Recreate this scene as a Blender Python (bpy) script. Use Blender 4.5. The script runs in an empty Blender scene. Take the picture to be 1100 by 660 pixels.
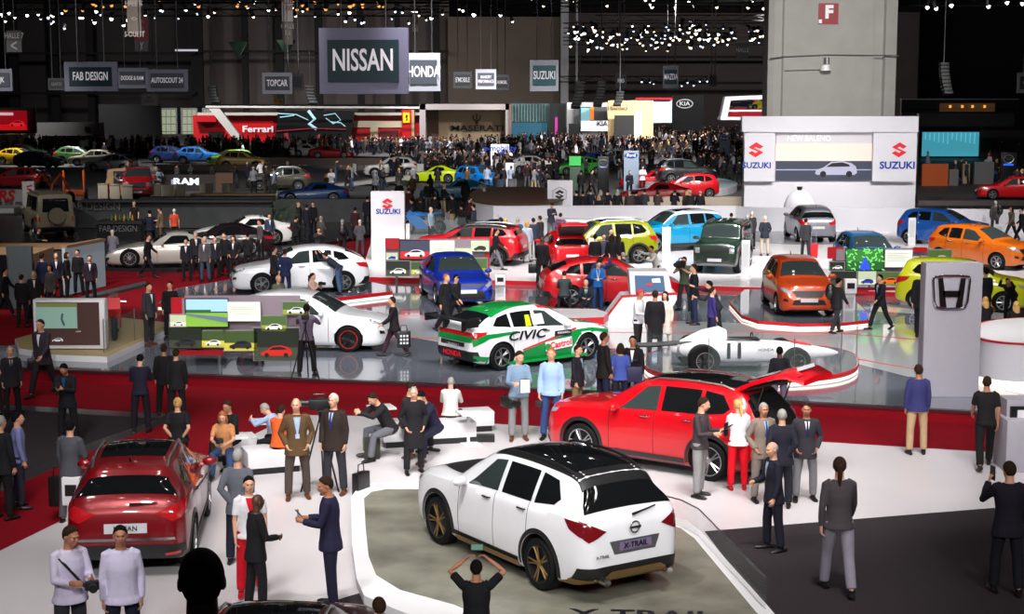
# motor show hall, built object by object
import bpy, bmesh, math, random
from mathutils import Vector, Matrix
from mathutils.bvhtree import BVHTree
random.seed(7)
R = math.radians
SC = bpy.context.scene
COL = SC.collection
# ------------------------------------------------------------------ camera
FOC, CAMH = 1750.0, 7.0
TH = math.atan(235.0 / FOC)
CT, ST = math.cos(TH), math.sin(TH)
cam = bpy.data.cameras.new('camera'); cam.lens = 36 * FOC / 1100; cam.sensor_width = 36; cam.clip_end = 900; cam.clip_start = .2
camo = bpy.data.objects.new('camera', cam); COL.objects.link(camo)
camo.location = (0, 0, CAMH); camo.rotation_euler = (math.pi / 2 - TH, 0, 0); SC.camera = camo

def ray(px, py):
    u = (px - 550) / FOC; v = (py - 330) / FOC
    return Vector((u, CT - v * ST, -ST - v * CT))
def G(px, py, z=0.0):                      # point on the plane of height z seen at a pixel
    d = ray(px, py); k = (z - CAMH) / d.z
    return Vector((d.x * k, d.y * k, z))
def P(px, py, Y):                          # point at distance Y seen at a pixel
    d = ray(px, py); k = Y / d.y
    return Vector((d.x * k, Y, CAMH + d.z * k))

# ------------------------------------------------------------------ materials
MATS = {}
def mat(name, col=(.5, .5, .5), rough=.5, metal=0., emit=0., noise=0., nscale=8., coat=0., alpha=1., spec=.5, trans=0., bump=0., flake=0):
    if name in MATS: return MATS[name]
    m = bpy.data.materials.new(name); m.use_nodes = True
    nt = m.node_tree; b = nt.nodes['Principled BSDF']
    c = (*col, 1)
    b.inputs['Base Color'].default_value = c
    b.inputs['Roughness'].default_value = rough
    b.inputs['Metallic'].default_value = metal
    b.inputs['Specular IOR Level'].default_value = spec
    b.inputs['Coat Weight'].default_value = coat
    b.inputs['Coat Roughness'].default_value = .04
    b.inputs['Transmission Weight'].default_value = trans
    if alpha < 1: b.inputs['Alpha'].default_value = alpha
    if emit:
        b.inputs['Emission Color'].default_value = c; b.inputs['Emission Strength'].default_value = emit
    if noise or bump:
        tc = nt.nodes.new('ShaderNodeTexCoord'); n = nt.nodes.new('ShaderNodeTexNoise')
        n.inputs['Scale'].default_value = nscale; n.inputs['Detail'].default_value = 5
        nt.links.new(tc.outputs['Object'], n.inputs['Vector'])
        if noise:
            r = nt.nodes.new('ShaderNodeValToRGB')
            r.color_ramp.elements[0].position = .3; r.color_ramp.elements[1].position = .7
            r.color_ramp.elements[0].color = (*[x * (1 - noise) for x in col], 1)
            r.color_ramp.elements[1].color = (*[min(1, x * (1 + noise)) for x in col], 1)
            nt.links.new(n.outputs['Fac'], r.inputs['Fac']); nt.links.new(r.outputs['Color'], b.inputs['Base Color'])
        if bump:
            bp = nt.nodes.new('ShaderNodeBump'); bp.inputs['Strength'].default_value = bump; bp.inputs['Distance'].default_value = .01
            nt.links.new(n.outputs['Fac'], bp.inputs['Height']); nt.links.new(bp.outputs['Normal'], b.inputs['Normal'])
    MATS[name] = m; return m

def srgb(r, g, b):
    f = lambda x: ((x / 255 + .055) / 1.055) ** 2.4 if x > 10 else x / 255 / 12.92
    return (f(r), f(g), f(b))
def cloth(r, g, b):                        # fabric by its sRGB colour
    return mat('fabric_%d_%d_%d' % (r, g, b), srgb(r, g, b), .85, noise=.05, nscale=14, spec=.25)
def paint(r, g, b, metal=.0):
    return mat('paint_%d_%d_%d' % (r, g, b), srgb(r, g, b), .3, metal, coat=1, noise=.02, nscale=3)
def glow(r, g, b, s=1.):
    return mat('glow_%d_%d_%d_%g' % (r, g, b, s), srgb(r, g, b), .4, emit=s)

BLACK = mat('black_plastic', srgb(22, 22, 24), .45)
MATT = mat('matt_black', srgb(14, 14, 15), .8)
GLASSD = mat('tinted_glass', (.006, .007, .008), .05, spec=.8, coat=.5)
GLASSC = mat('car_glass', (.03, .042, .042), .05, spec=.8, coat=.5)
RUBBER = mat('rubber', srgb(15, 15, 16), .75, spec=.2)
CHROME = mat('chrome', (.75, .75, .78), .12, 1.)
ALU = mat('aluminium', (.62, .63, .66), .3, 1.)
GREYM = mat('grey_metal', (.3, .3, .32), .35, .8)
WHITE = mat('white_laminate', srgb(232, 230, 234), .35, noise=.015, nscale=2)
WHITEW = mat('white_wall_panel', srgb(222, 220, 228), .55, noise=.02, nscale=1)
REDL = mat('red_lens', (.5, .01, .015), .12, coat=1)
HEADL = mat('headlight_lens', (.55, .57, .6), .08, .5, coat=1)
PLATE = mat('plate_white', srgb(205, 205, 212), .4)
GOLD = mat('bronze_gold', (.33, .2, .08), .35, .8)
INK = mat('dark_ink', srgb(20, 20, 30), .5)
REDI = mat('red_ink', srgb(225, 20, 40), .5)
BLUEI = mat('blue_ink', srgb(0, 50, 150), .5)
WHITEI = mat('white_ink', srgb(235, 235, 240), .5)
CLEAR = mat('clear_glass', (.25, .32, .31), .03, alpha=.09, spec=.5)
REDC = mat('red_edge', srgb(190, 14, 30), .4)

# ------------------------------------------------------------------ mesh builder
class MB:
    def __init__(s): s.bm = bmesh.new(); s.mi = 0
    def _mark(s, faces):
        for f in faces: f.material_index = s.mi
    def box(s, c, d, rz=0, rx=0, ry=0, bev=0):
        m = Matrix.Translation(c) @ Matrix.Rotation(rz, 4, 'Z') @ Matrix.Rotation(ry, 4, 'Y') @ Matrix.Rotation(rx, 4, 'X') @ Matrix.Diagonal((d[0], d[1], d[2], 1))
        r = bmesh.ops.create_cube(s.bm, size=1, matrix=m)
        vs = r['verts']; fs = set(f for v in vs for f in v.link_faces); s._mark(fs)
        if bev:
            es = list(set(e for v in vs for e in v.link_edges))
            rr = bmesh.ops.bevel(s.bm, geom=es, offset=bev, segments=2, affect='EDGES', profile=.6)
            s._mark(rr['faces'])
        return s
    def cyl(s, a, b, r, r2=None, n=12, cap=True):
        a = Vector(a); b = Vector(b); d = b - a; L = d.length
        q = d.to_track_quat('Z', 'Y').to_matrix().to_4x4()
        rr = bmesh.ops.create_cone(s.bm, cap_ends=cap, segments=n, radius1=r, radius2=r if r2 is None else r2, depth=L, matrix=Matrix.Translation((a + b) / 2) @ q)
        s._mark(set(f for v in rr['verts'] for f in v.link_faces)); return s
    def ball(s, c, r, n=10, m=None):
        M = Matrix.Translation(c) @ (m or Matrix()) @ (Matrix.Diagonal((*r, 1)) if hasattr(r, '__len__') else Matrix.Diagonal((r, r, r, 1)))
        rr = bmesh.ops.create_uvsphere(s.bm, u_segments=max(8, int(n * 1.5)), v_segments=n, radius=1, matrix=M)
        s._mark(set(f for v in rr['verts'] for f in v.link_faces)); return s
    def rings(s, rings, closed=True, cap=True, loop=False):
        vs = [[s.bm.verts.new(p) for p in r] for r in rings]
        n = len(vs[0]); m = len(vs)
        for i in range(m if loop else m - 1):
            for j in range(n if closed else n - 1):
                try: s.bm.faces.new((vs[i][j], vs[i][(j + 1) % n], vs[(i + 1) % m][(j + 1) % n], vs[(i + 1) % m][j])).material_index = s.mi
                except ValueError: pass
        if cap and not loop:
            for r, fl in ((vs[0], 1), (vs[-1], 0)):
                try: s.bm.faces.new(r[::-1] if fl else r).material_index = s.mi
                except ValueError: pass
        return s
    def tube(s, pts, rad, n=8, xs=1., ref=None, cap=True):   # swept tube, a radius per point, xs flattens it
        pts = [Vector(p) for p in pts]; rg = []
        if not hasattr(rad, '__len__'): rad = [rad] * len(pts)
        u = None
        for i, p in enumerate(pts):
            t = (pts[min(i + 1, len(pts) - 1)] - pts[max(i - 1, 0)]).normalized()
            if u is None:
                u = Vector(ref) if ref else (Vector((1, 0, 0)) if abs(t.x) < .8 else Vector((0, 1, 0)))
            u = (u - t * u.dot(t)).normalized(); w = t.cross(u)
            rg.append([p + u * (rad[i] * math.cos(a)) + w * (rad[i] * xs * math.sin(a)) for a in [2 * math.pi * k / n for k in range(n)]])
        return s.rings(rg, cap=cap)
    def lathe(s, prof, c=(0, 0, 0), axis='Z', n=24, cap=False):
        rg = []
        for k in range(n):
            a = 2 * math.pi * k / n; r = []
            for (x, h) in prof:
                p = (x * math.cos(a), x * math.sin(a), h)
                if axis == 'Y': p = (p[0], p[2], p[1])
                if axis == 'X': p = (p[2], p[0], p[1])
                r.append(Vector(p) + Vector(c))
            rg.append(r)
        return s.rings(rg, closed=False, loop=True)
    def prism(s, poly, a, b, axis='Z'):        # extrude a 2-D outline from a to b along an axis
        def p3(p, h):
            return {'Z': (p[0], p[1], h), 'Y': (p[0], h, p[1]), 'X': (h, p[0], p[1])}[axis]
        lo = [s.bm.verts.new(p3(p, a)) for p in poly]; hi = [s.bm.verts.new(p3(p, b)) for p in poly]
        n = len(poly); fs = [s.bm.faces.new(lo[::-1]), s.bm.faces.new(hi)]
        for i in range(n): fs.append(s.bm.faces.new((lo[i], lo[(i + 1) % n], hi[(i + 1) % n], hi[i])))
        s._mark(fs); return s
    def face(s, pts):
        f = s.bm.faces.new([s.bm.verts.new(p) for p in pts]); f.material_index = s.mi; return s
    def mesh(s, name, mats, smooth=30, fixn=True):
        if fixn: bmesh.ops.recalc_face_normals(s.bm, faces=s.bm.faces)
        me = bpy.data.meshes.new(name); s.bm.to_mesh(me); s.bm.free()
        for m in (mats if isinstance(mats, (list, tuple)) else [mats]): me.materials.append(m)
        if smooth:
            me.shade_smooth()
            try: me.set_sharp_from_angle(angle=R(smooth))
            except Exception: pass
        return me
    def build(s, name, mats, parent=None, smooth=30, fixn=True, loc=None, rz=0):
        o = bpy.data.objects.new(name, s.mesh(name, mats, smooth, fixn)); COL.objects.link(o)
        if parent is not None: o.parent = parent
        if loc is not None: o.location = loc
        if rz: o.rotation_euler = (0, 0, rz)
        return o

def tag(o, label=None, cat=None, group=None, kind=None):
    if label: o['label'] = label
    if cat: o['category'] = cat
    if group: o['group'] = group
    if kind: o['kind'] = kind
    return o
def empty(name, loc=(0, 0, 0), rz=0, label=None, cat=None, group=None):
    o = bpy.data.objects.new(name, None); COL.objects.link(o); o.location = loc; o.rotation_euler = (0, 0, rz)
    o.empty_display_size = .2
    return tag(o, label, cat, group)
KIDS = {}
def children(o):
    return list(o.children)
def copy_tree(o, parent=None):
    ch = children(o)
    c = o.copy(); COL.objects.link(c); c.parent = parent
    for k in ch: copy_tree(k, c)
    return c
TMP = bpy.data.scenes.new('workbench')
def evaluated(o):                          # evaluate one object's modifiers in an empty side scene (fast)
    TMP.collection.objects.link(o)
    with bpy.context.temp_override(scene=TMP, view_layer=TMP.view_layers[0]):
        dg = bpy.context.evaluated_depsgraph_get(); dg.update(); me = bpy.data.meshes.new_from_object(o.evaluated_get(dg), depsgraph=dg)
    TMP.collection.objects.unlink(o); return me
def text(name, body, size, m, parent=None, loc=(0, 0, 0), rot=(math.pi / 2, 0, 0), bold=.0, ext=.004, align='CENTER', sx=1., shear=0):
    cu = bpy.data.curves.new(name, 'FONT'); cu.body = body; cu.size = size; cu.align_x = align; cu.align_y = 'CENTER'
    cu.extrude = ext; cu.offset = bold * size; cu.shear = shear; cu.resolution_u = 3
    cu.materials.append(m)
    t = bpy.data.objects.new(name, cu); me = evaluated(t); bpy.data.objects.remove(t); bpy.data.curves.remove(cu)
    o = bpy.data.objects.new(name, me); COL.objects.link(o); o.location = loc; o.rotation_euler = rot; o.scale = (sx, 1, 1)
    if parent is not None: o.parent = parent
    return o
def pxbox(name, x0, y0, x1, y1, Y, th, m, parent=None, bev=0):   # upright slab facing the camera side
    a = P(x0, y1, Y); b = P(x1, y0, Y)
    c = ((a.x + b.x) / 2, Y + th / 2, (a.z + b.z) / 2); d = (abs(b.x - a.x), th, abs(b.z - a.z))
    mb = MB(); 
    if parent is not None: c = Vector(c) - Vector(parent.location)
    mb.box(c, d, bev=bev)
    return mb.build(name, m, parent, smooth=0 if not bev else 30)
# ------------------------------------------------------------------ people
def remesh(mb, voxel, smooth=3, name='m'):
    me = bpy.data.meshes.new(name); bmesh.ops.recalc_face_normals(mb.bm, faces=mb.bm.faces); mb.bm.to_mesh(me); mb.bm.free()
    o = bpy.data.objects.new('tmp', me)
    r = o.modifiers.new('r', 'REMESH'); r.mode = 'VOXEL'; r.voxel_size = voxel; r.use_smooth_shade = True
    q = o.modifiers.new('s', 'SMOOTH'); q.factor = .5; q.iterations = smooth
    out = evaluated(o)
    out.name = name
    bpy.data.objects.remove(o); bpy.data.meshes.remove(me)
    out.materials.clear(); out.shade_smooth()
    return out

# pose: lean, legs ((flex,knee,abd),(...)), arms ((flex,abd,elbow,inward),(...)), head (pitch,yaw); index 0 = the person's -X side
POSES = {
 'stand':  dict(legs=((2, 3, 5), (-3, 2, 5)), arms=((3, 9, 12, 0), (-2, 10, 14, 0))),
 'stand2': dict(lean=2, legs=((6, 8, 6), (-4, 3, 4)), arms=((10, 12, 70, 25), (0, 9, 15, 0)), head=(8, 15)),
 'walk':   dict(lean=4, legs=((26, 8, 2), (-20, 14, 2)), arms=((-18, 8, 20, 0), (22, 8, 25, 0))),
 'walk2':  dict(lean=3, legs=((-15, 10, 2), (18, 6, 2)), arms=((16, 8, 18, 0), (-14, 10, 16, 0)), head=(6, -10)),
 'phone':  dict(lean=4, legs=((3, 4, 6), (-2, 3, 6)), arms=((22, 10, 85, 40), (20, 10, 88, 40)), head=(28, 0)),
 'call':   dict(lean=2, legs=((-6, 6, 4), (6, 4, 5)), arms=((5, 10, 18, 0), (40, 25, 125, 20)), head=(4, 10)),
 'camera': dict(lean=3, legs=((4, 4, 8), (-4, 3, 8)), arms=((48, 22, 100, 55), (48, 22, 100, 55)), head=(5, 0)),
 'raise':  dict(lean=0, legs=((0, 2, 6), (0, 2, 6)), arms=((132, 40, 34, 52), (132, 40, 34, 52)), head=(0, 0)),
 'cross':  dict(legs=((2, 3, 6), (-3, 2, 6)), arms=((25, 14, 80, 75), (25, 14, 85, 75)), head=(5, 10)),
 'pockets': dict(legs=((3, 3, 7), (-2, 3, 7)), arms=((-12, 20, 45, 20), (-12, 20, 45, 20)), head=(2, -12)),
 'behind': dict(legs=((1, 2, 5), (-1, 2, 5)), arms=((-25, 14, 35, 35), (-25, 14, 35, 35)), head=(2, 0)),
 'hold':   dict(lean=1, legs=((2, 3, 4), (-2, 3, 4)), arms=((14, 8, 80, 20), (18, 8, 78, 20)), head=(14, 20)),
 'reach':  dict(lean=22, legs=((12, 10, 5), (-8, 5, 5)), arms=((75, 8, 15, 5), (20, 10, 60, 20)), head=(0, 0)),
 'bend':   dict(lean=55, legs=((5, 10, 6), (-6, 6, 6)), arms=((45, 12, 45, 20), (40, 12, 50, 20)), head=(-10, 0)),
 'sit':    dict(lean=8, legs=((88, 85, 10), (84, 80, 10)), arms=((25, 10, 55, 25), (25, 10, 50, 25)), head=(12, 0), sit=1),
 'sit2':   dict(lean=28, legs=((86, 88, 12), (80, 70, 8)), arms=((30, 12, 50, 40), (35, 12, 50, 40)), head=(22, 10), sit=1),
 'crouch': dict(lean=12, legs=((95, 135, 10), (60, 130, 14)), arms=((55, 15, 85, 50), (55, 15, 85, 50)), head=(0, 0), sit=1),
}
def skeleton(p):
    lean = R(p.get('lean', 0)); T = Vector((0, -math.sin(lean), math.cos(lean)))
    B = {}
    B['pel'] = Vector((0, 0, 0)); B['T'] = T
    B['chest'] = T * .34; B['neck'] = T * .53
    B['low'] = T * -.06
    hp, hy = p.get('head', (0, 0)); hp = lean * .5 + R(hp)
    H = Matrix.Rotation(R(hy), 4, 'Z') @ Matrix.Rotation(hp, 4, 'X')
    B['H'] = H; up = H @ Vector((0, 0, 1))
    B['head'] = B['neck'] + T * .05 + up * .115 + (H @ Vector((0, -.02, 0)))
    for i, sd in enumerate((-1, 1)):
        fl, kn, ab = [R(v) for v in p['legs'][i]]
        h = Vector((sd * .095, 0, -.03)); d = Vector((sd * math.sin(ab), -math.sin(fl) * math.cos(ab), -math.cos(fl) * math.cos(ab)))
        k = h + d * .425; a2 = fl - kn
        d2 = Vector((sd * math.sin(ab) * .3, -math.sin(a2), -math.cos(a2))).normalized()
        an = k + d2 * .425
        out = sd * .25; pitch = max(0, -a2) * .7
        f = Vector((out * .6, -math.cos(pitch), -math.sin(pitch) * .9)).normalized()
        B['leg%d' % i] = (h, k, an, an + f * .16 + Vector((0, 0, -.045)), an - f * .07 + Vector((0, 0, -.05)))
        fl, ab, el, inn = [R(v) for v in p['arms'][i]]; fl += lean
        sh = T * .468 + Vector((sd * .172, 0, 0))
        d = Vector((sd * math.sin(ab), -math.sin(fl) * math.cos(ab), -math.cos(fl) * math.cos(ab)))
        e = sh + d * .285; a2 = fl + el
        d2 = Vector((-sd * math.sin(inn), -math.sin(a2) * math.cos(inn), -math.cos(a2) * math.cos(inn))).normalized()
        w = e + d2 * .25
        B['arm%d' % i] = (sh, e, w, d2)
    zm = min(B['leg%d' % i][2].z for i in (0, 1)) - .075
    B['dz'] = -zm
    return B
def lf(a, b, t): return a + (b - a) * t
def torso(mb, B, sc, lo=-.10, skirt=0, fat=1.):
    T = B['T']; F = Vector((0, -T.z, T.y)); X = Vector((1, 0, 0))
    st = [(-.10, .155, .115), (0, .165, .122), (.10, .15, .112), (.20, .145, .108), (.32, .165, .118), (.42, .168, .108), (.48, .135, .088), (.53, .085, .07)]
    if lo > -.05: st = st[1:]
    if skirt: st = [(-skirt, .19, .144), (-skirt * .5, .184, .138)] + st[1:]
    rg = []
    for (h, rx, ry) in st:
        f = 1 + (fat - 1) * max(.15, min(1, (.50 - h) / .25))
        off = (f - 1) * .08
        c = T * h + F * off
        rg.append([c + X * ((rx * (1 + (f - 1) * .6) + sc) * math.cos(a)) + F * ((ry * f + sc) * math.sin(a)) for a in [2 * math.pi * k / 16 for k in range(16)]])
    mb.rings(rg)
def hand(mb, w, d, i, lod, grip):
    n = Vector((1 if i == 0 else -1, 0, 0)); n = (n - d * n.dot(d)).normalized(); s = d.cross(n)
    c = w + d * .05
    mb.tube([w - d * .02, w + d * .03, w + d * .09], [.026, .036, .033], 8, xs=.55, ref=s)
    if lod == 0:
        for k in range(4):
            o = s * ((k - 1.5) * .021); L = (.065, .078, .072, .055)[k]
            q = w + d * .085 + o
            m1 = q + d * L * .5 + n * (.012 + grip * .02); m2 = m1 + d * L * .5 * (1 - grip) + n * (.02 + grip * .03)
            mb.tube([q, m1, m2], [.0095, .009, .0075], 6)
        th = -s if True else s
        q = w + d * .03 + th * .03
        mb.tube([q, q + th * .025 + d * .03, q + th * .03 + d * .06 + n * .02], [.013, .011, .009], 6)
    else:
        mb.tube([w + d * .08, w + d * .13 + n * .012, w + d * .165 + n * .035], [.034, .03, .018], 7, xs=.45, ref=s)
def headmb(mb, B, lod):
    H = B['H']; c = B['head']
    def b(p, r, n=12): mb.ball(c + H @ Vector(p), r, n, H)
    b((0, .012, .02), (.076, .094, .098)); b((0, -.022, -.035), (.062, .072, .08)); b((0, -.05, -.085), (.032, .032, .028), 8)
    mb.tube([B['neck'] - B['T'] * .04, c + H @ Vector((0, .02, -.05))], [.062, .056], 12)
    if lod < 2:
        mb.tube([c + H @ Vector((0, -.088, .015)), c + H @ Vector((0, -.108, -.018)), c + H @ Vector((0, -.1, -.03))], [.009, .015, .012], 6)
        b((0, -.078, .032), (.052, .02, .012), 8); b((0, -.088, -.052), (.024, .012, .01), 8)
        for sd in (-1, 1):
            b((sd * .04, -.066, -.012), (.022, .022, .02), 8); b((sd * .078, .012, -.005), (.01, .022, .03), 8)
def bodymb(B, lod, fat, slim):
    mb = MB(); torso(mb, B, 0, fat=fat)
    for i in (0, 1):
        sh, e, w, d = B['arm%d' % i]; k = .9 if slim else 1
        mb.tube([lf(B['chest'], sh, .6) + B['T'] * .08, sh, lf(sh, e, .5), e, lf(e, w, .4), w], [.06, .052 * k, .045 * k, .038 * k, .036 * k, .024], 10)
        hand(mb, w, d, i, lod, .5)
        h, kn, an, toe, heel = B['leg%d' % i]
        mb.tube([h + Vector((0, 0, .04)), h, lf(h, kn, .5), kn, lf(kn, an, .35), an], [.08, .085, .068, .05, .048, .032], 10)
        mb.tube([heel, an + Vector((0, 0, -.04)), toe], [.035, .038, .03], 8, xs=.8)
    headmb(mb, B, lod); return mb
def topmb(B, style, fat, slim, sit):
    mb = MB(); sk = {'jacket': .17, 'coat': .42, 'shirt': .09, 'tee': .08, 'dress': .38}[style]
    if sit: sk = min(sk, .07)
    th = {'jacket': .02, 'coat': .024, 'shirt': .014, 'tee': .013, 'dress': .014}[style]
    torso(mb, B, th, skirt=sk, fat=fat)
    for i in (0, 1):
        sh, e, w, d = B['arm%d' % i]; k = .9 if slim else 1
        a = lf(B['chest'], sh, .6) + B['T'] * .08
        if style in ('tee', 'dress'): mb.tube([a, sh, lf(sh, e, .75)], [.07, .066 * k, .06 * k], 10)
        else:
            q = .016 if style != 'shirt' else .01
            mb.tube([a, sh + Vector((0, 0, .006)), lf(sh, e, .5), e, lf(e, w, .5), lf(e, w, .97)], [.062, (.050 + q) * k, (.047 + q) * k, (.042 + q) * k, (.037 + q), (.03 + q)], 10)
    if style in ('jacket', 'coat', 'shirt'):
        n = B['neck']; mb.tube([n - B['T'] * .06, n + B['T'] * .005], [.085, .068], 12)
    return mb
def legmb(B, style, sit, fat):
    mb = MB()
    if style == 'skin': return None
    q = {'trousers': .02, 'jeans': .012, 'leggings': .006}[style]
    torso(mb, B, .008, lo=-.10, fat=1) if False else None
    T = B['T']; F = Vector((0, -T.z, T.y)); X = Vector((1, 0, 0)); rg = []
    for (h, rx, ry) in ((-.12, .14, .11), (-.05, .17, .128), (.04, .168, .125), (.10, .146, .106)):
        rx = rx * (1 + (fat - 1) * .55); ry = ry * (1 + (fat - 1) * .92); o_ = F * ((fat - 1) * .06 if h > -.06 else 0)
        rg.append([T * h + o_ + X * (rx * math.cos(a)) + F * (ry * math.sin(a)) for a in [2 * math.pi * k / 14 for k in range(14)]])
    mb.rings(rg)
    for i in (0, 1):
        h, kn, an, toe, heel = B['leg%d' % i]
        mb.tube([h + Vector((0, 0, .05)), h, lf(h, kn, .45), kn, lf(kn, an, .45), lf(kn, an, .93)], [.09, .095, .078 + q * .6, .054 + q, .047 + q * 1.3, .036 + q * 1.5], 12)
    return mb
def shoemb(B, i, style):
    mb = MB(); h, kn, an, toe, heel = B['leg%d' % i]
    f = (toe - heel).normalized(); up = Vector((0, 0, 1))
    mb.tube([heel - f * .025, heel + f * .05 + up * .012, lf(heel, toe, .6), toe, toe + f * .045], [.034, .045, .045, .042, .02], 10, xs=.85)
    mb.tube([an + Vector((0, 0, -.05)), an + Vector((0, 0, .02 if style != 'boot' else .22))], [.044, .042 if style != 'boot' else .058], 10)
    return mb
def hairmesh(B, style):
    if style == 'bald': return None
    H = B['H']; c = B['head']; bm = bmesh.new()
    r = bmesh.ops.create_uvsphere(bm, u_segments=24, v_segments=16, radius=1)
    thick = {'short': 1.07, 'crop': 1.03, 'rim': 1.03, 'long': 1.12, 'bob': 1.14, 'tail': 1.08, 'bun': 1.08, 'cap': 1.1, 'afro': 1.22}[style]
    for v in bm.verts:
        d = v.co.copy(); k = thick
        face = (-d.y) * .9 - d.z * .75
        if face > .16: k = thick - (face - .16) * 2.4
        lo = -.72 if d.y > .25 else -.3
        if d.z < lo and style not in ('long', 'bob'): k = min(k, thick - (lo - d.z) * 1.6)
        if style == 'rim' and d.z > .35: k = .9
        k = max(k, .7)
        v.co = Vector((d.x * .08 * k, d.y * .1 * k + .012, d.z * .104 * k + .018))
    mb = MB(); mb.bm.free(); mb.bm = bm
    if style == 'long':
        mb.tube([(0, .06, .0), (0, .085, -.1), (0, .075, -.22), (0, .07, -.3)], [.07, .085, .08, .045], 10, xs=.55, ref=(1, 0, 0))
        for sd in (-1, 1): mb.tube([(sd * .07, -.01, .02), (sd * .083, 0, -.08), (sd * .075, .02, -.18)], [.025, .03, .02], 8)
    if style == 'bob':
        mb.tube([(0, .06, .02), (0, .07, -.06), (0, .06, -.12)], [.075, .09, .07], 10, xs=.6, ref=(1, 0, 0))
        for sd in (-1, 1): mb.tube([(sd * .07, -.015, .02), (sd * .082, -.005, -.06), (sd * .07, .01, -.12)], [.025, .03, .02], 8)
    if style == 'tail': mb.tube([(0, .09, .04), (0, .14, .01), (0, .13, -.12), (0, .11, -.24)], [.02, .032, .03, .012], 8)
    if style == 'bun': mb.ball((0, .1, .07), .042, 8)
    if style == 'cap': mb.tube([(0, -.07, .06), (0, -.15, .045)], [.06, .05], 10, xs=.15, ref=(1, 0, 0))
    for v in mb.bm.verts: v.co = c + H @ v.co
    return mb.mesh('hair', [], 60)

SKIN = [mat('skin_light', srgb(214, 160, 132), .5, noise=.05, nscale=12), mat('skin_tan', srgb(178, 120, 92), .5, noise=.05, nscale=12), mat('skin_dark', srgb(84, 52, 38), .45, noise=.05, nscale=12)]
EYEM = mat('eye_dark', srgb(30, 22, 20), .3); LIPM = mat('lip', srgb(150, 70, 66), .5)
HAIRM = {'brown': mat('hair_brown', srgb(46, 30, 22), .9, noise=.2, nscale=60, spec=.15), 'black': mat('hair_black', srgb(14, 12, 12), .9, noise=.2, nscale=60, spec=.15), 'blond': mat('hair_blond', srgb(196, 152, 88), .6, noise=.2, nscale=60),
         'grey': mat('hair_grey', srgb(150, 146, 142), .65, noise=.2, nscale=60), 'ginger': mat('hair_ginger', srgb(160, 88, 44), .6, noise=.2, nscale=60), 'white': mat('hair_white', srgb(205, 202, 198), .65, noise=.1, nscale=60), 'red': mat('cap_red', srgb(190, 30, 40), .7)}
SHOEM = mat('black_shoe', srgb(16, 14, 14), .4); SHOEB = mat('brown_shoe', srgb(90, 48, 26), .45); SHOER = mat('red_shoe', srgb(170, 12, 30), .4)
CACHE = {}; SPARE = []
def pmesh(pose, lod, kind, *a):
    key = (pose, lod, kind) + a
    if key in CACHE: return CACHE[key]
    B = skeleton(POSES[pose]); sit = POSES[pose].get('sit', 0); vx = (.0085, .015)[lod]
    if kind == 'body': me = remesh(bodymb(B, lod, *a), vx, 2, 'body')
    elif kind == 'top': me = remesh(topmb(B, *a, sit), vx * 1.3, 5, 'top')
    elif kind == 'legs': me = remesh(legmb(B, a[0], sit, a[1]), vx * 1.3, 5, 'legs')
    elif kind == 'shoe': me = shoemb(B, *a).mesh('shoe', [], 60)
    elif kind == 'hair': me = hairmesh(B, *a)
    elif kind == 'eye':
        mb = MB(); mb.ball(B['head'] + B['H'] @ Vector((a[0] * .03, -.083, .013)), (.011, .009, .006), 6, B['H']); me = mb.mesh('eye', [], 60)
    elif kind == 'lips':
        mb = MB(); mb.ball(B['head'] + B['H'] @ Vector((0, -.094, -.052)), (.022, .009, .007), 6, B['H']); me = mb.mesh('lips', [], 60)
    elif kind == 'drape':                   # shirt front / tie, laid on the garment
        top = pmesh(pose, lod, 'top', *a[1:])
        bv = BVHTree.FromPolygons([v.co for v in top.vertices], [p.vertices for p in top.polygons]); T = B['T']
        poly = {'vee': [(-.045, .50), (.045, .50), (.004, .24), (-.004, .24)], 'tie': [(-.016, .5), (.016, .5), (.014, .46), (.027, .24), (0, .2), (-.027, .24), (-.014, .46)],
                'lanyard': [(-.052, .5), (-.06, .5), (-.012, .22), (-.035, .215), (-.035, .14), (.035, .14), (.035, .215), (.012, .22), (.06, .5), (.052, .5), (0, .235)],
                'scarf': [(-.06, .52), (.06, .52), (.05, .46), (.03, .3), (-.01, .3), (-.05, .46)], 'belt': [(-.17, .03), (.17, .03), (.17, .06), (-.17, .06)]}[a[0]]
        off = {'vee': .004, 'tie': .010, 'lanyard': .008, 'scarf': .02, 'belt': .004}[a[0]]
        bm = bmesh.new(); f = bm.faces.new([bm.verts.new((x, 0, h)) for x, h in poly])
        for z in [q * .03 for q in range(1, 20)]: bmesh.ops.bisect_plane(bm, geom=bm.verts[:] + bm.edges[:] + bm.faces[:], plane_co=(0, 0, z), plane_no=(0, 0, 1))
        for x in (-.03, 0, .03): bmesh.ops.bisect_plane(bm, geom=bm.verts[:] + bm.edges[:] + bm.faces[:], plane_co=(x, 0, 0), plane_no=(1, 0, 0))
        F = Vector((0, -T.z, T.y))
        for v in bm.verts:
            o = T * v.co.z + Vector((v.co.x, 0, 0)) + F * .6
            h = bv.ray_cast(o, -F, 1.)
            v.co = (h[0] if h[0] else T * v.co.z + F * .12 + Vector((v.co.x, 0, 0))) + F * off
        mb = MB(); mb.bm.free(); mb.bm = bm; me = mb.mesh(a[0], [], 60)
    CACHE[key] = me
    return me
def pheight(pose):
    B = skeleton(POSES[pose]); return B['head'].z + B['dz'] + .118
def attach(me, name, m, parent):
    o = bpy.data.objects.new(name, me); COL.objects.link(o); o.parent = parent
    if not me.materials: me.materials.append(None)
    o.material_slots[0].link = 'OBJECT'; o.material_slots[0].material = m
    return o
NP = 0
GARN = {'jacket': 'jacket', 'coat': 'coat', 'shirt': 'shirt', 'tee': 'top', 'dress': 'dress'}
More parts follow.
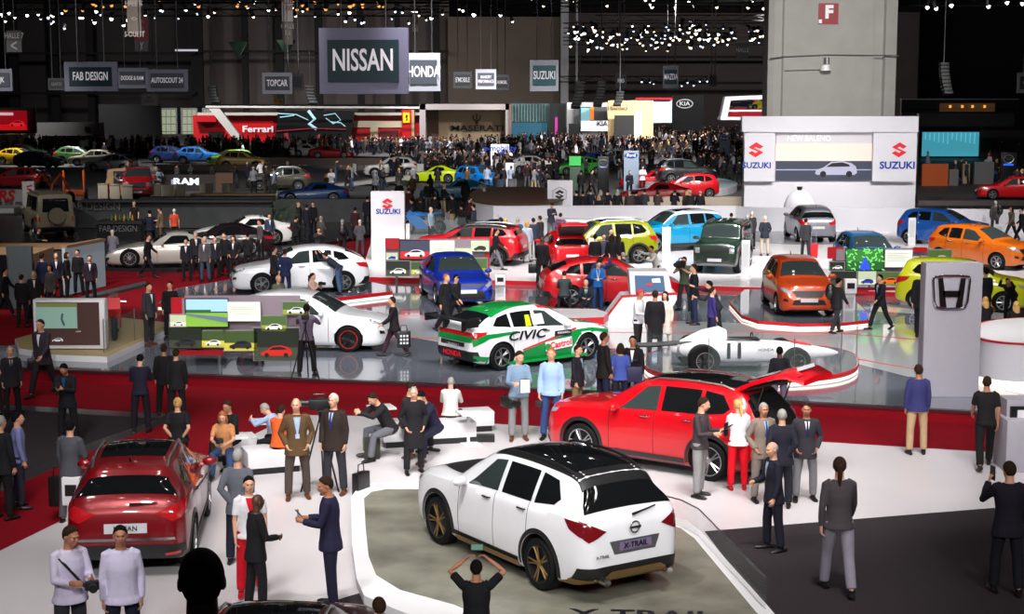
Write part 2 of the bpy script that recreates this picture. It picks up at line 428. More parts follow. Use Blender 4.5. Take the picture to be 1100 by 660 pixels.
def person(px, fy, hy, pose, face, top, tcol, lcol, hair='short', hcol='brown', skin=0, label='', z=0., lod=None, legs='trousers', vee=None, tie=None, lanyard=None, scarf=None, fat=1., shoe=None, slim=False, group=None, seat=0, belt=None, boot=False, tilt=0):
    """feet at pixel (px, fy) on the level z, top of the head near pixel row hy"""
    global NP; NP += 1
    g = G(px, fy, z); hz = P(px, hy, g.y).z - z
    s = hz / pheight(pose)
    s = max(.88, min(1.1, s))
    if lod is None: lod = 0 if g.y < 37 else 1
    B = skeleton(POSES[pose])
    o = attach(pmesh(pose, lod, 'body', fat, slim), 'person', SKIN[skin], None)
    o.scale = (s, s, s); o.location = (g.x, g.y, z + B['dz'] * s); o.rotation_euler = (0, 0, R(face))
    attach(pmesh(pose, lod, 'top', top, fat, slim), GARN[top], cloth(*tcol), o)
    if legs != 'skin': attach(pmesh(pose, lod, 'legs', legs, fat), 'trousers', cloth(*lcol), o)
    for i in (0, 1): attach(pmesh(pose, lod, 'shoe', i, 'boot' if boot else 'shoe'), 'boot' if boot else 'shoe', shoe or SHOEM, o)
    h = pmesh(pose, lod, 'hair', hair)
    if h: attach(h, 'cap' if hair == 'cap' else 'hair', HAIRM[hcol], o)
    fr = (face % 360); fr = min(fr, 360 - fr)
    if lod == 0 and fr < 125:
        attach(pmesh(pose, lod, 'eye', -1), 'eye', EYEM, o); attach(pmesh(pose, lod, 'eye', 1), 'eye', EYEM, o); attach(pmesh(pose, lod, 'lips'), 'mouth', LIPM, o)
    if fr < 125:
        for k, c, nm in (('vee', vee, 'shirt_front'), ('tie', tie, 'tie'), ('lanyard', lanyard, 'lanyard'), ('scarf', scarf, 'scarf')):
            if c: attach(pmesh(pose, lod, 'drape', k, top, fat, slim), nm, cloth(*c), o)
    tag(o, label, 'person', group)
    return o
# small figures far away: one mesh with slots skin, hair, top, legs, shoes
FAR = []
def farmesh(pose, style, legstyle, hair):
    B = skeleton(POSES[pose]); mb = MB(); sit = POSES[pose].get('sit', 0)
    mb.mi = 0; headmb(mb, B, 2)
    for i in (0, 1):
        sh, e, w, d = B['arm%d' % i]; hand(mb, w, d, i, 2, 0)
    def addm(me, k):
        n0 = len(mb.bm.faces); mb.bm.from_mesh(me); mb.bm.faces.ensure_lookup_table()
        for f in mb.bm.faces[n0:]: f.material_index = k
    hm = hairmesh(B, hair)
    if hm: addm(hm, 1)
    def low(m2):
        me = bpy.data.meshes.new('q'); bmesh.ops.recalc_face_normals(m2.bm, faces=m2.bm.faces); m2.bm.to_mesh(me); m2.bm.free(); return me
    addm(low(topmb(B, style, 1., False, sit)), 2); addm(low(legmb(B, legstyle, sit, 1.)), 3)
    for i in (0, 1): addm(low(shoemb(B, i, 'shoe')), 4)
    for v in mb.bm.verts: v.co.z += B['dz']
    return mb.mesh('far_person', [None] * 5, 60, fixn=False)
def farperson(loc, face, k, tc, lc, hc='brown', skin=0, s=1., label='', group=None):
    me = FAR[k % len(FAR)]
    o = bpy.data.objects.new('person', me); COL.objects.link(o)
    o.location = loc; o.rotation_euler = (0, 0, R(face)); o.scale = (s, s, s)
    for i, m in enumerate((SKIN[skin], HAIRM[hc], cloth(*tc), cloth(*lc), SHOEM)):
        o.material_slots[i].link = 'OBJECT'; o.material_slots[i].material = m
    return tag(o, label, 'person', group)
# ------------------------------------------------------------------ cars: nose at +X after mapping x = L/2 - s
def interp(pts):
    xs = [p[0] for p in pts]; ys = [p[1] for p in pts]; n = len(xs)
    h = [xs[i + 1] - xs[i] for i in range(n - 1)]; d = [(ys[i + 1] - ys[i]) / h[i] for i in range(n - 1)]
    m = [d[0]] + [0 if d[i - 1] * d[i] <= 0 else 2 / (1 / d[i - 1] + 1 / d[i]) for i in range(1, n - 1)] + [d[-1]]
    def f(x):
        if x <= xs[0]: return ys[0]
        if x >= xs[-1]: return ys[-1]
        i = 0
        while x > xs[i + 1]: i += 1
        t = (x - xs[i]) / h[i]; a = t * t; b = a * t
        return (2 * b - 3 * a + 1) * ys[i] + (b - 2 * a + t) * h[i] * m[i] + (3 * a - 2 * b) * ys[i + 1] + (b - a) * h[i] * m[i + 1]
    return f
class Shape:
    def __init__(s, c):
        s.c = c; s.L = c['L']
        s.top, s.belt, s.bot, s.w, s.rw = [interp(c[k]) for k in ('top', 'belt', 'bot', 'w', 'rw')]
        s.crown = c.get('crown', .03)
    def sec(s, q):
        w, zb, zs, zt, wt = s.w(q), s.bot(q), s.belt(q), s.top(q), s.rw(q)
        wt = min(wt, w * .93); H = zs - zb; e = max(zt - zs, .004); k = min(1, e / .4)
        bl = s.c.get('bulge', 1)
        p = [(0, zb), (.6 * w, zb), (.9 * w, zb + .005), (.955 * w, zb + .05 * min(1, H / .4)), (.975 * w, zb + .15 * H), (.993 * w, zb + .3 * H), (w, zb + .45 * H),
             (.998 * w, zb + .6 * H), (.988 * w, zb + .78 * H), (.972 * w, zb + .9 * H), (.945 * w, zs)]
        wb = .925 * w; z0 = zs + .03 * e; z1 = zt - .06 * k
        for i in range(6):
            t = i / 5; p.append((wb + (wt + .02 * k - wb) * (t ** 1.15), z0 + (z1 - z0) * t))
        p += [(wt - .03 * k, zt - .02 * k), (wt * .75, zt + s.crown * .4), (wt * .4, zt + s.crown * .85), (0, zt + s.crown)]
        return p
    def pt(s, q, t):                            # t 0..20 half section, mirrored for negative
        sg = -1 if t < 0 else 1; t = abs(t); p = s.sec(q); i = min(int(t), 19); f = t - i
        return Vector((s.L / 2 - q, sg * (p[i][0] + (p[i + 1][0] - p[i][0]) * f), p[i][1] + (p[i + 1][1] - p[i][1]) * f))
    def nrm(s, q, t):
        e = .02; a = s.pt(q + e, t) - s.pt(q - e, t); b = s.pt(q, t + .1) - s.pt(q, t - .1)
        n = a.cross(b); n = n.normalized() if n.length > 1e-9 else Vector((0, 0, 1))
        c = Vector((0, 0, .6)); 
        return n if n.dot(s.pt(q, t) - Vector((s.pt(q, t).x, 0, .6))) > 0 else -n
def gridpoly(poly, du, dv):
    bm = bmesh.new(); bm.faces.new([bm.verts.new((p[0], p[1], 0)) for p in poly])
    for ax, st in ((0, du), (1, dv)):
        lo = min(p[ax] for p in poly); hi = max(p[ax] for p in poly); n = int((hi - lo) / st)
        for k in range(1, n + 1):
            co = [0, 0, 0]; no = [0, 0, 0]; co[ax] = lo + k * (hi - lo) / (n + 1); no[ax] = 1
            bmesh.ops.bisect_plane(bm, geom=bm.verts[:] + bm.edges[:] + bm.faces[:], plane_co=co, plane_no=no)
    return bm
def wheelmesh(r, w, spokes, rimr):
    t = MB(); t.lathe([(rimr, -w / 2 + .01), (rimr + .02, -w / 2), (r - .03, -w / 2), (r, -w / 2 + .03), (r, w / 2 - .03), (r - .03, w / 2), (rimr + .02, w / 2), (rimr, w / 2 - .01)], axis='Y', n=32)
    rim = MB(); rim.mi = 1; rim.lathe([(rimr + .005, w / 2 - .004), (rimr - .014, w / 2 - .004), (rimr - .016, w / 2 - .02)], axis='Y', n=32); rim.mi = 0
    rim.cyl((0, w / 2 - .06, 0), (0, w / 2 - .02, 0), .055, n=12)
    for k in range(spokes):
        a = 2 * math.pi * k / spokes
        for da in ((-.11, .11) if spokes <= 6 else (0,)):
            c, s = math.cos(a + da), math.sin(a + da); ww = .017
            p0 = Vector((c * .03, w / 2 - .035, s * .03)); p1 = Vector((math.cos(a + da * 1.4) * (rimr - .01), w / 2 - .02, math.sin(a + da * 1.4) * (rimr - .01)))
            rim.tube([p0, p1], [ww, ww * .75], 4, ref=(0, 1, 0))
    back = MB(); back.lathe([(rimr - .014, w / 2 - .02), (rimr - .03, -w / 4)], axis='Y', n=32); back.cyl((0, -w / 4, 0), (0, 0, 0), rimr - .01, n=24)
    return t.mesh('wheel', RUBBER), rim.mesh('rim', [ALU, ALU]), back.mesh('brake_disc', BLACK)
def car_proto(c, name='car'):
    S = Shape(c); L = c['L']; root = empty(name)
    qs = []; n = 64
    for i in range(n + 1):
        t = i / n; qs.append(L * (t - .035 * math.sin(2 * math.pi * t) ) if 0 < i < n else L * t)
    qs = sorted(set(qs + [.015, .04, L - .015, L - .04]))
    mb = MB(); rg = []
    for q in qs:
        p = s_full(S.sec(q), L / 2 - q); rg.append(p)
    mb.rings(rg, closed=True, cap=True)
    body = mb.build('body', MATT, root, smooth=c.get('sharp', 34))
    me = body.data
    me.materials.clear(); me.materials.append(MATT); me.materials.append(MATT)
    # wheel wells
    wr, hw = c['wr'], c['W'] / 2; wx = [L / 2 - c['fo'], L / 2 - c['fo'] - c['wb']]
    rr = wr + c.get('gap', .06)
    cut = MB()
    for x in wx:
        for sg in (-1, 1): cut.cyl((x, sg * (hw - .34), wr + .01), (x, sg * (hw + .2), wr + .01), rr, n=40)
    co = cut.build('cut', MATT, None)
    md = body.modifiers.new('b', 'BOOLEAN'); md.object = co; md.operation = 'DIFFERENCE'; md.solver = 'EXACT'
    COL.objects.unlink(co); TMP.collection.objects.link(co); COL.objects.unlink(body); body.parent = None
    nm = evaluated(body); COL.objects.link(body); body.parent = root; body.modifiers.clear(); body.data = nm; bpy.data.objects.remove(co)
    nm.materials.clear(); nm.materials.append(c.get('paintmat', WHITE)); nm.materials.append(MATT)
    for p in nm.polygons:
        m = 0
        for x in wx:
            if math.hypot(p.center.x - x, p.center.z - wr - .01) < rr + .002 and abs(p.center.y) > hw - .36: m = 1
        if p.center.z < S.bot(L / 2 - p.center.x) + .02 and abs(p.normal.z) > .8: m = 1
        p.material_index = m
    nm.shade_smooth(); nm.set_sharp_from_angle(angle=R(c.get('sharp', 34)))
    bv = BVHTree.FromPolygons([v.co.copy() for v in nm.vertices], [p.vertices[:] for p in nm.polygons])
    paintset = [body]
    body['paint'] = 1
    def emit(bm, nme, m, off=0):
        mb = MB(); mb.bm.free(); mb.bm = bm
        o = mb.build(nme, c.get('paintmat', WHITE) if m == 'paint' else m, root, smooth=40, fixn=False)
        if m == 'paint': o['paint'] = 1
        return o
    def st(nme, poly, m, mir=True, off=.005, dt=.5, ds=.08, join=False):
        for sg in ((1, -1) if mir else (1,)):
            bm = gridpoly(poly, ds, dt)
            for v in bm.verts:
                q, t = v.co.x, v.co.y * sg
                v.co = S.pt(q, t) + S.nrm(q, t) * off
            emit(bm, nme, m)
    def drape(nme, axis, poly, m, mir=False, off=.006, step=.06):
        for sg in ((1, -1) if mir else (1,)):
            bm = gridpoly(poly, step, step); dead = []
            for v in bm.verts:
                a, b = v.co.x, v.co.y
                if axis == 'side': o, d = Vector((a, 3 * sg, b)), Vector((0, -sg, 0))
                elif axis == 'front': o, d = Vector((5, a * sg, b)), Vector((-1, 0, 0))
                elif axis == 'rear': o, d = Vector((-5, a * sg, b)), Vector((1, 0, 0))
                else: o, d = Vector((a, b * sg, 4)), Vector((0, 0, -1))
                h = bv.ray_cast(o, d, 8.)
                if h[0] is None or (axis == 'side' and abs(h[0].y) < hw - .28) : dead.append(v)
                else: v.co = h[0] + h[1].lerp(-d, .5) * off
            bmesh.ops.delete(bm, geom=dead, context='VERTS')
            emit(bm, nme, m)
    for d in c.get('parts', ()):
        if d[0] == 'st': st(*d[1:3], d[3], **(d[4] if len(d) > 4 else {}))
        else: drape(d[1], d[0], d[2], d[3], **(d[4] if len(d) > 4 else {}))
    # arch lips
    if c.get('arch'):
        for x in wx:
            for sg in (1, -1):
                bm = bmesh.new(); K = 22; a0, a1 = R(-12), R(192); prev = None
                for k in range(K + 1):
                    a = a0 + (a1 - a0) * k / K; row = []
                    for q in (.004, .035, .075):
                        X, Z = x + math.cos(a) * (rr + q), wr + .01 + math.sin(a) * (rr + q)
                        h = bv.ray_cast(Vector((X, 3 * sg, Z)), Vector((0, -sg, 0)), 6.)
                        y = h[0].y if h[0] and abs(h[0].y) > hw - .2 else sg * (hw - .03)
                        row.append(bm.verts.new((X, y + sg * (.012 if q < .05 else .002), Z)))
                    if prev:
                        for j in (0, 1): bm.faces.new((prev[j], prev[j + 1], row[j + 1], row[j]))
                    prev = row
                emit(bm, 'arch_trim', c['arch'])
    # wheels
    wm, rm, bk = wheelmesh(wr, .235, c.get('spokes', 5), wr * c.get('rimk', .68))
    for x in wx:
        for sg in (1, -1):
            o = bpy.data.objects.new('wheel', wm); COL.objects.link(o); o.parent = root; o.location = (x, sg * (hw - .125), wr)
            if sg < 0: o.rotation_euler = (0, 0, math.pi)
            for q, nme in ((rm, 'rim'), (bk, 'brake_disc')):
                k = bpy.data.objects.new(nme, q); COL.objects.link(k); k.parent = o
                if nme == 'rim': k['rim'] = 1; k.material_slots[0].link = 'OBJECT'; k.material_slots[0].material = c.get('rim', ALU)
    # mirrors
    mq = c.get('mirror')
    if mq:
        for sg in (1, -1):
            p = S.pt(mq, 11.2 * sg); mb = MB(); mb.ball(p + Vector((0, sg * .14, .06)), (.07, .12, .075), 10); mb.tube([p + Vector((-.01, -sg * .02, 0)), p + Vector((0, sg * .08, .03))], [.03, .025], 6)
            o = mb.build('wing_mirror', c.get('paintmat', WHITE), root); o['paint'] = 1
    for q in c.get('handles', ()):
        for sg in (1, -1):
            p = S.pt(q, 9.3 * sg); mb = MB(); mb.tube([p + Vector((.1, sg * .0, 0)), p + Vector((.07, sg * .03, .0)), p + Vector((-.07, sg * .03, 0)), p + Vector((-.1, 0, 0))], [.012, .016, .016, .012], 6)
            mb.build('door_handle', c.get('handlemat', CHROME), root)
    # door gaps
    if c.get('seams'):
        for q, z0 in c['seams']:
            for sg in (1, -1):
                bm = bmesh.new(); prev = None
                for k in range(9):
                    t = z0 + (11.2 - z0) * k / 8
                    row = [bm.verts.new(S.pt(q + dq, t * sg) + S.nrm(q, t * sg) * .003) for dq in (-.006, .006)]
                    if prev: bm.faces.new((prev[0], prev[1], row[1], row[0]))
                    prev = row
                emit(bm, 'door_seam', MATT)
    if c.get('rails'):
        for sg in (1, -1):
            mb = MB(); a, b = c['rails']; pts = []
            for k in range(9):
                q = a + (b - a) * k / 8; p = S.pt(q, 17.1 * sg); pts.append(p + Vector((0, 0, .045 if 0 < k < 8 else .0)))
            mb.tube(pts, .018, 6); mb.build('roof_rail', c.get('railmat', ALU), root)
    if c.get('antenna'):
        p = S.pt(c['antenna'], 20); mb = MB(); mb.tube([p, p + Vector((-.1, 0, .1))], [.018, .005], 6); mb.build('antenna', BLACK, root)
    if c.get('spoiler'):
        q, hh, ww = c['spoiler']; p = S.pt(q, 20); mb = MB(); mb.box(p + Vector((-.06, 0, -.015 + hh)), (.24, ww, .035), bev=.012, ry=R(-6)); o = mb.build('spoiler', c.get('paintmat', WHITE), root)
        if not c.get('spoilmat'): o['paint'] = 1
        else: o.data.materials[0] = c['spoilmat']
    root['L'] = L
    return root, S, bv
def s_full(p, x):
    return [Vector((x, y, z)) for y, z in p] + [Vector((x, -y, z)) for y, z in p[-2:0:-1]]
def set_paint(root, m, rim=None):
    def rec(o):
        if o.get('paint') and o.type == 'MESH':
            o.material_slots[0].link = 'OBJECT'; o.material_slots[0].material = m
        if rim and o.get('rim'):
            for q in o.material_slots: q.link = 'OBJECT'; q.material = rim
        for k in o.children: rec(k)
    rec(root)
def place_car(root, px, py, z, face, label, group=None, fit=None, name=None, scale=1., cat='car'):
    """centre at pixel, nose: face 0 = towards the camera, 90 = to the right"""
    g = G(px, py, z)
    root.location = g; root.rotation_euler = (0, 0, R(face - 90)); root.scale = (scale,) * 3
    tag(root, label, cat, group)
    return root

def crossover(L, W, H, wb, fo, wr, hood=1.02, belt=1.07, cowl=1.25, wtop=2.0, rtop=None, rear=.42, **kw):
    """generic two-box profile; rtop = where the roof ends before the tailgate"""
    ro = rtop or L - .5; z = H / 1.7
    hd = kw.pop('hoodz', .78 * H / 1.7 * 1.0)
    c = dict(L=L, W=W, wb=wb, fo=fo, wr=wr)
    nose = kw.pop('nose', .62 * z)
    c['top'] = [(0, nose), (.05, nose + .12 * z), (.16, hood - .09), (.45, hood - .03), (cowl, hood + .06), (cowl + .06, hood + .09), ((cowl + wtop) / 2, hood + .09 + (H - .1 - hood - .09) * .56), (wtop, H - .075), (wtop + .35, H - .02), ((wtop + ro) / 2, H), (ro - .2, H - .045), (ro, H - .1), (ro + .06, H - .17), (L - .16, belt + .06), (L - .08, belt - .04), (L - .02, belt - .25 * z), (L, .55 * z)]
    c['belt'] = [(0, nose - .02), (.05, nose + .06), (.2, hood - .16), (.6, hood - .07), (cowl, hood - .03), (cowl + .8, belt - .05), (ro, belt), (L - .16, belt - .03), (L - .08, belt - .08), (L - .02, belt - .3 * z), (L, .53 * z)]
    g = kw.pop('clear', .2)
    c['bot'] = [(0, g + .14), (.08, g + .04), (.4, g), (fo + .4, g), (L - .9, g), (L - .25, g + .05), (L - .04, g + .13), (L, g + .18)]
    c['w'] = [(0, W * .27), (.03, W * .34), (.1, W * .40), (.25, W * .455), (.5, W * .485), (.9, W * .5), (L - 1.1, W * .5), (L - .5, W * .485), (L - .2, W * .455), (L - .07, W * .41), (L - .02, W * .37), (L, W * .32)]
    c['rw'] = [(0, W * .2), (.2, W * .34), (cowl, W * .405), (cowl + .1, W * .40), (wtop, W * .33), ((wtop + ro) / 2, W * .335), (ro - .1, W * .32), (ro + .05, W * .32), (L - .16, W * .40), (L - .05, W * .38), (L, W * .28)]
    c.update(kw); c['cowl'] = cowl; c['wtop'] = wtop; c['ro'] = ro; c['hood'] = hood; c['beltz'] = belt; c['H'] = H
    return c
def glasshouse(c, b1, b2=None, end=None, tip=.38, ql=None, pil=.05, rearup=0.):
    """side windows, windscreen, rear window. b1 = B pillar, b2 = C pillar"""
    ro, co, wt, L = c['ro'], c['cowl'], c['wtop'], c['L']; end = end or ro + .02; t0, t1 = 11.35, 15.55
    P_ = [('st', 'side_window', [(co + tip, t0), (wt + .12, t1 - .1), (b1 - pil, t1), (b1 - pil, t0)], GLASSC)]
    if b2:
        P_.append(('st', 'side_window', [(b1 + pil, t0), (b1 + pil, t1), (b2 - pil, t1), (b2 - pil, t0 + rearup * .5)], GLASSD))
        P_.append(('st', 'quarter_window', [(b2 + pil * .6, t0 + rearup * .5), (b2 + pil * .6, t1), (end - .18, t1 - .3), (end, t0 + 1.6), (end - .1, t0 + .6 + rearup)], GLASSD))
    else:
        P_.append(('st', 'side_window', [(b1 + pil, t0), (b1 + pil, t1), (end - .2, t1 - .2), (end, t0 + 1.6), (end - .12, t0 + .4 + rearup)], GLASSD))
    P_.append(('st', 'windscreen', [(co + .1, 16.9), (wt - .03, 16.95), (wt - .03, 23.05), (co + .1, 23.1)], GLASSC, dict(mir=False)))
    return P_
def st_full(S):                                # let t run past 20 to the other side
    pass
_old = Shape.pt
def _pt(s, q, t):
    if t > 20: return _old(s, q, -(40 - t)) if True else None
    if t < -20: return _old(s, q, (40 + t))
    return _old(s, q, t)
Shape.pt = _pt
# ------------------------------------------------------------------ the kinds of car
def rearwin(c, lo=.17, m=GLASSD):
    return ('st', 'rear_window', [(c['ro'] + .09, 16.95), (c['L'] - lo, 16.7), (c['L'] - lo, 23.3), (c['ro'] + .09, 23.05)], m, dict(mir=False, ds=.05))
def bits(c, grille=None, head=None, intake=None, tail=None, plate=True, plm=PLATE, bump=None, fbump=None, fog=None, tlm=REDL):
    W, h, b = c['W'], c['hood'], c['beltz']; k = W / 2; o = []
    if fbump: o.append(('front', 'front_bumper_trim', [(-k * .84, .25), (k * .84, .25), (k * .8, .36), (k * .5, .40), (-k * .5, .40), (-k * .8, .36)], fbump, dict(off=.012)))
    o.append(('front', 'grille', grille or [(-k * .56, h - .20), (k * .56, h - .20), (k * .42, h - .38), (-k * .42, h - .38)], BLACK, dict(off=.010)))
    o.append(('front', 'lower_intake', intake or [(-k * .5, .52), (k * .5, .52), (k * .58, .38), (-k * .58, .38)], BLACK, dict(off=.014)))
    hd = head or [(k * .58, h - .22), (k * .92, h - .14), (k * .93, h - .24), (k * .62, h - .33)]
    o.append(('front', 'headlight', [(min(y, k * .84), z) for y, z in hd], HEADL, dict(mir=True, off=.012)))
    X = c['L'] / 2; zz = [z for y, z in hd[1:3]]; z1, z0 = max(zz), min(zz)
    o.append(('side', 'headlight_side', [(X - .14, z0 + .01), (X - .14, z1 - .01), (X - .42, z1 + .03), (X - .34, z1 - .05)], HEADL, dict(mir=True, off=.012)))
    o.append(('front', 'fog_light', fog or [(k * .68, .46), (k * .84, .48), (k * .84, .56), (k * .72, .54)], BLACK, dict(mir=True, off=.012)))
    if plate: o.append(('front', 'number_plate', [(-.25, .46), (.25, .46), (.25, .57), (-.25, .57)], plm, dict(off=.03)))
    if bump: o.append(('rear', 'rear_bumper_trim', [(-k * .92, .26), (k * .92, .26), (k * .9, .50), (k * .6, .52), (-k * .6, .52), (-k * .9, .50)], bump, dict(off=.014)))
    tl = tail or [(k * .5, b - .16), (k * .93, b - .02), (k * .95, b - .22), (k * .62, b - .28)]
    o.append(('rear', 'tail_light', [(min(y, k * .85), z) for y, z in tl], tlm, dict(mir=True, off=.012)))
    zz = [z for y, z in tl if y > k * .85]; z1, z0 = max(zz), min(zz)
    o.append(('side', 'tail_light_side', [(-X + .045, z0 - .02), (-X + .045, z1 - .02), (-X + .46, z1 - .0), (-X + .34, z1 - .12)], tlm, dict(mir=True, off=.012)))
    if plate: o.append(('rear', 'number_plate', [(-.26, b - .42), (.26, b - .42), (.26, b - .31), (-.26, b - .31)], plm, dict(off=.02)))
    return o
def clad(c, m, z1=.38):
    L = c['L']; r = c['wr'] + .13; x0 = L / 2 - c['fo'] - r; x1 = L / 2 - c['fo'] - c['wb'] + r
    return [('side', 'sill_trim', [(x1, .215), (x0, .215), (x0, z1), (x1, z1)], m, dict(mir=True, off=.012, step=.12))]
def T_xtrail(special=False):
    c = crossover(4.64, 1.82, 1.70, 2.705, .93, .365, hood=1.08, belt=1.14, cowl=1.33, wtop=2.12, rtop=4.14, seams=((1.55, 1.5), (2.5, 1.5), (3.35, 6)), mirror=1.72, handles=(2.3, 3.2), rails=(2.2, 3.95), antenna=3.9, spokes=5, rimk=.72,
                  handlemat=CHROME, gap=.05, arch=BLACK)
    if special: c['railmat'] = BLACK
    c['parts'] = glasshouse(c, 2.58, 3.42, 3.98) + [rearwin(c)]
    k = .91
    c['parts'] += bits(c, tail=[(k * .50, .98), (k * .97, 1.13), (k * .97, .90), (k * .8, .86)] , plate=False, bump=BLACK, fbump=BLACK, tlm=mat('smoked_red_lens', (.16, .006, .01), .12, coat=1) if special else REDL)
    c['parts'] += clad(c, BLACK, .36)
    c['parts'].append(('st', 'panorama_roof', [(2.2, 17.7), (3.95, 17.7), (3.95, 22.3), (2.2, 22.3)], GLASSD, dict(mir=False, ds=.2)))
    if special:
        c['parts'] += [('st', 'roof_wrap', [(2.12, 16.4), (4.24, 16.4), (4.24, 23.6), (2.12, 23.6)], BLACK, dict(mir=False, ds=.08, off=.003)),
                       ('st', 'bonnet_decal', [(.35, 18.3), (1.3, 17.4), (1.3, 22.6), (.35, 21.7)], BLACK, dict(mir=False, ds=.1)),
                       ('rear', 'bumper_skid', [(-k * .92, .25), (k * .92, .25), (k * .92, .34), (k * .6, .36), (k * .45, .44), (-k * .45, .44), (-k * .6, .36), (-k * .92, .34)], GOLD, dict(off=.03)),
                       ('side', 'gold_sill', [(-.85, .225), (.85, .225), (.85, .31), (-.85, .31)], GOLD, dict(mir=True, off=.035, step=.12))]
        c['rim'] = BLACK
    c['parts'].append(('rear', 'plate_recess', [(-.42, .84), (.42, .84), (.34, .66), (-.34, .66)], GREYM if special else BLACK, dict(off=.008)))
    c['parts'].append(('rear', 'number_plate', [(-.27, .82), (.27, .82), (.27, .70), (-.27, .70)], mat('plate_mauve', srgb(120, 105, 140), .4) if special else PLATE, dict(off=.02)))
    return car_proto(c)
def T_qashqai():
    c = crossover(4.38, 1.81, 1.58, 2.646, .9, .345, hood=1.0, belt=1.07, cowl=1.22, wtop=1.98, rtop=3.78, rear=.4, seams=((1.5, 1.5), (2.42, 1.5), (3.2, 6)), mirror=1.6, handles=(2.2, 3.05), rails=(2.05, 3.7), antenna=3.62, spokes=10, arch=BLACK, gap=.05)
    c['parts'] = glasshouse(c, 2.48, 3.2, 3.7) + [rearwin(c, .22)]; k = .905
    c['parts'] += bits(c, tail=[(k * .45, .96), (k * .97, 1.10), (k * .99, .88), (k * .72, .84)], bump=BLACK, fbump=BLACK, plate=False) + clad(c, BLACK, .36)
    c['parts'] += [('rear', 'number_plate', [(-.3, .69), (.3, .69), (.3, .83), (-.3, .83)], PLATE, dict(off=.02)), ('rear', 'chrome_strip', [(-.7, .58), (.7, .58), (.68, .62), (-.68, .62)], CHROME, dict(off=.02)),
                   ('rear', 'reflector', [(.55, .36), (.75, .37), (.75, .41), (.55, .40)], REDL, dict(mir=True, off=.03)),
                   ('st', 'panorama_roof', [(2.05, 17.8), (3.35, 17.8), (3.35, 22.2), (2.05, 22.2)], GLASSD, dict(mir=False, ds=.2))]
    return car_proto(c)
def T_civic():
    c = crossover(4.37, 1.79, 1.46, 2.6, .93, .33, hood=.90, belt=.96, cowl=1.2, wtop=1.98, rtop=3.55, clear=.16, seams=((1.45, 1.5), (2.45, 1.5), (3.2, 6)), mirror=1.62, handles=(2.2,), spokes=5, gap=.04, spoiler=(3.66, -.09, 1.2))
    c['top'] = [(0, .5), (.05, .62), (.16, .76), (.45, .84), (1.2, .96), (1.26, .99), (1.62, 1.22), (1.98, 1.385), (2.35, 1.445), (2.75, 1.46), (3.3, 1.41), (3.75, 1.28), (4.1, 1.12), (4.22, 1.02), (4.3, .9), (4.35, .7), (4.37, .5)]
    c['ro'] = 3.62
    c['parts'] = glasshouse(c, 2.5, 3.2, 3.72, rearup=.4) + [('st', 'rear_window', [(3.62, 17.0), (4.12, 16.9), (4.12, 23.1), (3.62, 23.)], GLASSD, dict(mir=False))]; k = .895
    c['parts'] += bits(c, grille=[(-k * .7, .74), (k * .7, .74), (k * .5, .66), (-k * .5, .66)], head=[(k * .6, .70), (k * .93, .80), (k * .93, .70), (k * .66, .62)], intake=[(-k * .5, .54), (k * .5, .54), (k * .62, .28), (-k * .62, .28)],
                       tail=[(k * .4, .86), (k * .95, .96), (k * .97, .80), (k * .7, .76)], bump=BLACK)
    return car_proto(c)
def T_hatch(L, W, H, wb, fo, hood, belt, spokes=8, wtop=1.75, **kw):
    c = crossover(L, W, H, wb, fo, .31, hood=hood, belt=belt, cowl=kw.pop('cowl', 1.0), wtop=wtop, rtop=L - .34, clear=.17, seams=((1.35, 1.5), (2.25, 1.5), (2.95, 6)), mirror=kw.pop('mirror', 1.42), handles=(2.05, 2.8), spokes=spokes, gap=.045, antenna=L - .7)
    p = kw.pop('plain', 0); c.update(kw)
    c['parts'] = glasshouse(c, 2.3, min(3.0, L - .95), L - .5, tip=.3) + [rearwin(c, .14)] + bits(c, bump=kw.get('bump'))
    return car_proto(c)
def T_suv(L=4.175, W=1.775, H=1.61, wb=2.5, fo=.84, roofm=None, **kw):
    c = crossover(L, W, H, wb, fo, .335, hood=1.03, belt=1.07, cowl=1.15, wtop=1.8, rtop=L - .36, seams=((1.45, 1.5), (2.35, 1.5), (3.1, 6)), mirror=1.5, handles=(2.15, 2.95), rails=(1.95, L - .55), spokes=5, gap=.05, arch=BLACK)
    c.update(kw); c['parts'] = glasshouse(c, 2.4, 3.12, L - .5, tip=.3) + [rearwin(c)] + bits(c, bump=BLACK, fbump=BLACK) + clad(c, BLACK, .34)
    if roofm:
        c['parts'].append(('st', 'two_tone_roof', [(1.83, 16.3), (L - .33, 16.3), (L - .33, 23.7), (1.83, 23.7)], roofm, dict(mir=False, ds=.1, off=.003)))
        c['parts'] += [('st', 'roof_pillar', [(1.22, 15.7), (1.83, 15.7), (1.83, 16.9), (1.22, 16.9)], roofm, dict(off=.003)), ('st', 'roof_edge', [(1.8, 15.6), (L - .33, 15.6), (L - .33, 16.5), (1.8, 16.5)], roofm, dict(off=.003))]
    c['parts'].append(('st', 'sunroof', [(1.95, 17.9), (2.9, 17.9), (2.9, 22.1), (1.95, 22.1)], GLASSD, dict(mir=False, ds=.2, off=.008)))
    return car_proto(c)
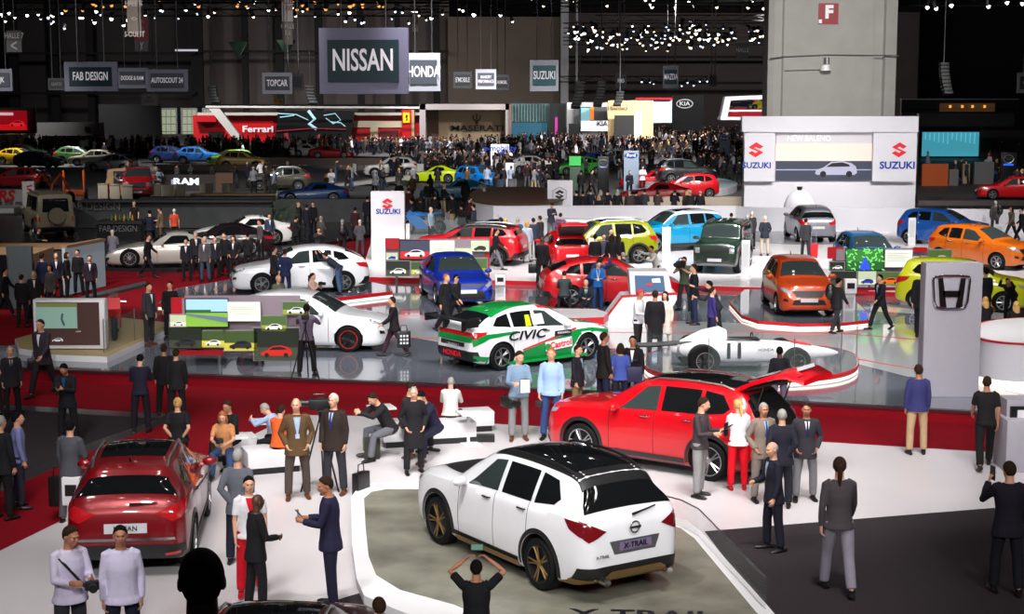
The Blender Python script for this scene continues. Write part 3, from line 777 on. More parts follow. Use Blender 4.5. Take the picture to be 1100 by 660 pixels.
def T_boxy(L=3.85, W=1.65, H=1.72, wb=2.35, fo=.75, spare=False, wr=.36):
    c = crossover(L, W, H, wb, fo, wr, hood=1.1, belt=1.13, cowl=1.1, wtop=1.42, rtop=L - .1, clear=.26, seams=((1.15, 1.5), (2.1, 1.5)), mirror=1.25, handles=(1.95,), spokes=8, gap=.06, arch=BLACK, rails=(1.6, L - .3), sharp=28)
    c['top'] = [(0, .85), (.04, 1.0), (.12, 1.08), (.5, 1.12), (1.1, 1.15), (1.14, 1.18), (1.28, 1.42), (1.42, H - .06), (1.7, H), (L - .4, H), (L - .12, H - .03), (L - .07, H - .15), (L - .03, 1.1), (L, .6)]
    c['belt'] = [(0, .83), (.05, .96), (.2, 1.05), (1.1, 1.1), (L - .12, 1.13), (L - .03, 1.05), (L, .58)]
    c['w'] = [(0, W * .40), (.03, W * .44), (.12, W * .47), (.5, W * .49), (.9, W * .5), (L - .4, W * .5), (L - .08, W * .48), (L, W * .45)]
    c['rw'] = [(0, W * .36), (1.1, W * .42), (1.42, W * .40), (L - .2, W * .40), (L - .05, W * .41), (L, W * .4)]
    c['ro'] = L - .12
    t0, t1 = 11.4, 15.5
    c['parts'] = [('st', 'side_window', [(1.28, t0), (1.5, t1), (2.05, t1), (2.05, t0)], GLASSC), ('st', 'side_window', [(2.15, t0), (2.15, t1), (2.75, t1), (2.75, t0)], GLASSD), ('st', 'quarter_window', [(2.85, t0), (2.85, t1), (L - .3, t1), (L - .3, t0)], GLASSD),
                  ('st', 'windscreen', [(1.16, 16.8), (1.40, 16.9), (1.40, 23.1), (1.16, 23.2)], GLASSC, dict(mir=False, ds=.04)),
                  ('rear', 'rear_window', [(-W * .33, 1.18), (W * .33, 1.18), (W * .31, H - .18), (-W * .31, H - .18)], GLASSD)]
    k = W / 2
    c['parts'] += bits(c, grille=[(-k * .6, .95), (k * .6, .95), (k * .6, .78), (-k * .6, .78)], head=[(k * .64, .76), (k * .88, .76), (k * .88, .95), (k * .64, .95)], intake=[(-k * .6, .66), (k * .6, .66), (k * .6, .5), (-k * .6, .5)],
                       tail=[(k * .78, .75), (k * .94, .75), (k * .94, .98), (k * .78, .98)], bump=BLACK, fbump=GREYM) + clad(c, BLACK, .42)
    r, S, bv = car_proto(c)
    if spare:
        wm, rm, bk = wheelmesh(.37, .22, 5, .22)
        o = bpy.data.objects.new('spare_wheel', wm); COL.objects.link(o); o.parent = r; o.location = (-L / 2 - .12, 0, 1.02); o.rotation_euler = (0, 0, math.pi / 2)
        mb = MB(); mb.cyl((0, .06, 0), (0, .14, 0), .36, n=32); k = mb.build('wheel_cover', c.get('paintmat', WHITE), o); k['paint'] = 1
    return r, S, bv
def T_coupe(L=4.55, W=1.94, H=1.28, wb=2.63, cowl=1.75, wtop=2.35, fast=1):
    c = crossover(L, W, H, wb, .92, .345, hood=.84, belt=.86, cowl=cowl, wtop=wtop, rtop=L - 1., clear=.11, mirror=cowl + .4, handles=(cowl + 1.1,), spokes=10, gap=.035, seams=((cowl + .2, 1.5), (cowl + 1.3, 1.5)))
    c['top'] = [(0, .42), (.05, .52), (.2, .62), (.6, .72), (1.2, .82), (cowl, .88), (cowl + .06, .9), ((cowl + wtop) / 2, 1.06), (wtop, H - .06), (wtop + .35, H - .01), (wtop + .7, H - .02), (L - .9, 1.08), (L - .35, .93), (L - .1, .88), (L - .03, .75), (L, .5)]
    c['belt'] = [(0, .4), (.05, .48), (.3, .6), (.9, .74), (cowl, .8), (L - 1.2, .86), (L - .35, .88), (L - .1, .82), (L - .02, .66), (L, .48)]
    c['rw'] = [(0, W * .2), (.5, W * .36), (cowl, W * .4), (wtop, W * .29), (wtop + .7, W * .29), (L - .6, W * .33), (L - .1, W * .38), (L, W * .28)]
    c['ro'] = L - 1.0
    c['parts'] = [('st', 'side_window', [(cowl + .35, 11.4), (wtop + .15, 15.4), (wtop + .75, 15.4), (L - 1.35, 12.6), (L - 1.5, 11.6)], GLASSD), ('st', 'windscreen', [(cowl + .08, 16.9), (wtop - .02, 17), (wtop - .02, 23), (cowl + .08, 23.1)], GLASSD, dict(mir=False)),
                  ('st', 'rear_window', [(wtop + .8, 17.3), (L - .55, 17.1), (L - .55, 22.9), (wtop + .8, 22.7)], GLASSD, dict(mir=False, ds=.1))]
    k = W / 2
    c['parts'] += bits(c, grille=[(-k * .45, .6), (k * .45, .6), (k * .5, .42), (-k * .5, .42)], head=[(k * .6, .56), (k * .9, .68), (k * .9, .58), (k * .66, .5)], intake=[(-k * .8, .34), (k * .8, .34), (k * .8, .24), (-k * .8, .24)], fog=[(k * .7, .3), (k * .85, .3), (k * .85, .4), (k * .7, .38)],
                       tail=[(k * .5, .78), (k * .92, .8), (k * .92, .7), (k * .5, .7)], plate=False, bump=BLACK)
    return car_proto(c)
def T_pickup():
    L, W, H = 5.8, 2.0, 1.95
    c = crossover(L, W, H, 3.56, 1.0, .41, hood=1.22, belt=1.28, cowl=1.6, wtop=2.15, rtop=3.7, clear=.32, seams=((1.9, 1.5), (2.8, 1.5), (3.7, 1.5)), mirror=1.85, handles=(2.65, 3.5), spokes=6, gap=.08, arch=BLACK)
    c['top'] = [(0, .9), (.05, 1.1), (.15, 1.2), (.6, 1.26), (1.6, 1.3), (1.66, 1.34), (1.9, 1.62), (2.15, H - .06), (2.5, H), (3.4, H), (3.68, H - .06), (3.78, 1.4), (3.82, 1.3), (L - .1, 1.3), (L - .02, 1.2), (L, .8)]
    c['belt'] = [(0, .88), (.05, 1.04), (.2, 1.14), (1.6, 1.24), (3.7, 1.28), (L - .1, 1.27), (L - .02, 1.15), (L, .78)]
    c['rw'] = [(0, W * .3), (.3, W * .4), (1.6, W * .42), (2.15, W * .36), (3.6, W * .36), (3.82, W * .43), (L, W * .42)]
    c['ro'] = 3.68
    c['parts'] = glasshouse(c, 2.85, None, 3.66, tip=.3) + [('top', 'cargo_bed', [(-2.75, -.78), (-.98, -.78), (-.98, .78), (-2.75, .78)], MATT, dict(off=.01, step=.3))]; k = 1.
    c['parts'] += bits(c, grille=[(-.5, 1.12), (.5, 1.12), (.5, .78), (-.5, .78)], head=[(.56, 1.1), (.88, 1.1), (.88, .86), (.6, .86)], intake=[(-.7, .66), (.7, .66), (.7, .5), (-.7, .5)], fbump=CHROME, bump=CHROME)
    return car_proto(c)
# ================================================================== the hall
SC.view_settings.view_transform = 'Standard'; SC.view_settings.look = 'None'; SC.view_settings.exposure = 0; SC.view_settings.gamma = 1; SC.view_settings.use_curve_mapping = False
w = bpy.data.worlds.new('hall_air'); SC.world = w; w.use_nodes = True
w.node_tree.nodes['Background'].inputs[0].default_value = (.010, .010, .012, 1)
SC.cycles.use_denoising = True; SC.cycles.max_bounces = 5; SC.cycles.glossy_bounces = 3; SC.cycles.transparent_max_bounces = 8; SC.cycles.caustics_reflective = False; SC.cycles.sample_clamp_indirect = 3; SC.cycles.use_light_tree = True
ZN, ZH, ZS = .05, .30, .46                 # levels: white car floor, glossy grey stage, far white floor
STONE = mat('stone_tiles', srgb(128, 126, 114), .22, noise=.35, nscale=1.1, bump=.1)
WFLOOR = mat('white_glossy_floor', srgb(214, 208, 212), .22, noise=.02, nscale=.7)
WFLOOR2 = mat('white_stage_floor', srgb(228, 224, 228), .25, noise=.02, nscale=.7)
GFLOOR = mat('grey_glossy_floor', srgb(112, 118, 130), .10, noise=.04, nscale=.4, coat=.6)
GWHITE = mat('pale_glossy_floor', srgb(205, 208, 212), .08, noise=.02, nscale=.4, coat=.6)
REDCARP = mat('red_carpet', srgb(126, 12, 26), .95, noise=.12, nscale=40, bump=.3, spec=.1)
DARKCARP = mat('dark_carpet', srgb(52, 46, 50), .95, noise=.15, nscale=40, bump=.3, spec=.1)
HALLF = mat('hall_floor_grey', srgb(60, 58, 60), .6, noise=.15, nscale=1)
CONC = mat('pier_concrete', srgb(158, 156, 152), .85, noise=.06, nscale=.8, bump=.05)
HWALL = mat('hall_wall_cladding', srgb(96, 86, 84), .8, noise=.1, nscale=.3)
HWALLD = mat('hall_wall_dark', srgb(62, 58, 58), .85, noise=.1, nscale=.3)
BOOTHD = mat('dark_stone_panel', srgb(52, 54, 56), .5, noise=.3, nscale=1.5)
WOODT = mat('tan_panel', srgb(168, 132, 92), .5, noise=.1, nscale=2)
BRN = mat('brown_panel', srgb(82, 56, 40), .5, noise=.12, nscale=2)
REDP = mat('red_panel', srgb(190, 8, 22), .35, noise=.03, nscale=1)
BLACKP = mat('black_panel', srgb(20, 20, 22), .3, noise=.05, nscale=1)

def slab(name, px, z, h, m, kind='structure', world=None, label=None, cat=None):
    pts = world or [tuple(G(x, y, z).xy) for x, y in px]
    mb = MB(); mb.prism(pts, z - h, z)
    o = mb.build(name, m, None, smooth=0)
    return tag(o, label, cat, kind=kind)
slab('floor', None, 0, .2, HALLF, world=[(-120, 5), (120, 5), (120, 330), (-120, 330)])
slab('floor_red_carpet', None, .02, .018, REDCARP, world=[(-30, 18), (30, 18), (30, 84), (-30, 84)])
slab('floor_white_stand', [(-60, 618), (0, 592), (65, 560), (232, 486), (285, 461), (325, 446), (385, 447), (540, 456), (884, 475), (1080, 487), (1250, 498), (1400, 860), (-160, 860)], ZN, .045, WFLOOR)
slab('floor_dark_carpet_right', [(757, 571), (1140, 540), (1280, 780), (900, 760)], ZN + .006, .005, DARKCARP)
slab('floor_dark_carpet_front', [(315, 662), (345, 650), (387, 637), (430, 657), (620, 722), (500, 800), (250, 790)], ZN + .006, .005, DARKCARP)
slab('floor_dark_carpet_aisle', [(-80, 437), (22, 440), (178, 448), (92, 480), (54, 497), (0, 521), (-80, 556)], .026, .005, DARKCARP)
slab('trim_1', [(-80, 433), (22, 436), (184, 445), (176, 450), (22, 441), (-80, 438)], .03, .008, ALU)
slab('trim_2', [(184, 445), (198, 446), (92, 487), (54, 505), (0, 529), (-80, 566), (-80, 556), (0, 519), (54, 495), (92, 478)], .03, .008, ALU)
hedge = [(-90, 391), (0, 395), (270, 405), (540, 416), (840, 431), (1040, 442), (1300, 456)]
slab('floor_glossy_stage', hedge + [(1300, 345), (1100, 312), (735, 300), (387, 290), (300, 298), (240, 318), (182, 346), (110, 358), (30, 370), (-90, 376)], ZH, .28, GFLOOR)
# the red front of the stage and its dark lip
fr = [G(x, y, ZH).xy for x, y in hedge]
mb = MB()
for a, b in zip(fr[:-1], fr[1:]): mb.rings([[(p.x, p.y - .02, .021), (p.x, p.y - .02, ZH - .04), (p.x, p.y + .0, ZH - .04), (p.x, p.y, .021)] for p in (a, b)])
tag(mb.build('trim_3', REDCARP, None, smooth=0), kind='structure')
mb = MB()
for a, b in zip(fr[:-1], fr[1:]): mb.rings([[(p.x, p.y - .05, ZH - .05), (p.x, p.y - .05, ZH + .008), (p.x, p.y + .12, ZH + .008), (p.x, p.y + .12, ZH - .05)] for p in (a, b)])
tag(mb.build('trim_4', mat('dark_lip', srgb(60, 30, 38), .3), None, smooth=0), kind='structure')
slab('floor_pale_path', [(382, 336), (560, 343), (735, 345), (900, 352), (960, 348), (1000, 350), (1120, 395), (1120, 428), (1050, 414), (973, 404), (922, 391), (860, 374), (720, 374), (640, 374), (481, 369), (385, 352)], ZH + .005, .004, GWHITE)
slab('floor_pale_path_back', [(935, 326), (1110, 338), (1110, 345), (935, 334)], ZH + .005, .004, GWHITE)
def line(name, pts, z, wd, m):
    q = [G(x, y, z) for x, y in pts]; mb = MB(); rg = []
    for i, p in enumerate(q):
        t = (q[min(i + 1, len(q) - 1)] - q[max(0, i - 1)]).normalized(); n = Vector((-t.y, t.x, 0)) * wd / 2
        rg.append([p - n, p + n, p + n + Vector((0, 0, .006)), p - n + Vector((0, 0, .006))])
    mb.rings(rg); return tag(mb.build(name, m, None, smooth=0), kind='structure')
line('trim_5', [(382, 361), (470, 364), (560, 361), (640, 357), (720, 358), (820, 357), (900, 358), (1000, 366)], ZH + .006, .06, REDC)
line('trim_6', [(905, 384), (922, 386), (978, 396), (1050, 411), (1110, 421)], ZH + .006, .06, REDC)
line('trim_7', [(382, 338), (480, 340), (560, 343)], ZH + .006, .06, REDC)
slab('floor_far_white_stand', [(387, 297), (455, 299), (540, 301), (735, 306), (925, 312), (1100, 320), (1300, 330), (1300, 232), (400, 228), (398, 262)], ZS, .15, WFLOOR2)
sf = [G(x, y, ZS) for x, y in [(387, 297), (455, 299), (540, 301), (735, 306), (925, 312), (1100, 320), (1300, 330)]]
mb = MB()
for a, b in zip(sf[:-1], sf[1:]): mb.rings([[(p.x, p.y - .03, ZH), (p.x, p.y - .03, ZS - .012), (p.x, p.y - .002, ZS - .012), (p.x, p.y - .002, ZH)] for p in (a, b)])
tag(mb.build('trim_8', REDC, None, smooth=0), kind='structure')

# ------------------------------------------------------------------ platforms
TURN = [(868 + 75 * math.cos(k * .314), 254 + 9 * math.sin(k * .314)) for k in range(20)]
slab('floor_turntable', TURN, ZS + .006, .005, mat('turntable_grey', srgb(150, 150, 158), .2))
def platform(name, px, z0, z1, top, side, label, glow_=None, edge=None):
    e = empty(name, (0, 0, 0), 0, label, 'platform')
    c = sum((G(x, y, z1) for x, y in px), Vector()) / len(px); e.location = (c.x, c.y, z0)
    pts = [(G(x, y, z1) - c).xy for x, y in px]
    MB().prism([tuple(p) for p in pts], 0, z1 - z0 - .012).build('plinth', side, e, smooth=0)
    MB().prism([tuple(p * .992) for p in pts], z1 - z0 - .012, z1 - z0).build('top_surface', top, e, smooth=0)
    def band(nm, h0, h1, k, m):
        b = MB(); n = len(pts); rg = []
        for p in pts: d = p.normalized(); q = p + d * k; rg.append([(q.x, q.y, h0), (q.x, q.y, h1), (p.x, p.y, h1), (p.x, p.y, h0)])
        b.rings(rg, loop=True); b.build(nm, m, e, smooth=0)
    H = z1 - z0
    if edge: band('edge_band', H * .5, H + .004, .02, edge)
    if glow_: band('light_strip', H * .12, H * .42, .012, glow_)
    return e
def ell(cx, cy, rx, ry, n=40, p=2.6):
    o = []
    for k in range(n):
        a = 2 * math.pi * k / n; c, s = math.cos(a), math.sin(a)
        o.append((cx + rx * abs(c) ** (2 / p) * (1 if c > 0 else -1), cy + ry * abs(s) ** (2 / p) * (1 if s > 0 else -1)))
    return o
WL = glow(255, 244, 228, 1.1)
ep = empty('car_podium', (0, 0, ZN), 0, 'low white podium with stone tiled top under the white concept SUV', 'podium')
zo = ZN + .13
outer = [(377, 534), (385, 524), (400, 519), (455, 519), (560, 531), (665, 545), (715, 553), (738, 559), (752, 570), (822, 648), (880, 715), (640, 735), (545, 700), (423, 654), (391, 640), (383, 622), (378, 585)]
inner = [(391, 536), (399, 529), (415, 526), (455, 526), (560, 539), (660, 553), (708, 561), (731, 568), (746, 579), (812, 658), (862, 712), (650, 720), (560, 680), (488, 650), (430, 634), (404, 618), (396, 598), (393, 570)]
MB().prism([tuple(G(x, y, zo).xy) for x, y in outer], 0, .13).build('plinth', WHITE, ep, smooth=0)
MB().prism([tuple(G(x, y, zo).xy) for x, y in inner], .125, .136).build('stone_top', STONE, ep, smooth=0)
_t = text('floor_lettering', 'X-TRAIL', .52, INK, ep, (0, 0, 0), (0, 0, R(-4)), bold=.02, ext=.003)
_t.location = (*G(690, 662, zo).xy, .139)
_t = text('floor_lettering', 'PREMIER', .2, INK, ep, (0, 0, 0), (0, 0, R(-4)), bold=.02, ext=.003); _t.location = (*G(650, 684, zo).xy, .139)
# glass rail at the far right corner of the podium
e = empty('glass_rail', tuple(G(730, 566, zo)), 0, 'low clear glass rail at the corner of the stone topped podium', 'rail')
q = [G(x, y, zo) - e.location for x, y in [(705, 559), (731, 566), (750, 576), (822, 655)]]
mb = MB(); mb.rings([[p, p + Vector((0, 0, .42)), p + Vector((.012, 0.01, .42)), p + Vector((.012, .01, 0))] for p in q]); mb.build('glass_panel', CLEAR, e, smooth=0)
mb = MB(); mb.tube([p + Vector((0, 0, .43)) for p in q], .012, 6); mb.build('top_rail', ALU, e)
platform('display_platform', [(170, 326), (300, 330), (345, 322), (421, 313), (418, 307), (385, 300), (250, 300), (190, 310)], ZH, ZH + .22, GFLOOR, WHITE, 'long grey topped platform with red edge under the white hatchback on the left', WL, REDC)
platform('display_platform', [(784, 325), (797, 339), (815, 345), (860, 348), (905, 347), (934, 344), (931, 334), (915, 320), (880, 311), (800, 311)], ZH, ZH + .17, GFLOOR, WHITE, 'grey platform with red edge and lit base under the orange hatchback', WL, REDC)
fz = ZH + .2
platform('display_platform', ell(807, 388, 115, 19), ZH, fz, GFLOOR, WHITE, 'oval platform with red edge and lit base under the white racing car', WL, REDC)
pf = empty('glass_barrier', tuple(G(807, 388, fz)), 0, 'clear curved glass barrier around the oval platform of the white racing car', 'barrier')
pts = [G(x, y, fz) - pf.location for x, y in ell(807, 388, 113, 18, 80)]
fpts = [p for p in pts if p.y < pts[0].y + 1.2]; fpts.sort(key=lambda p: p.x)
fr_ = [p for p in pts if p.y <= pts[0].y + .05]; fr_.sort(key=lambda p: p.x)
mb = MB(); mb.rings([[p, p + Vector((0, 0, .85)), p + Vector((0, .012, .85)), p + Vector((0, .012, 0))] for p in fr_]); mb.build('glass_panel', CLEAR, pf)
for k in range(0, len(fr_), 8):
    p = fr_[k]; MB().cyl(p, p + Vector((0, 0, .9)), .012, n=6).build('post', GREYM, pf)
platform('low_bench_plinth', [(528, 336), (536, 331), (640, 332), (654, 336), (648, 341), (590, 343), (535, 341)], ZH, ZH + .40, WHITE, WHITE, 'low white plinth with red edge where visitors sit behind the race liveried hatchback', None, REDC)
platform('display_platform', [(20, 374), (60, 381), (115, 383), (180, 354), (186, 347), (120, 340), (60, 352), (16, 364)], ZH, ZH + .16, mat('beige_top', srgb(170, 150, 110), .5, noise=.1), WHITE, 'low white platform with beige top at the left display wall', None, None)
rn = empty('glass_barrier', tuple(G(120, 380, ZH + .16)), 0, 'clear straight glass barrier beside the left display wall and motorcycle', 'barrier')
q = [G(x, y, ZH + .16) - rn.location for x, y in [(112, 379), (145, 366), (180, 352)]]
mb = MB(); mb.rings([[p, p + Vector((0, 0, .8)), p + Vector((.015, 0, .8)), p + Vector((.015, 0, 0))] for p in q]); mb.build('glass_panel', CLEAR, rn, smooth=0)
for p in q: MB().cyl(p, p + Vector((0, 0, .85)), .015, n=6).build('post', GREYM, rn)

# white round turntable lines on the white floor behind
def pylon(px0, px1, ytop, ybase, z, th, m, name, label, cat='pylon', bev=.02):
    b = G((px0 + px1) / 2, ybase, z); x0 = P(px0, ybase, b.y).x; x1 = P(px1, ybase, b.y).x; zt = P(px0, ytop, b.y).z
    e = empty(name, ((x0 + x1) / 2, b.y + th / 2, z), 0, label, cat)
    MB().box((0, 0, (zt - z) / 2), (x1 - x0, th, zt - z), bev=bev).build('panel', m, e)
    return e, b.y, x1 - x0, zt - z
def ept(e, px, py, Y):                      # pixel at distance Y in the frame of thing e
    return P(px, py, Y) - Vector(e.location)
def logo_s(parent, c, s, m, th=.02, nm='emblem'):      # angular S emblem
    a = [(-.5, .18), (0, .5), (.5, .2), (.27, .06), (0, .22), (-.12, .15), (.5, -.22), (0, -.5), (-.5, -.2), (-.27, -.06), (0, -.22), (.12, -.15)]
    a = [(-.5, .17), (0.02, .5), (.5, .22), (.26, .08), (.02, .22), (-.14, .12), (.5, -.17), (-.02, -.5), (-.5, -.22), (-.26, -.08), (-.02, -.22), (.14, -.12)]
    mb = MB(); mb.prism([(x * s, z * s) for x, z in a], -th, 0, 'Y'); o = mb.build(nm, m, parent, smooth=0); o.location = c; return o
# tall grey pylon with the chrome H emblem
PYG = mat('pylon_grey', srgb(172, 168, 180), .45, noise=.02)
e, Y, wd, ht = pylon(990, 1051, 283, 427, ZH, .45, PYG, 'brand_pylon', 'tall pale grey pylon with a big chrome letter emblem on the right of the stage')
c = ept(e, 1021, 315, Y)
def Hpt(u, v, y=-.03): return c + Vector((u, y - .02, v))
mb = MB(); rg = []
for (u, v) in [(-.40, .30), (-.37, .36), (-.2, .385), (.2, .385), (.37, .36), (.40, .30), (.36, -.18), (.31, -.30), (.2, -.335), (-.2, -.335), (-.31, -.30), (-.36, -.18)]: rg.append(Hpt(u, v))
for i in range(12): mb.tube([rg[i], rg[(i + 1) % 12]], .03, 8)
for p in rg: mb.ball(p, .03, 6)
mb.build('emblem_frame', CHROME, e)
mb = MB()
for s in (-1, 1): mb.prism([(s * .30, .33), (s * .19, .33), (s * .10, -.30), (s * .24, -.30)], -.09, 0, 'Y')
mb.prism([(-.2, .06), (.2, .06), (.17, -.07), (-.17, -.07)], -.09, 0, 'Y'); o = mb.build('emblem_letter', CHROME, e, smooth=0); o.location = c
# SUZUKI pylon in the middle
e, Y, wd, ht = pylon(399, 435, 206, 280, ZS, .5, WHITEW, 'brand_pylon', 'tall white pylon with red emblem above blue lettering')
logo_s(e, ept(e, 416, 219, Y) + Vector((0, -.01, 0)), .42, REDI); text('lettering', 'SUZUKI', .26, BLUEI, e, ept(e, 417, 227.5, Y) + Vector((0, -.012, 0)), bold=.03, sx=1.05)
e, Y, wd, ht = pylon(588, 615, 194, 238, ZS, .5, WHITEW, 'brand_pylon', 'white pylon with a dark outlined emblem beside the long counter')
mb = MB(); cc = ept(e, 601, 209, Y)
hx = [(0, .36), (.33, .2), (.33, -.2), (0, -.36), (-.33, -.2), (-.33, .2)]
for i in range(6): mb.tube([cc + Vector((hx[i][0], -.02, hx[i][1])), cc + Vector((hx[(i + 1) % 6][0], -.02, hx[(i + 1) % 6][1]))], .014, 4)
mb.build('emblem_outline', GREYM, e); logo_s(e, cc + Vector((0, -.01, 0)), .46, INK)
# left end of the stand: white information box beside pylon
tag(pxbox('info_board', 436, 241, 440, 278, G(418, 280, ZS).y + .1, .3, WHITEW), 'narrow white information board fixed beside the white lettered pylon', 'board')

# ------------------------------------------------------------------ far white stand walls
Yw = 86.
def wbox(name, x0, y0, x1, y1, Y, th, m, parent=None, **k): return pxbox(name, x0, y0, x1, y1, Y, th, m, parent, **k)
e = empty('backdrop_wall', (P(893, 222, Yw).x, Yw, ZS), 0, 'large white backdrop wall with a car picture screen and red and blue marks', 'wall')
wbox('wall_panel', 799, 126, 986, 232, Yw, .8, WHITEW, e)
wbox('header', 797, 125, 987, 142, Yw - .5, .5, WHITEW, e)
wbox('side_panel', 799, 142, 833, 195, Yw - .4, .4, WHITEW, e); wbox('side_panel', 937, 142, 984, 195, Yw - .4, .4, WHITEW, e)
wbox('screen', 833, 142, 937, 194, Yw - .12, .1, mat('screen_grey', srgb(190, 186, 190), .5, emit=.35), e)
text('lettering', 'NEW BALENO', .42, glow(225, 222, 226, .5), e, ept(e, 869, 149, Yw - .15), bold=.01, sx=.85)
# picture on the screen
wbox('screen_sky', 833, 154, 937, 173, Yw - .14, .01, glow(206, 186, 176, .7), e); wbox('screen_road', 833, 173, 937, 194, Yw - .14, .01, glow(48, 52, 66, .6), e)
wbox('screen_lane', 833, 182, 937, 183, Yw - .15, .01, glow(150, 160, 180, .6), e)
def carpic(parent, cx, cy, wpx, Y, m, flip=1, name='car_picture'):   # small car picture, flat on a screen
    a = ept(parent, cx, cy, Y); s = wpx / FOC * Y
    body = [(-.5, .03), (-.47, .12), (-.3, .18), (-.12, .31), (.15, .33), (.36, .28), (.47, .2), (.5, .05), (.44, 0), (-.44, 0)]
    mb = MB(); mb.prism([(x * s * flip, z * s) for x, z in body], -.012, 0, 'Y'); o = mb.build(name, m, parent, smooth=0); o.location = a
    mb = MB(); mb.prism([(x * s * flip, z * s) for x, z in [(-.24, .19), (-.1, .28), (.14, .3), (.3, .25), (.33, .2)]], -.018, -.012, 'Y')
    for x in (-.31, .31): mb.cyl((x * s, -.018, .02 * s), (x * s, -.006, .02 * s), .075 * s, n=12)
    k = mb.build('picture_detail', glow(18, 20, 26, .3), o, smooth=0); return o
carpic(e, 898, 188, 45, Yw - .15, glow(150, 150, 170, .6))
logo_s(e, ept(e, 966, 161, Yw - .42), .78, REDI); text('lettering', 'SUZUKI', .52, BLUEI, e, ept(e, 964, 178, Yw - .42), bold=.03, sx=1.05)
logo_s(e, ept(e, 812, 161, Yw - .42), .78, REDI); text('lettering', 'SUZUKI', .42, BLUEI, e, ept(e, 813, 178, Yw - .42), bold=.03, sx=1.05)
mb = MB(); n = 30; rg = []
for k in range(n + 1):                       # curved low wall
    px = 530 + (1180 - 530) * k / n; base = 251 - 5 * math.cos((px - 700) / 520 * math.pi * .5) + (2 if px > 800 else 0)
    b = G(px, base, ZS); rg.append([(b.x, b.y, ZS), (b.x, b.y, ZS + 1.08), (b.x, b.y + .3, ZS + 1.08), (b.x, b.y + .3, ZS)])
mb.rings(rg)
tag(mb.build('wall_low_white', WHITEW, None, smooth=50), kind='structure')
e = empty('reception_counter', tuple(G(620, 254, ZS)), 0, 'long white counter with faint lettering behind the yellow green crossover', 'counter')
Yc = G(620, 254, ZS).y; wbox('counter_front', 585, 236.5, 695, 254, Yc - .6, 1.2, WHITE, e); text('lettering', 'SUZUKI', .34, mat('silver_ink', srgb(150, 145, 140), .3, .5), e, ept(e, 606, 240, Yc - .61), bold=.02)
# long upper counter in front of the dark stands, with a brown curved end
e = empty('curved_counter', tuple(G(560, 240, ZS)), 0, 'curved counter with brown top at the far left end of the white stand', 'counter')
c0 = Vector(e.location); poly = [(G(x, y, ZS) - c0).xy for x, y in ell(556, 234, 50, 11, 30)]
MB().prism([tuple(p) for p in poly], 0, 1.05).build('counter_body', WHITEW, e, smooth=40); MB().prism([tuple(p * 1.03) for p in poly], 1.05, 1.13).build('counter_top', BRN, e, smooth=0)
e = empty('balustrade', (P(706, 214, 87).x, 87, 0), 0, 'long pale beige balustrade behind the white counter with people leaning', 'balustrade')
wbox('balustrade_wall', 615, 211.5, 799, 234, 87, .3, mat('beige_rail', srgb(176, 160, 144), .6), e)

# dark side building with screen, right of the backdrop wall
e = empty('dark_screen_stand', (P(1045, 216, 100).x, 104, 0), 0, 'black framed stand opening right of the white backdrop wall', 'stand')
wbox('base_wall', 986, 216, 1130, 232, 98, .5, mat('taupe_panel', srgb(126, 116, 118), .6), e)
wbox('frame_side', 984, 122, 988, 218, 98, .5, BLACKP, e)

# ------------------------------------------------------------------ hall shell
def hwall(n, x0, y0, x1, y1, Y, m): return tag(pxbox(n, x0, y0, x1, y1, Y, .5, m), kind='structure')
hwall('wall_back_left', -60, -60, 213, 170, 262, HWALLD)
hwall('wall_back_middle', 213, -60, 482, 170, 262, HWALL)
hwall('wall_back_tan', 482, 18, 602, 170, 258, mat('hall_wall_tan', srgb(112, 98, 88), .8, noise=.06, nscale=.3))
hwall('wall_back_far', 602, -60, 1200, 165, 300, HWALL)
hwall('wall_back_right', 985, -60, 1250, 140, 190, MATT)
for k, (x, wpx) in enumerate([(13, 3), (57, 3), (96, 2), (208, 8), (262, 3), (298, 5), (340, 5), (385, 5), (425, 4), (466, 6), (602, 9), (618, 3)]):
    tag(pxbox('column_%d' % (k + 1), x, 0, x + wpx, 168, 256, .8, MATT if k < 10 else GREYM), kind='structure')
for k, (x0, x1, y) in enumerate([(0, 210, 56), (213, 482, 54), (213, 482, 112), (0, 210, 99), (600, 830, 60), (600, 830, 88)]):
    tag(pxbox('beam_%d' % (k + 1), x0, y, x1, y + 2.5, 255 if x0 < 500 else 292, .8, MATT), kind='structure')
MBc = MB(); MBc.box((0, 215, 21), (240, 240, .6)); tag(MBc.build('ceiling', MATT, None, smooth=0), kind='structure')
# the great concrete pier
Yp = 106
ec = empty('column_pier', (P(896, 140, Yp).x, Yp, 0)); ec['kind'] = 'structure'
x0, x1 = P(827, 0, Yp).x - ec.location.x, P(966, 0, Yp).x - ec.location.x
xa, xb = P(843, 0, Yp).x - ec.location.x, P(940, 0, Yp).x - ec.location.x
MB().prism([(x0, 2.4), (x0, .3), (x0 + .35, 0.15), (xa - .1, .15), (xa, 0), (xb, 0), (xb + .1, .5), (xb + .7, .5), (xb + .8, .15), (x1, .3), (x1, 2.4)], 0, 22).build('pier', CONC, ec, smooth=0)
e = empty('pier_sign', tuple(P(890, 25, Yp - .02)), 0, 'square red sign with white letter F high on the concrete pier', 'sign')
wbox('sign_board', 879, 3.5, 901, 26, Yp - .06, .05, mat('sign_red', srgb(140, 14, 30), .5), e); text('letter', 'F', 1.1, WHITEI, e, ept(e, 890.5, 13.5, Yp - .09), bold=.05)
wbox('sign_corner', 879.5, 21, 883, 25, Yp - .08, .01, WHITEI, e)
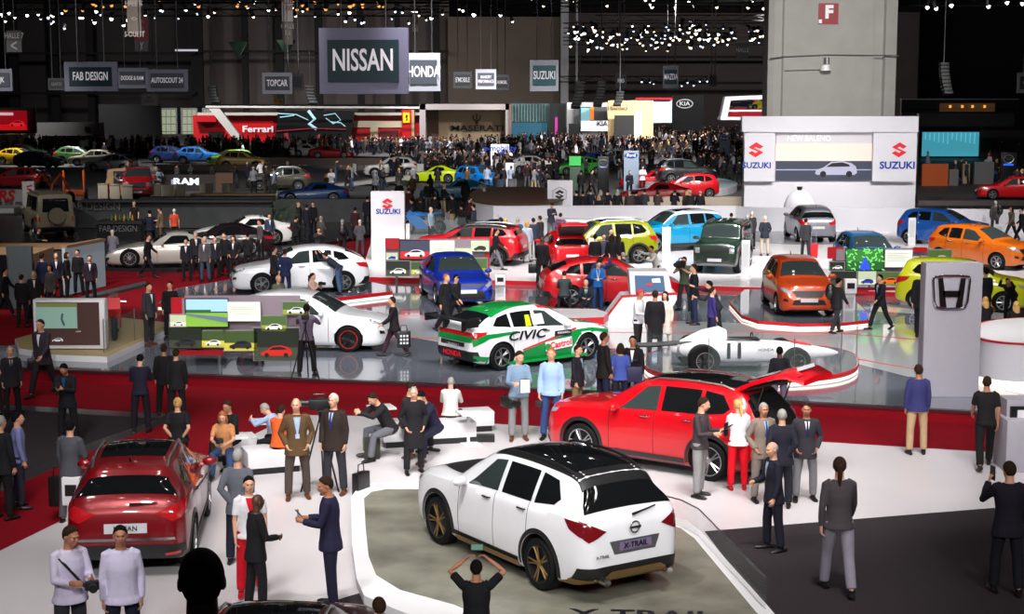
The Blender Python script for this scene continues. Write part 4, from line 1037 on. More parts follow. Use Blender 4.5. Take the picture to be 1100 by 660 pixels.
def rig(x0, x1, y, z, n, k):  # rigs above the frame, added so their lamps sparkle in car paint
    e = empty('unseen_sparkle_rig', ((x0 + x1) / 2, y, z), 0, 'unseen overhead lighting rig added for sparkle reflections above the stands, number %s from the camera' % k, 'lighting rig'); hw_ = (x1 - x0) / 2
    mb = MB(); [mb.cyl((-hw_, a, b), (hw_, a, b), .04, n=5) for a in (-.2, .2) for b in (0, .4)]; mb.build('chord', MATT, e)
    a = MB(); b = MB()
    for i in range(n): x = -hw_ + 2 * hw_ * (i + .5) / n + rnd0.uniform(-.2, .2); q = rnd0.uniform(-.5, .5); a.cyl((x, q, -.1), (x, q, -.5), .12, .15, n=8); b.ball((x, q, -.52), .11, 6)
    a.build('lamp_housings', BLACK, e); b.build('lamp_lenses', glow(255, 248, 238, 45), e)
rnd0 = random.Random(4)
for k, (x0, x1, y) in enumerate([(-9, 11, 10), (-10, 12, 15), (-11, 13, 20), (-12, 14, 26), (-12, 16, 33), (-13, 18, 41), (-8, 26, 52), (-6, 30, 62)]): rig(x0, x1, y, 14.5 if y < 50 else 15.5, 16, ['one', 'two', 'three', 'four', 'five', 'six', 'seven', 'eight'][k])
e = empty('wall_lamp', tuple(P(887, 70, Yp)), 0, 'round white lamp on a bracket on the concrete pier', 'lamp')
MB().cyl(ept(e, 888, 62, Yp - .2), ept(e, 888, 69, Yp - .2), .18, n=10).build('bracket', GREYM, e); MB().cyl(ept(e, 887, 76, Yp - .35), ept(e, 887, 69.5, Yp - .35), .36, .26, n=20).build('lamp_shade', WHITE, e)
e = empty('conduit', tuple(P(860, 60, Yp)), 0, 'thin cable conduit running across the concrete pier', 'conduit')
MB().tube([ept(e, 827, 63, Yp + .0), ept(e, 842, 61, Yp - .08), ept(e, 890, 59, Yp - .08), ept(e, 966, 60, Yp - .05)], .04, 6).build('cable', GREYM, e); MB().tube([ept(e, 843, 76, Yp - .05), ept(e, 882, 75, Yp - .05)], .03, 6).build('branch_cable', GREYM, e)

# ------------------------------------------------------------------ hanging signs
TEAL = mat('sign_teal', srgb(20, 46, 56), .5); SLATE = mat('sign_slate', srgb(66, 72, 84), .5); SFR = mat('sign_frame', srgb(130, 132, 152), .5); SFL = mat('sign_frame_light', srgb(178, 182, 196), .5)
def hsign(x0, y0, x1, y1, Y, txt, label, board=SLATE, frame=SFR, rot=0, inner=.1, tsize=.42, tm=None, sx=.8, lines=1, ropes=(.25, .75)):
    a = P(x0, y1, Y); b = P(x1, y0, Y); W, H = b.x - a.x, b.z - a.z
    e = empty('hanging_sign', ((a.x + b.x) / 2, Y, (a.z + b.z) / 2), R(rot), label, 'sign')
    if rot: W /= math.cos(R(rot))
    MB().box((0, 0, 0), (W, .12, H), bev=.01).build('sign_frame', frame, e, smooth=0)
    MB().box((0, -.085, 0), (W * (1 - 2 * inner), .06, H * (1 - 3.6 * inner)), bev=.005).build('sign_board', board, e, smooth=0)
    if txt: text('lettering', txt, H * tsize, tm or glow(228, 222, 232, .25), e, (0, -.12, 0), bold=.018, sx=sx * .95)
    for r in ropes: MB().cyl((W * (r - .5), 0, H / 2), (W * (r - .5), 0, H / 2 + 12), .018 * Y / 60, n=5).build('suspension_cable', GREYM, e)
    return e
hsign(69, 66.5, 127, 98, 78, 'FAB DESIGN', 'hanging teal sign in a pale frame with a two word name, leftmost large one', TEAL, rot=-8, tsize=.40, sx=.62)
hsign(126, 73, 159, 95, 86, 'DODGE & RAM', 'hanging slate sign between the teal two word sign and its right neighbour', tsize=.28, sx=.62)
hsign(158, 74.5, 202, 98.5, 82, 'AUTOSCOUT 24', 'hanging slate sign ending in number 24', tsize=.33, sx=.62)
hsign(52, 84, 70, 97, 110, 'ABARTH', 'small dim hanging sign half hidden behind the large teal two word sign', mat('dim_board', srgb(36, 40, 46), .6), mat('dim_frame', srgb(60, 60, 66), .6), tsize=.38, sx=.65, tm=mat('dim_letters', srgb(120, 116, 112), .6))
hsign(-14, 74, 13, 98, 82, 'BUJK', 'hanging slate sign cut by the left picture edge', tsize=.34, sx=.7)
hsign(304, 79, 326, 97, 96, '', 'dim hanging sign peeping out behind a white framed one left of the biggest sign', mat('slate_dim', srgb(60, 64, 76), .5), mat('frame_dim', srgb(105, 105, 115), .5))
hsign(282, 78, 314, 101, 84, 'TOPCAR', 'hanging slate sign in white frame left of the biggest sign', frame=SFL, tsize=.42, sx=.62)
hsign(343, 30, 439, 101, 46, 'NISSAN', 'biggest hanging sign with a dark teal board in a mauve frame', TEAL, mat('sign_mauve', srgb(118, 116, 142), .5), rot=-10, tsize=.46, sx=.66)
hsign(437, 57, 473, 98, 58, 'HONDA', 'hanging slate sign in pale frame right behind the biggest sign', frame=SFL, tsize=.40, sx=.6)
hsign(487, 77, 507, 95, 120, "E'MOBILE", 'small hanging dark sign, left one of three by the tan wall', mat('sign_dk', srgb(40, 54, 60), .5), mat('fr_dk', srgb(84, 88, 94), .5), tsize=.4, sx=.55)
hsign(530, 80, 547, 97, 124, 'CARSMOBIL', 'small hanging dark sign, right one of three by the tan wall', mat('sign_dk2', srgb(40, 54, 60), .5), mat('fr_dk2', srgb(84, 88, 94), .5), tsize=.3, sx=.5)
hsign(511, 74.5, 533, 96, 112, 'MANSORY\nPERFORMANCE', 'small hanging sign in white frame, middle one of three by the tan wall', frame=SFL, tsize=.22, sx=.55)
hsign(569, 64.5, 600, 98, 80, 'SUZUKI', 'hanging teal sign in bright white frame at the right end of the tan wall', mat('sign_teal_l', srgb(40, 88, 96), .5), SFL, rot=6, tsize=.36, sx=.62)
hsign(712, 70.5, 729, 95, 150, 'MAZDA', 'small hanging teal sign in white frame left of the concrete pier', mat('sign_tealm', srgb(30, 80, 100), .5), SFL, tsize=.36, sx=.5)
hsign(661, 79, 673, 95, 150, 'FORD', 'small dim grey hanging sign above the tan stand', mat('grey_b', srgb(70, 72, 76), .6), mat('grey_f', srgb(90, 92, 96), .6), tsize=.36, sx=.5)
hsign(762, 80, 770, 93, 170, '', 'tiny dim grey hanging sign near the concrete pier', mat('grey_b', (.1,) * 3, .6), mat('grey_f', (.1,) * 3, .6))
hsign(1092, 78, 1120, 100, 90, 'OPEL', 'hanging sign at the right picture edge', MATT, mat('fr_dk', (.1,) * 3, .5), tsize=.36)
hsign(152, 100.5, 170, 113.5, 130, "BAR\nL'EVEREST", 'small grey notice board naming a bar, hanging under the signs', mat('grey_notice', srgb(112, 108, 108), .6), mat('grey_notice', (.1,) * 3, .6), tsize=.3, sx=.7, tm=INK)
BAN = mat('banner_taupe', srgb(104, 94, 86), .6); BANR = mat('banner_red', srgb(104, 22, 32), .6); BANW = mat('banner_pale', srgb(168, 158, 156), .6); BAND = mat('banner_dark', srgb(54, 54, 56), .6)
def banner(parts, Y, label, rot=0):
    x0 = parts[0][0]; e = empty('hanging_banner', tuple(P((parts[0][0] + parts[0][2]) / 2, parts[0][1], Y)), 0, label, 'banner')
    for (a, b, c, d, m, t, ts, tm) in parts:
        wbox('banner_panel', a, b, c, d, Y, .06, m, e)
        if t: text('lettering', t, ts, tm, e, ept(e, (a + c) / 2, (b + d) / 2, Y - .03), sx=.7, bold=.01)
    p = ept(e, (parts[0][0] + parts[0][2]) / 2, parts[0][1], Y); MB().cyl(p, p + Vector((0, .03, 8)), .03, n=5).build('suspension_cable', GREYM, e)
    return e
banner([(137, -12, 151, 5, mat('banner_l', srgb(150, 140, 134), .6), '', 1, INK), (137, 5, 151, 36, BAN, 'HALLES\n\n<>\n\nS-OUEST', .42, BANW)], 92, 'tall taupe hanging banner with white direction arrows, upper left')
banner([(144.5, 17, 159, 44, BANR, 'S', 1.3, BAN), (145, 44, 159, 55, mat('banner_g', srgb(66, 64, 66), .6), 'Y', .6, BANW)], 99, 'dark red hanging banner above a grey square behind the taupe banner')
banner([(303, -12, 314, 23, BANW, 'ALLEE\n5100', .4, BANR), (304, 23, 314, 48, BAN, 'HALLE\n5 6\n7', .4, BANW)], 100, 'tall pale hanging banner reading alley 5100')
banner([(443, 14, 449, 34, BANW, '5200', .4, BANR), (443.5, 35, 449, 56, mat('banner_g2', srgb(86, 82, 80), .6), '', 1, INK)], 125, 'narrow pale hanging banner right above the slate sign behind the biggest one')
banner([(791, 29, 804, 46, mat('banner_g3', srgb(96, 92, 96), .6), 'ALLEE\n5000', .55, BANR), (791, 46, 804, 62, BAND, 'HALLE', .5, BANW)], 130, 'dark hanging banner reading alley 5000 left of the concrete pier')
banner([(7, 33, 23, 44, mat('banner_g4', srgb(60, 60, 62), .6), 'HALLE 7', .5, BANW), (7, 44, 23, 56, mat('banner_g5', srgb(74, 74, 76), .6), '<', 1.2, BANW)], 110, 'square grey hanging hall number sign with an arrow in the far upper left')
for (a, b, lab) in ((245, 56, 'green triangular exit sign hung left of a dark column'), (297, 54, 'green triangular exit sign behind the tall pale banner')):
    e = empty('exit_sign', tuple(P(a + 9, b, 150)), 0, lab, 'sign'); p = [ept(e, x, y, 150) for x, y in ((a, b - 11), (a + 21, b - 11), (a + 11, b + 7))]
    MB().prism([(q.x, q.z) for q in p], -.05, .05, 'Y').build('sign_board', mat('exit_green', srgb(14, 52, 30), .6), e, smooth=0)
e = empty('light_bar', tuple(P(200, 54, 120)), 0, 'slim white hanging light bar in the upper left', 'lamp'); wbox('lamp_tube', 188, 53, 212, 55, 120, .2, glow(215, 215, 225, .7), e)
e = empty('number_sign', tuple(P(298, 109, 150)), 0, 'tiny amber number sign under the white framed hanging sign', 'sign'); wbox('sign_board', 293.5, 106.5, 303, 112, 150, .1, mat('amber', srgb(150, 100, 20), .5), e); text('lettering', '514', .4, INK, e, ept(e, 298.2, 109.2, 149.9), bold=.02)

# line-array loudspeakers, hung and curved
def line_array(x, y0, y1, wpx, Y, n, label, lean=1):
    e = empty('line_array_speaker', tuple(P(x, y0, Y)), 0, label, 'loudspeaker', 'hanging line array loudspeakers')
    h = (y1 - y0) / n
    for k in range(n):
        c = ept(e, x + lean * (k / n) ** 2 * wpx * .6, y0 + h * (k + .5), Y); MB().box(c, (wpx / FOC * Y, .6, h * .92 / FOC * Y), rx=R(-2 * k), bev=.02).build('speaker_cabinet', BLACK, e)
    p = ept(e, x, y0, Y); MB().cyl(p, p + Vector((0, 0, 10)), .03, n=5).build('suspension_cable', GREYM, e)
line_array(228, 92, 111, 9, 120, 6, 'black hanging line array loudspeaker between the two left sign clusters'); line_array(333, 92, 112, 9, 115, 6, 'black hanging line array loudspeaker left of the biggest sign')
line_array(623, 87, 116, 10, 95, 8, 'largest black line array loudspeaker right of the tan wall', -1); line_array(646, 87, 114, 9, 100, 8, 'black line array loudspeaker second from the tan wall', -1); line_array(666, 98, 114, 8, 105, 5, 'black line array loudspeaker third from the tan wall', -1)
line_array(1014, 67, 102, 9, 110, 9, 'dim line array loudspeaker before the black wall on the right')

# ------------------------------------------------------------------ lighting rigs and lamps
LAMPB = mat('lamp_housing', srgb(26, 26, 28), .5)
def lampmesh(col, s):
    mb = MB(); mb.mi = 0; mb.cyl((0, 0, .1), (0, 0, .5), .14, n=8); mb.box((0, 0, .55), (.3, .06, .08)); mb.mi = 1; mb.cyl((0, 0, .09), (0, 0, .07), .13, n=10); mb.ball((0, 0, .04), .10, 6)
    return mb.mesh('spotlight', [LAMPB, glow(*col, s)], 40)
LM = [lampmesh((255, 255, 255), 9), lampmesh((255, 235, 200), 5), lampmesh((255, 180, 90), 1.1), lampmesh((210, 225, 255), 3)]
def truss(name, px0, py0, px1, py1, Y, label):
    a, b = P(px0, py0, Y), P(px1, py1, Y); e = empty(name, tuple(a), 0, label, 'truss'); d = b - a; n = max(4, int(d.length / 2))
    mb = MB()
    for o in ((0, 0, 0), (0, 0, .6), (0, .6, 0), (0, .6, .6)): mb.cyl(Vector(o), d + Vector(o), .05, n=4)
    mb.build('chord', MATT, e); mb = MB()
    for k in range(n): mb.cyl(d * (k / n) + Vector((0, 0, 0 if k % 2 else .6)), d * ((k + 1) / n) + Vector((0, 0, .6 if k % 2 else 0)), .03, n=4)
    mb.build('lattice', MATT, e)
rigs = [(0, 3, 12, 130, 150), (0, 450, 12, 150, 165), (270, 820, 5, 170, 150), (450, 560, 14, 180, 160), (605, 830, 38, 215, 200), (610, 825, 52, 240, 220)]
for k, (x0, y, x1, Y) in enumerate([(-60, 10, 470, 140), (-60, 17, 470, 152), (-60, 3, 830, 128), (440, 13, 830, 170), (605, 30, 828, 205), (605, 40, 828, 225), (605, 48, 828, 245), (640, 22, 828, 188), (968, 6, 1160, 120), (600, 88, 760, 180)]):
    truss('lighting_truss', x0, y, x1, y, Y, ['black lighting truss across the upper left', 'rear black lighting truss across the upper left', 'highest black lighting truss along the top edge', 'black lighting truss above the tan wall', 'front black truss in the dense rig left of the pier', 'second black truss in the dense rig left of the pier', 'lowest black truss in the dense rig left of the pier', 'upper black truss above the dense rig left of the pier', 'black lighting truss before the dark wall right of the pier', 'black truss carrying small blue lights left of the pier'][k])
def lamp(px, py, Y, k, s, label, grp):
    o = bpy.data.objects.new('spotlight', LM[k]); COL.objects.link(o); p = P(px, py, Y); o.location = p; o.scale = (s,) * 3; o.rotation_euler = (random.uniform(-.5, .5), random.uniform(-.4, .4), 0)
    tag(o, label, 'spotlight', grp)
rnd = random.Random(3)
for k in range(62): x = rnd.uniform(-5, 470); lamp(x, 17 + rnd.gauss(0, 4.5) + 4 * math.sin(x / 60), 146 + rnd.uniform(-8, 8), rnd.choice([0, 0, 1, 0, 3]), rnd.uniform(.7, 1.25), 'small bright spotlight on the rig across the upper left', 'spotlights on the upper left rig')
for k in range(30): x = rnd.uniform(60, 430); lamp(x, rnd.uniform(2, 12), 135 + rnd.uniform(-6, 6), 2, rnd.uniform(.8, 1.4), 'small amber spotlight on the highest rig at upper left', 'amber spotlights on the upper left rig')
for k in range(26): x = rnd.uniform(440, 830); lamp(x, 5 + rnd.gauss(0, 5) + (10 if x < 560 else 0), 165 + rnd.uniform(-10, 10), rnd.choice([0, 1]), rnd.uniform(.9, 1.6), 'small bright spotlight on the rig above the tan wall', 'spotlights above the tan wall')
for k in range(150):
    x = rnd.uniform(610, 828); lamp(x, rnd.triangular(24, 58, 42) + (x - 720) * -.01, rnd.uniform(200, 250), rnd.choice([0, 1, 1, 3]), rnd.uniform(.9, 1.9), 'small bright spotlight in the dense rig left of the concrete pier', 'spotlights in the dense rig left of the pier')
for x, y in [(996, 9), (1006, 10), (1022, 7), (1062, 8), (1082, 4), (1098, 5)]: lamp(x, y, 118, 0, 1.1, 'bright spotlight on the truss right of the concrete pier', 'spotlights right of the pier')
for k in range(12): lamp(690 + k * 7 + rnd.uniform(-2, 2), 90 + rnd.uniform(-2, 3), 178, 3, .8, 'small bluish spotlight above the tan stand', 'bluish spotlights above the tan stand')
# ================================================================== stands behind
def stand(name, x, y, Y, label, cat='stand'): return empty(name, (P(x, y, Y).x, Y, 0), 0, label, cat)
Yf = 215
e = stand('red_stand', 330, 165, Yf, 'long red stand with sloping white beam and a giant dark screen in the background')
wbox('back_wall', 208, 124, 452, 163, Yf, 1, REDP, e); wbox('roof_fascia', 208, 124, 232, 131, Yf - 2, 2, REDP, e); wbox('roof_edge', 212, 121, 452, 124, Yf - 1.5, 1, mat('pale_fascia', srgb(190, 180, 172), .6), e); wbox('lit_band', 380, 130, 446, 137, Yf - .3, .2, mat('warm_white', srgb(200, 185, 160), .6), e)
mb = MB(); p = [ept(e, x, y, Yf - 6) for x, y in ((222, 114), (234, 114), (273, 166), (266, 168))]; mb.prism([(q.x, q.z) for q in p], -6, -5.2, 'Y'); mb.build('sloping_beam', mat('beam_white', srgb(205, 200, 198), .5), e, smooth=0)
p = ept(e, 221, 115, Yf - 6); q = ept(e, 452, 116, Yf - 6); MB().cyl(p, q, .16, n=6).build('roof_beam', mat('beam_white', (.6,) * 3), e)
mb = MB(); p = [ept(e, x, y, Yf - 3) for x, y in ((299, 119), (381, 119), (374, 163), (293, 163))]; mb.prism([(q.x, q.z) for q in p], -3, -2.4, 'Y'); mb.build('giant_screen', BLACKP, e, smooth=0)
def strokes(parent, name, pts, Y, wd, m):
    mb = MB(); mb.tube([ept(parent, x, y, Y) for x, y in pts], wd, 5, xs=.3); mb.build(name, m, parent)
GI = glow(150, 190, 205, .8); RI = glow(110, 24, 30, .5)
for q in ([(299, 122), (318, 123), (331, 129)], [(301, 126), (316, 124)], [(331, 119), (338, 128), (332, 133), (340, 139)], [(348, 124), (360, 122), (366, 129), (358, 133), (350, 127)], [(356, 131), (366, 132), (371, 136)]): strokes(e, 'screen_image', q, Yf - 3.1, .22, GI)
for q in ([(297, 141), (335, 138), (372, 139)], [(341, 146), (346, 150), (345, 158)], [(307, 143), (309, 156)]): strokes(e, 'screen_image', q, Yf - 3.1, .3, RI)
text('lettering', 'Ferrari', 1.15, WHITEI, e, ept(e, 277, 139, Yf - .2), bold=.03, sx=1.3)
wbox('side_screen', 224, 142, 240, 153, Yf - .2, .2, BLACKP, e); wbox('pale_panel', 398, 136, 406, 160, Yf - .4, .3, mat('warm_white', (.5,) * 3), e); wbox('doorway', 408, 140, 428, 160, Yf - .4, .3, mat('dark_red', srgb(90, 8, 16), .5), e); wbox('tower', 432, 118, 442, 160, Yf - 2.5, 2, REDP, e)
wbox('tower_edge', 442, 118, 445, 160, Yf - 2.5, 2, mat('warm_white2', srgb(190, 150, 120), .5), e); wbox('yellow_badge', 433, 121, 440, 132, Yf - 2.8, .2, glow(245, 200, 0, .5), e)
mb = MB(); s = [(-.1, -.5), (.0, -.1), (-.15, .1), (-.05, .35), (.1, .5), (.12, .3), (.3, .2), (.12, .1), (.15, -.15), (.28, -.4), (.1, -.3)]; mb.prism([(a, b) for a, b in s], -.03, 0, 'Y'); o = mb.build('prancing_mark', INK, e, smooth=0); o.location = ept(e, 436.5, 126.5, Yf - 2.85)
e = stand('beige_stand', 500, 165, 208, 'warm beige lit stand with a trident emblem in the background')
wbox('back_wall', 453, 118, 546, 160, 210, 1, mat('beige_wall', srgb(196, 172, 140), .6, noise=.05), e); wbox('frame_side', 451, 112, 457, 163, 206, 4, mat('frame_pale', srgb(168, 158, 160), .5), e); wbox('frame_side', 543, 112, 549, 163, 206, 4, mat('frame_pale', (.4,) * 3), e); wbox('frame_top', 451, 112, 549, 118, 206, 4, mat('frame_pale', (.4,) * 3), e)
wbox('dark_column', 457, 118, 471, 160, 209, .6, BRN, e); wbox('doorway', 499, 152, 510, 162, 209.5, .5, INK, e); wbox('white_block', 475, 152, 483, 160, 209.4, .5, WHITEW, e); text('lettering', 'MASERATI', 1.0, INK, e, ept(e, 513, 138, 209.8), bold=.01, sx=1.5)
mb = MB(); c = ept(e, 512, 128, 209.8)
for q in ([(0, -.8), (0, .7)], [(-.45, .5), (-.45, 0), (0, -.3)], [(.45, .5), (.45, 0), (0, -.3)], [(-.25, -.45), (.25, -.45)]): mb.tube([c + Vector((a, -.05, b)) for a, b in q], .07, 5)
mb.build('trident_emblem', INK, e)
e = stand('glass_stand', 578, 160, 205, 'dark teal glass fronted stand with curtains in the background')
wbox('back_wall', 549, 111, 607, 156, 208, 1, mat('teal_curtain', srgb(56, 84, 88), .5, noise=.4, nscale=1.5), e); wbox('dark_part', 590, 111, 608, 156, 206, 1, BLACKP, e); wbox('lit_screen', 549.5, 132, 588, 152, 207, .3, glow(22, 70, 90, .6), e); wbox('pink_screen', 596, 126, 599, 148, 205.8, .2, glow(150, 40, 120, .6), e); wbox('side_frame', 547, 112, 549.5, 160, 205, 2, mat('frame_br', srgb(120, 96, 84), .5), e)
for k in range(12): wbox('curtain_fold', 550 + k * 3.2, 112, 551.2 + k * 3.2, 131, 207.5, .3, mat('teal_fold', srgb(90, 120, 120), .6), e)
e = stand('screen_stand', 632, 160, 195, 'white framed stand with a truck picture wall in the background')
wbox('back_wall', 609, 110, 655, 152, 198, .8, mat('pale_grey_wall', srgb(176, 176, 178), .6), e); wbox('picture_wall', 616, 115, 652, 137, 197, .5, mat('picture_dark', srgb(70, 72, 74), .5), e); wbox('picture_road', 624, 116, 634, 136, 196.8, .2, glow(120, 170, 180, .6), e); wbox('picture_orange', 634, 115, 638, 129, 196.7, .2, glow(225, 120, 30, .6), e)
wbox('fascia', 624, 130, 653, 141, 193, 1, WHITEW, e); wbox('loudspeaker_stack', 611, 133, 622, 162, 190, 1, BLACKP, e); text('lettering', 'KIA', .8, INK, e, ept(e, 647, 133, 192.9), bold=.02)
e = stand('tan_stand', 678, 158, 192, 'tan lit stand with a dark doorway in the background left of the pier')
wbox('back_wall', 653, 108, 702, 152, 194, 1, mat('warm_tan', srgb(214, 182, 132), .6), e); wbox('dark_opening', 660, 124, 681, 152, 193, .5, mat('dark_grey', srgb(44, 42, 44), .5), e); wbox('light_part', 681, 120, 690, 152, 193, .5, mat('cream', srgb(226, 208, 172), .6), e); text('lettering', 'Bentley', .7, INK, e, ept(e, 665, 116, 193.8))
e = stand('blue_stand', 712, 130, 200, 'pale blue wall with red top edge right of the tan stand')
wbox('wall_panel', 701, 107, 722, 132, 198, 1, mat('pale_blue', srgb(160, 178, 198), .5), e); wbox('red_edge', 683, 105, 722, 107, 197.5, .5, REDP, e)
e = stand('black_stand', 738, 135, 205, 'black wall with an oval emblem in the background')
wbox('wall_panel', 722, 103, 756, 140, 205, 1, BLACKP, e); mb = MB(); c = ept(e, 735.5, 111.5, 204.8); mb.tube([c + Vector((1.0 * math.cos(a), 0, .52 * math.sin(a))) for a in [k * math.pi / 12 for k in range(25)]], .06, 5); mb.build('oval_emblem', WHITEI, e); text('lettering', 'KIA', .7, WHITEI, e, c, bold=.02, sx=1.2)
e = stand('red_pod_stand', 800, 130, 200, 'white shell stand with red interior and small cars displayed up high')
wbox('red_interior', 784, 106, 829, 127, 201, 1, glow(215, 30, 44, .35), e); mb = MB(); p = [ept(e, x, y, 198) for x, y in ((774, 128), (779, 104), (829, 102), (829, 106), (785, 108), (781, 128))]; mb.prism([(q.x, q.z) for q in p], -2, 0, 'Y'); mb.build('white_shell', WHITEW, e, smooth=0); wbox('shelf', 780, 118, 829, 120, 199, 1.5, WHITEW, e); wbox('lower_front', 774, 126, 829, 129, 197, 3, WHITEW, e)
e = stand('gallery', 1030, 130, 150, 'dark upper gallery with amber lights right of the pier')
wbox('gallery_front', 968, 122, 1090, 136, 150, .4, mat('dark_glassy', srgb(40, 42, 42), .3, noise=.2), e); wbox('back_wall', 968, 107, 1095, 122, 156, .5, BLACKP, e); wbox('lit_bar', 1010, 111, 1069, 120, 155.5, .3, glow(60, 40, 22, .8), e); wbox('gallery_top', 968, 106, 1095, 107.2, 149, .5, GREYM, e)
for k, x in enumerate((1021, 1034, 1045, 1058)): wbox('amber_light', x - 1, 113, x + 1.2, 116, 155, .2, glow(230, 160, 70, 1.2), e)
e = stand('video_screen_stand', 1020, 170, 165, 'bright turquoise video screen with silhouettes before it on the right')
wbox('screen', 991, 142, 1052, 168, 165, .4, glow(70, 165, 185, .75), e); wbox('stand_wall', 1052, 140, 1130, 185, 166, .4, mat('dim_brown', srgb(40, 32, 28), .6), e)
for k in range(12): wbox('water_streak', 994 + k * 4.8, 143, 994.7 + k * 4.8, 150 + (k * 7) % 6, 164.9, .1, glow(150, 215, 225, .6), e)
e = stand('orange_stand', 998, 210, 118, 'glowing orange partition within the dark stand at right'); wbox('partition', 990, 176, 1019, 208, 118, .3, mat('orange_panel', srgb(176, 74, 14), .5), e); wbox('grey_partition', 1019, 182, 1030, 208, 118.4, .3, mat('grey_partition', srgb(100, 98, 98), .5), e); wbox('grey_partition', 1046, 174, 1068, 206, 120, .3, mat('grey_partition', (.1,) * 3), e); wbox('cream_partition', 1034, 176, 1042, 202, 121, .3, mat('cream_p', srgb(160, 140, 110), .5), e)
e, Y, wd, ht = pylon(1076, 1091, 164, 208, 0, .4, BLACKP, 'brand_pylon', 'black pylon with winged round emblem in the dark stand at right')
def ring(parent, c, rx, rz, r, m, nm='round_emblem'):
    mb = MB(); mb.tube([c + Vector((rx * math.cos(a), 0, rz * math.sin(a))) for a in [k * math.pi / 10 for k in range(21)]], r, 5); mb.build(nm, m, parent)
def wings(parent, c, s, m): mb = MB(); mb.tube([c + Vector((-.9 * s, 0, .45 * s)), c + Vector((0, 0, -.25 * s)), c + Vector((.9 * s, 0, .45 * s))], .07 * s, 5); mb.build('wing_mark', m, parent)
c = ept(e, 1083.5, 171, Y - .02); ring(e, c, .34, .26, .04, GREYM); wings(e, c, .3, GREYM); wbox('blue_strip', 1078, 176, 1089, 178, Y - .03, .02, glow(40, 90, 220, .8), e)
e, Y, wd, ht = pylon(642, 654, 168, 212, 0, .4, BLACKP, 'brand_pylon', 'black pylon with winged round emblem left of the pale blue oval one'); c = ept(e, 648, 176, Y - .02); ring(e, c, .3, .24, .04, GREYM); wings(e, c, .26, GREYM); wbox('blue_strip', 643.5, 179, 652, 180.5, Y - .03, .02, glow(40, 90, 220, .8), e)
e, Y, wd, ht = pylon(670, 686, 162, 205, 0, .4, mat('pylon_blue', srgb(120, 134, 152), .5), 'brand_pylon', 'pale grey blue pylon with dark blue oval emblem near the red low cars')
def oval(parent, c, w): mb = MB(); mb.lathe([(0, -.02), (w, -.02), (w * 1.06, 0), (0, .0)], axis='Y', n=20); o = mb.build('oval_emblem', mat('oval_blue', srgb(20, 50, 130), .4), parent); o.location = c; o.scale = (1, 1, .42); return text('lettering', 'Ford', w * .75, WHITEI, parent, c + Vector((0, -.05, 0)), bold=.01)
oval(e, ept(e, 678, 167, Y - .03), .42)
e, Y, wd, ht = pylon(773, 784, 145, 178, 0, .4, mat('pylon_blue', (.2,) * 3), 'brand_pylon', 'small pale blue pylon with oval emblem left of the white backdrop wall'); oval(e, ept(e, 778, 148.5, Y - .03), .5)
e, Y, wd, ht = pylon(669, 683, 161, 166, 0, .3, WHITEW, 'signboard', 'thin pale board on top of crowd far left of pier', 'board') if 0 else (None,) * 4
e, Y, wd, ht = pylon(612, 624, 168, 204, 0, .3, mat('pylon_dkg', srgb(50, 66, 54), .5), 'brand_pylon', 'dark pylon with green head panel among the crowd'); wbox('green_head', 611.5, 168, 624, 178, Y - .1, .1, glow(50, 150, 70, .5), e)
e, Y, wd, ht = pylon(527, 547, 155, 178, 0, .3, WHITEW, 'brand_pylon', 'white sign panel with a blue looping line and small lettering'); strokes(e, 'blue_loop', [(531, 173), (536, 166), (543, 163), (545, 166), (538, 170), (534, 175)], Y - .05, .22, mat('loop_blue', srgb(20, 60, 170), .4)); text('lettering', 'e-mobility', .75, mat('loop_blue', (0, 0, 1)), e, ept(e, 537, 159.5, Y - .03), bold=.01)
e, Y, wd, ht = pylon(543, 552, 175, 204, 0, .3, WHITEW, 'brand_pylon', 'narrow white pylon below the sign with the blue looping line')

# left background
e = stand('concrete_portal', 72, 165, 190, 'grey concrete look portal stand in the upper left background')
PORT = mat('portal_grey', srgb(104, 102, 100), .7, noise=.1)
wbox('lintel', 38, 132, 107, 146, 190, 2, PORT, e); wbox('left_pier', 38, 146, 45, 164, 190, 2, PORT, e); wbox('right_pier', 99, 146, 107, 164, 190, 2, PORT, e); wbox('inner_wall', 45, 141, 99, 164, 193, .5, BLACKP, e); wbox('pale_door', 58, 143, 66, 163, 191, .5, mat('portal_grey2', srgb(88, 84, 80), .6), e); wbox('round_sign', 91, 136, 96, 141, 189.8, .1, INK, e); wbox('notice', 99, 136, 104, 141, 189.8, .1, mat('mauve_notice', srgb(110, 100, 130), .5), e)
e = stand('video_stand', 12, 165, 185, 'stand with a red car film on a wide video screen, upper left edge'); wbox('screen', -20, 119, 28, 140, 185, .3, glow(150, 12, 26, .7), e); wbox('screen_surround', -20, 116, 38, 143, 186, .4, BLACKP, e); wbox('lit_wall', -20, 144, 25, 165, 188, .5, mat('lit_yellow', srgb(190, 170, 110), .6, noise=.4, nscale=1.2), e); carpic(e, 18, 135, 16, 184.9, glow(230, 40, 50, .8))
wbox('screen_floor', -20, 134, 28, 139.8, 184.95, .05, glow(215, 24, 30, .7), e); wbox('screen_light', -10, 121, 14, 124, 184.95, .05, glow(230, 200, 210, .6), e)
mb = MB(); e = stand('dark_wall_stand', 135, 150, 200, 'dark blank stand wall right of the concrete look portal'); wbox('wall_panel', 107, 112, 172, 150, 200, .8, mat('charcoal_wall', srgb(28, 30, 32), .6), e); wbox('step_panel', 150, 150, 172, 162, 199, 1, PORT, e)
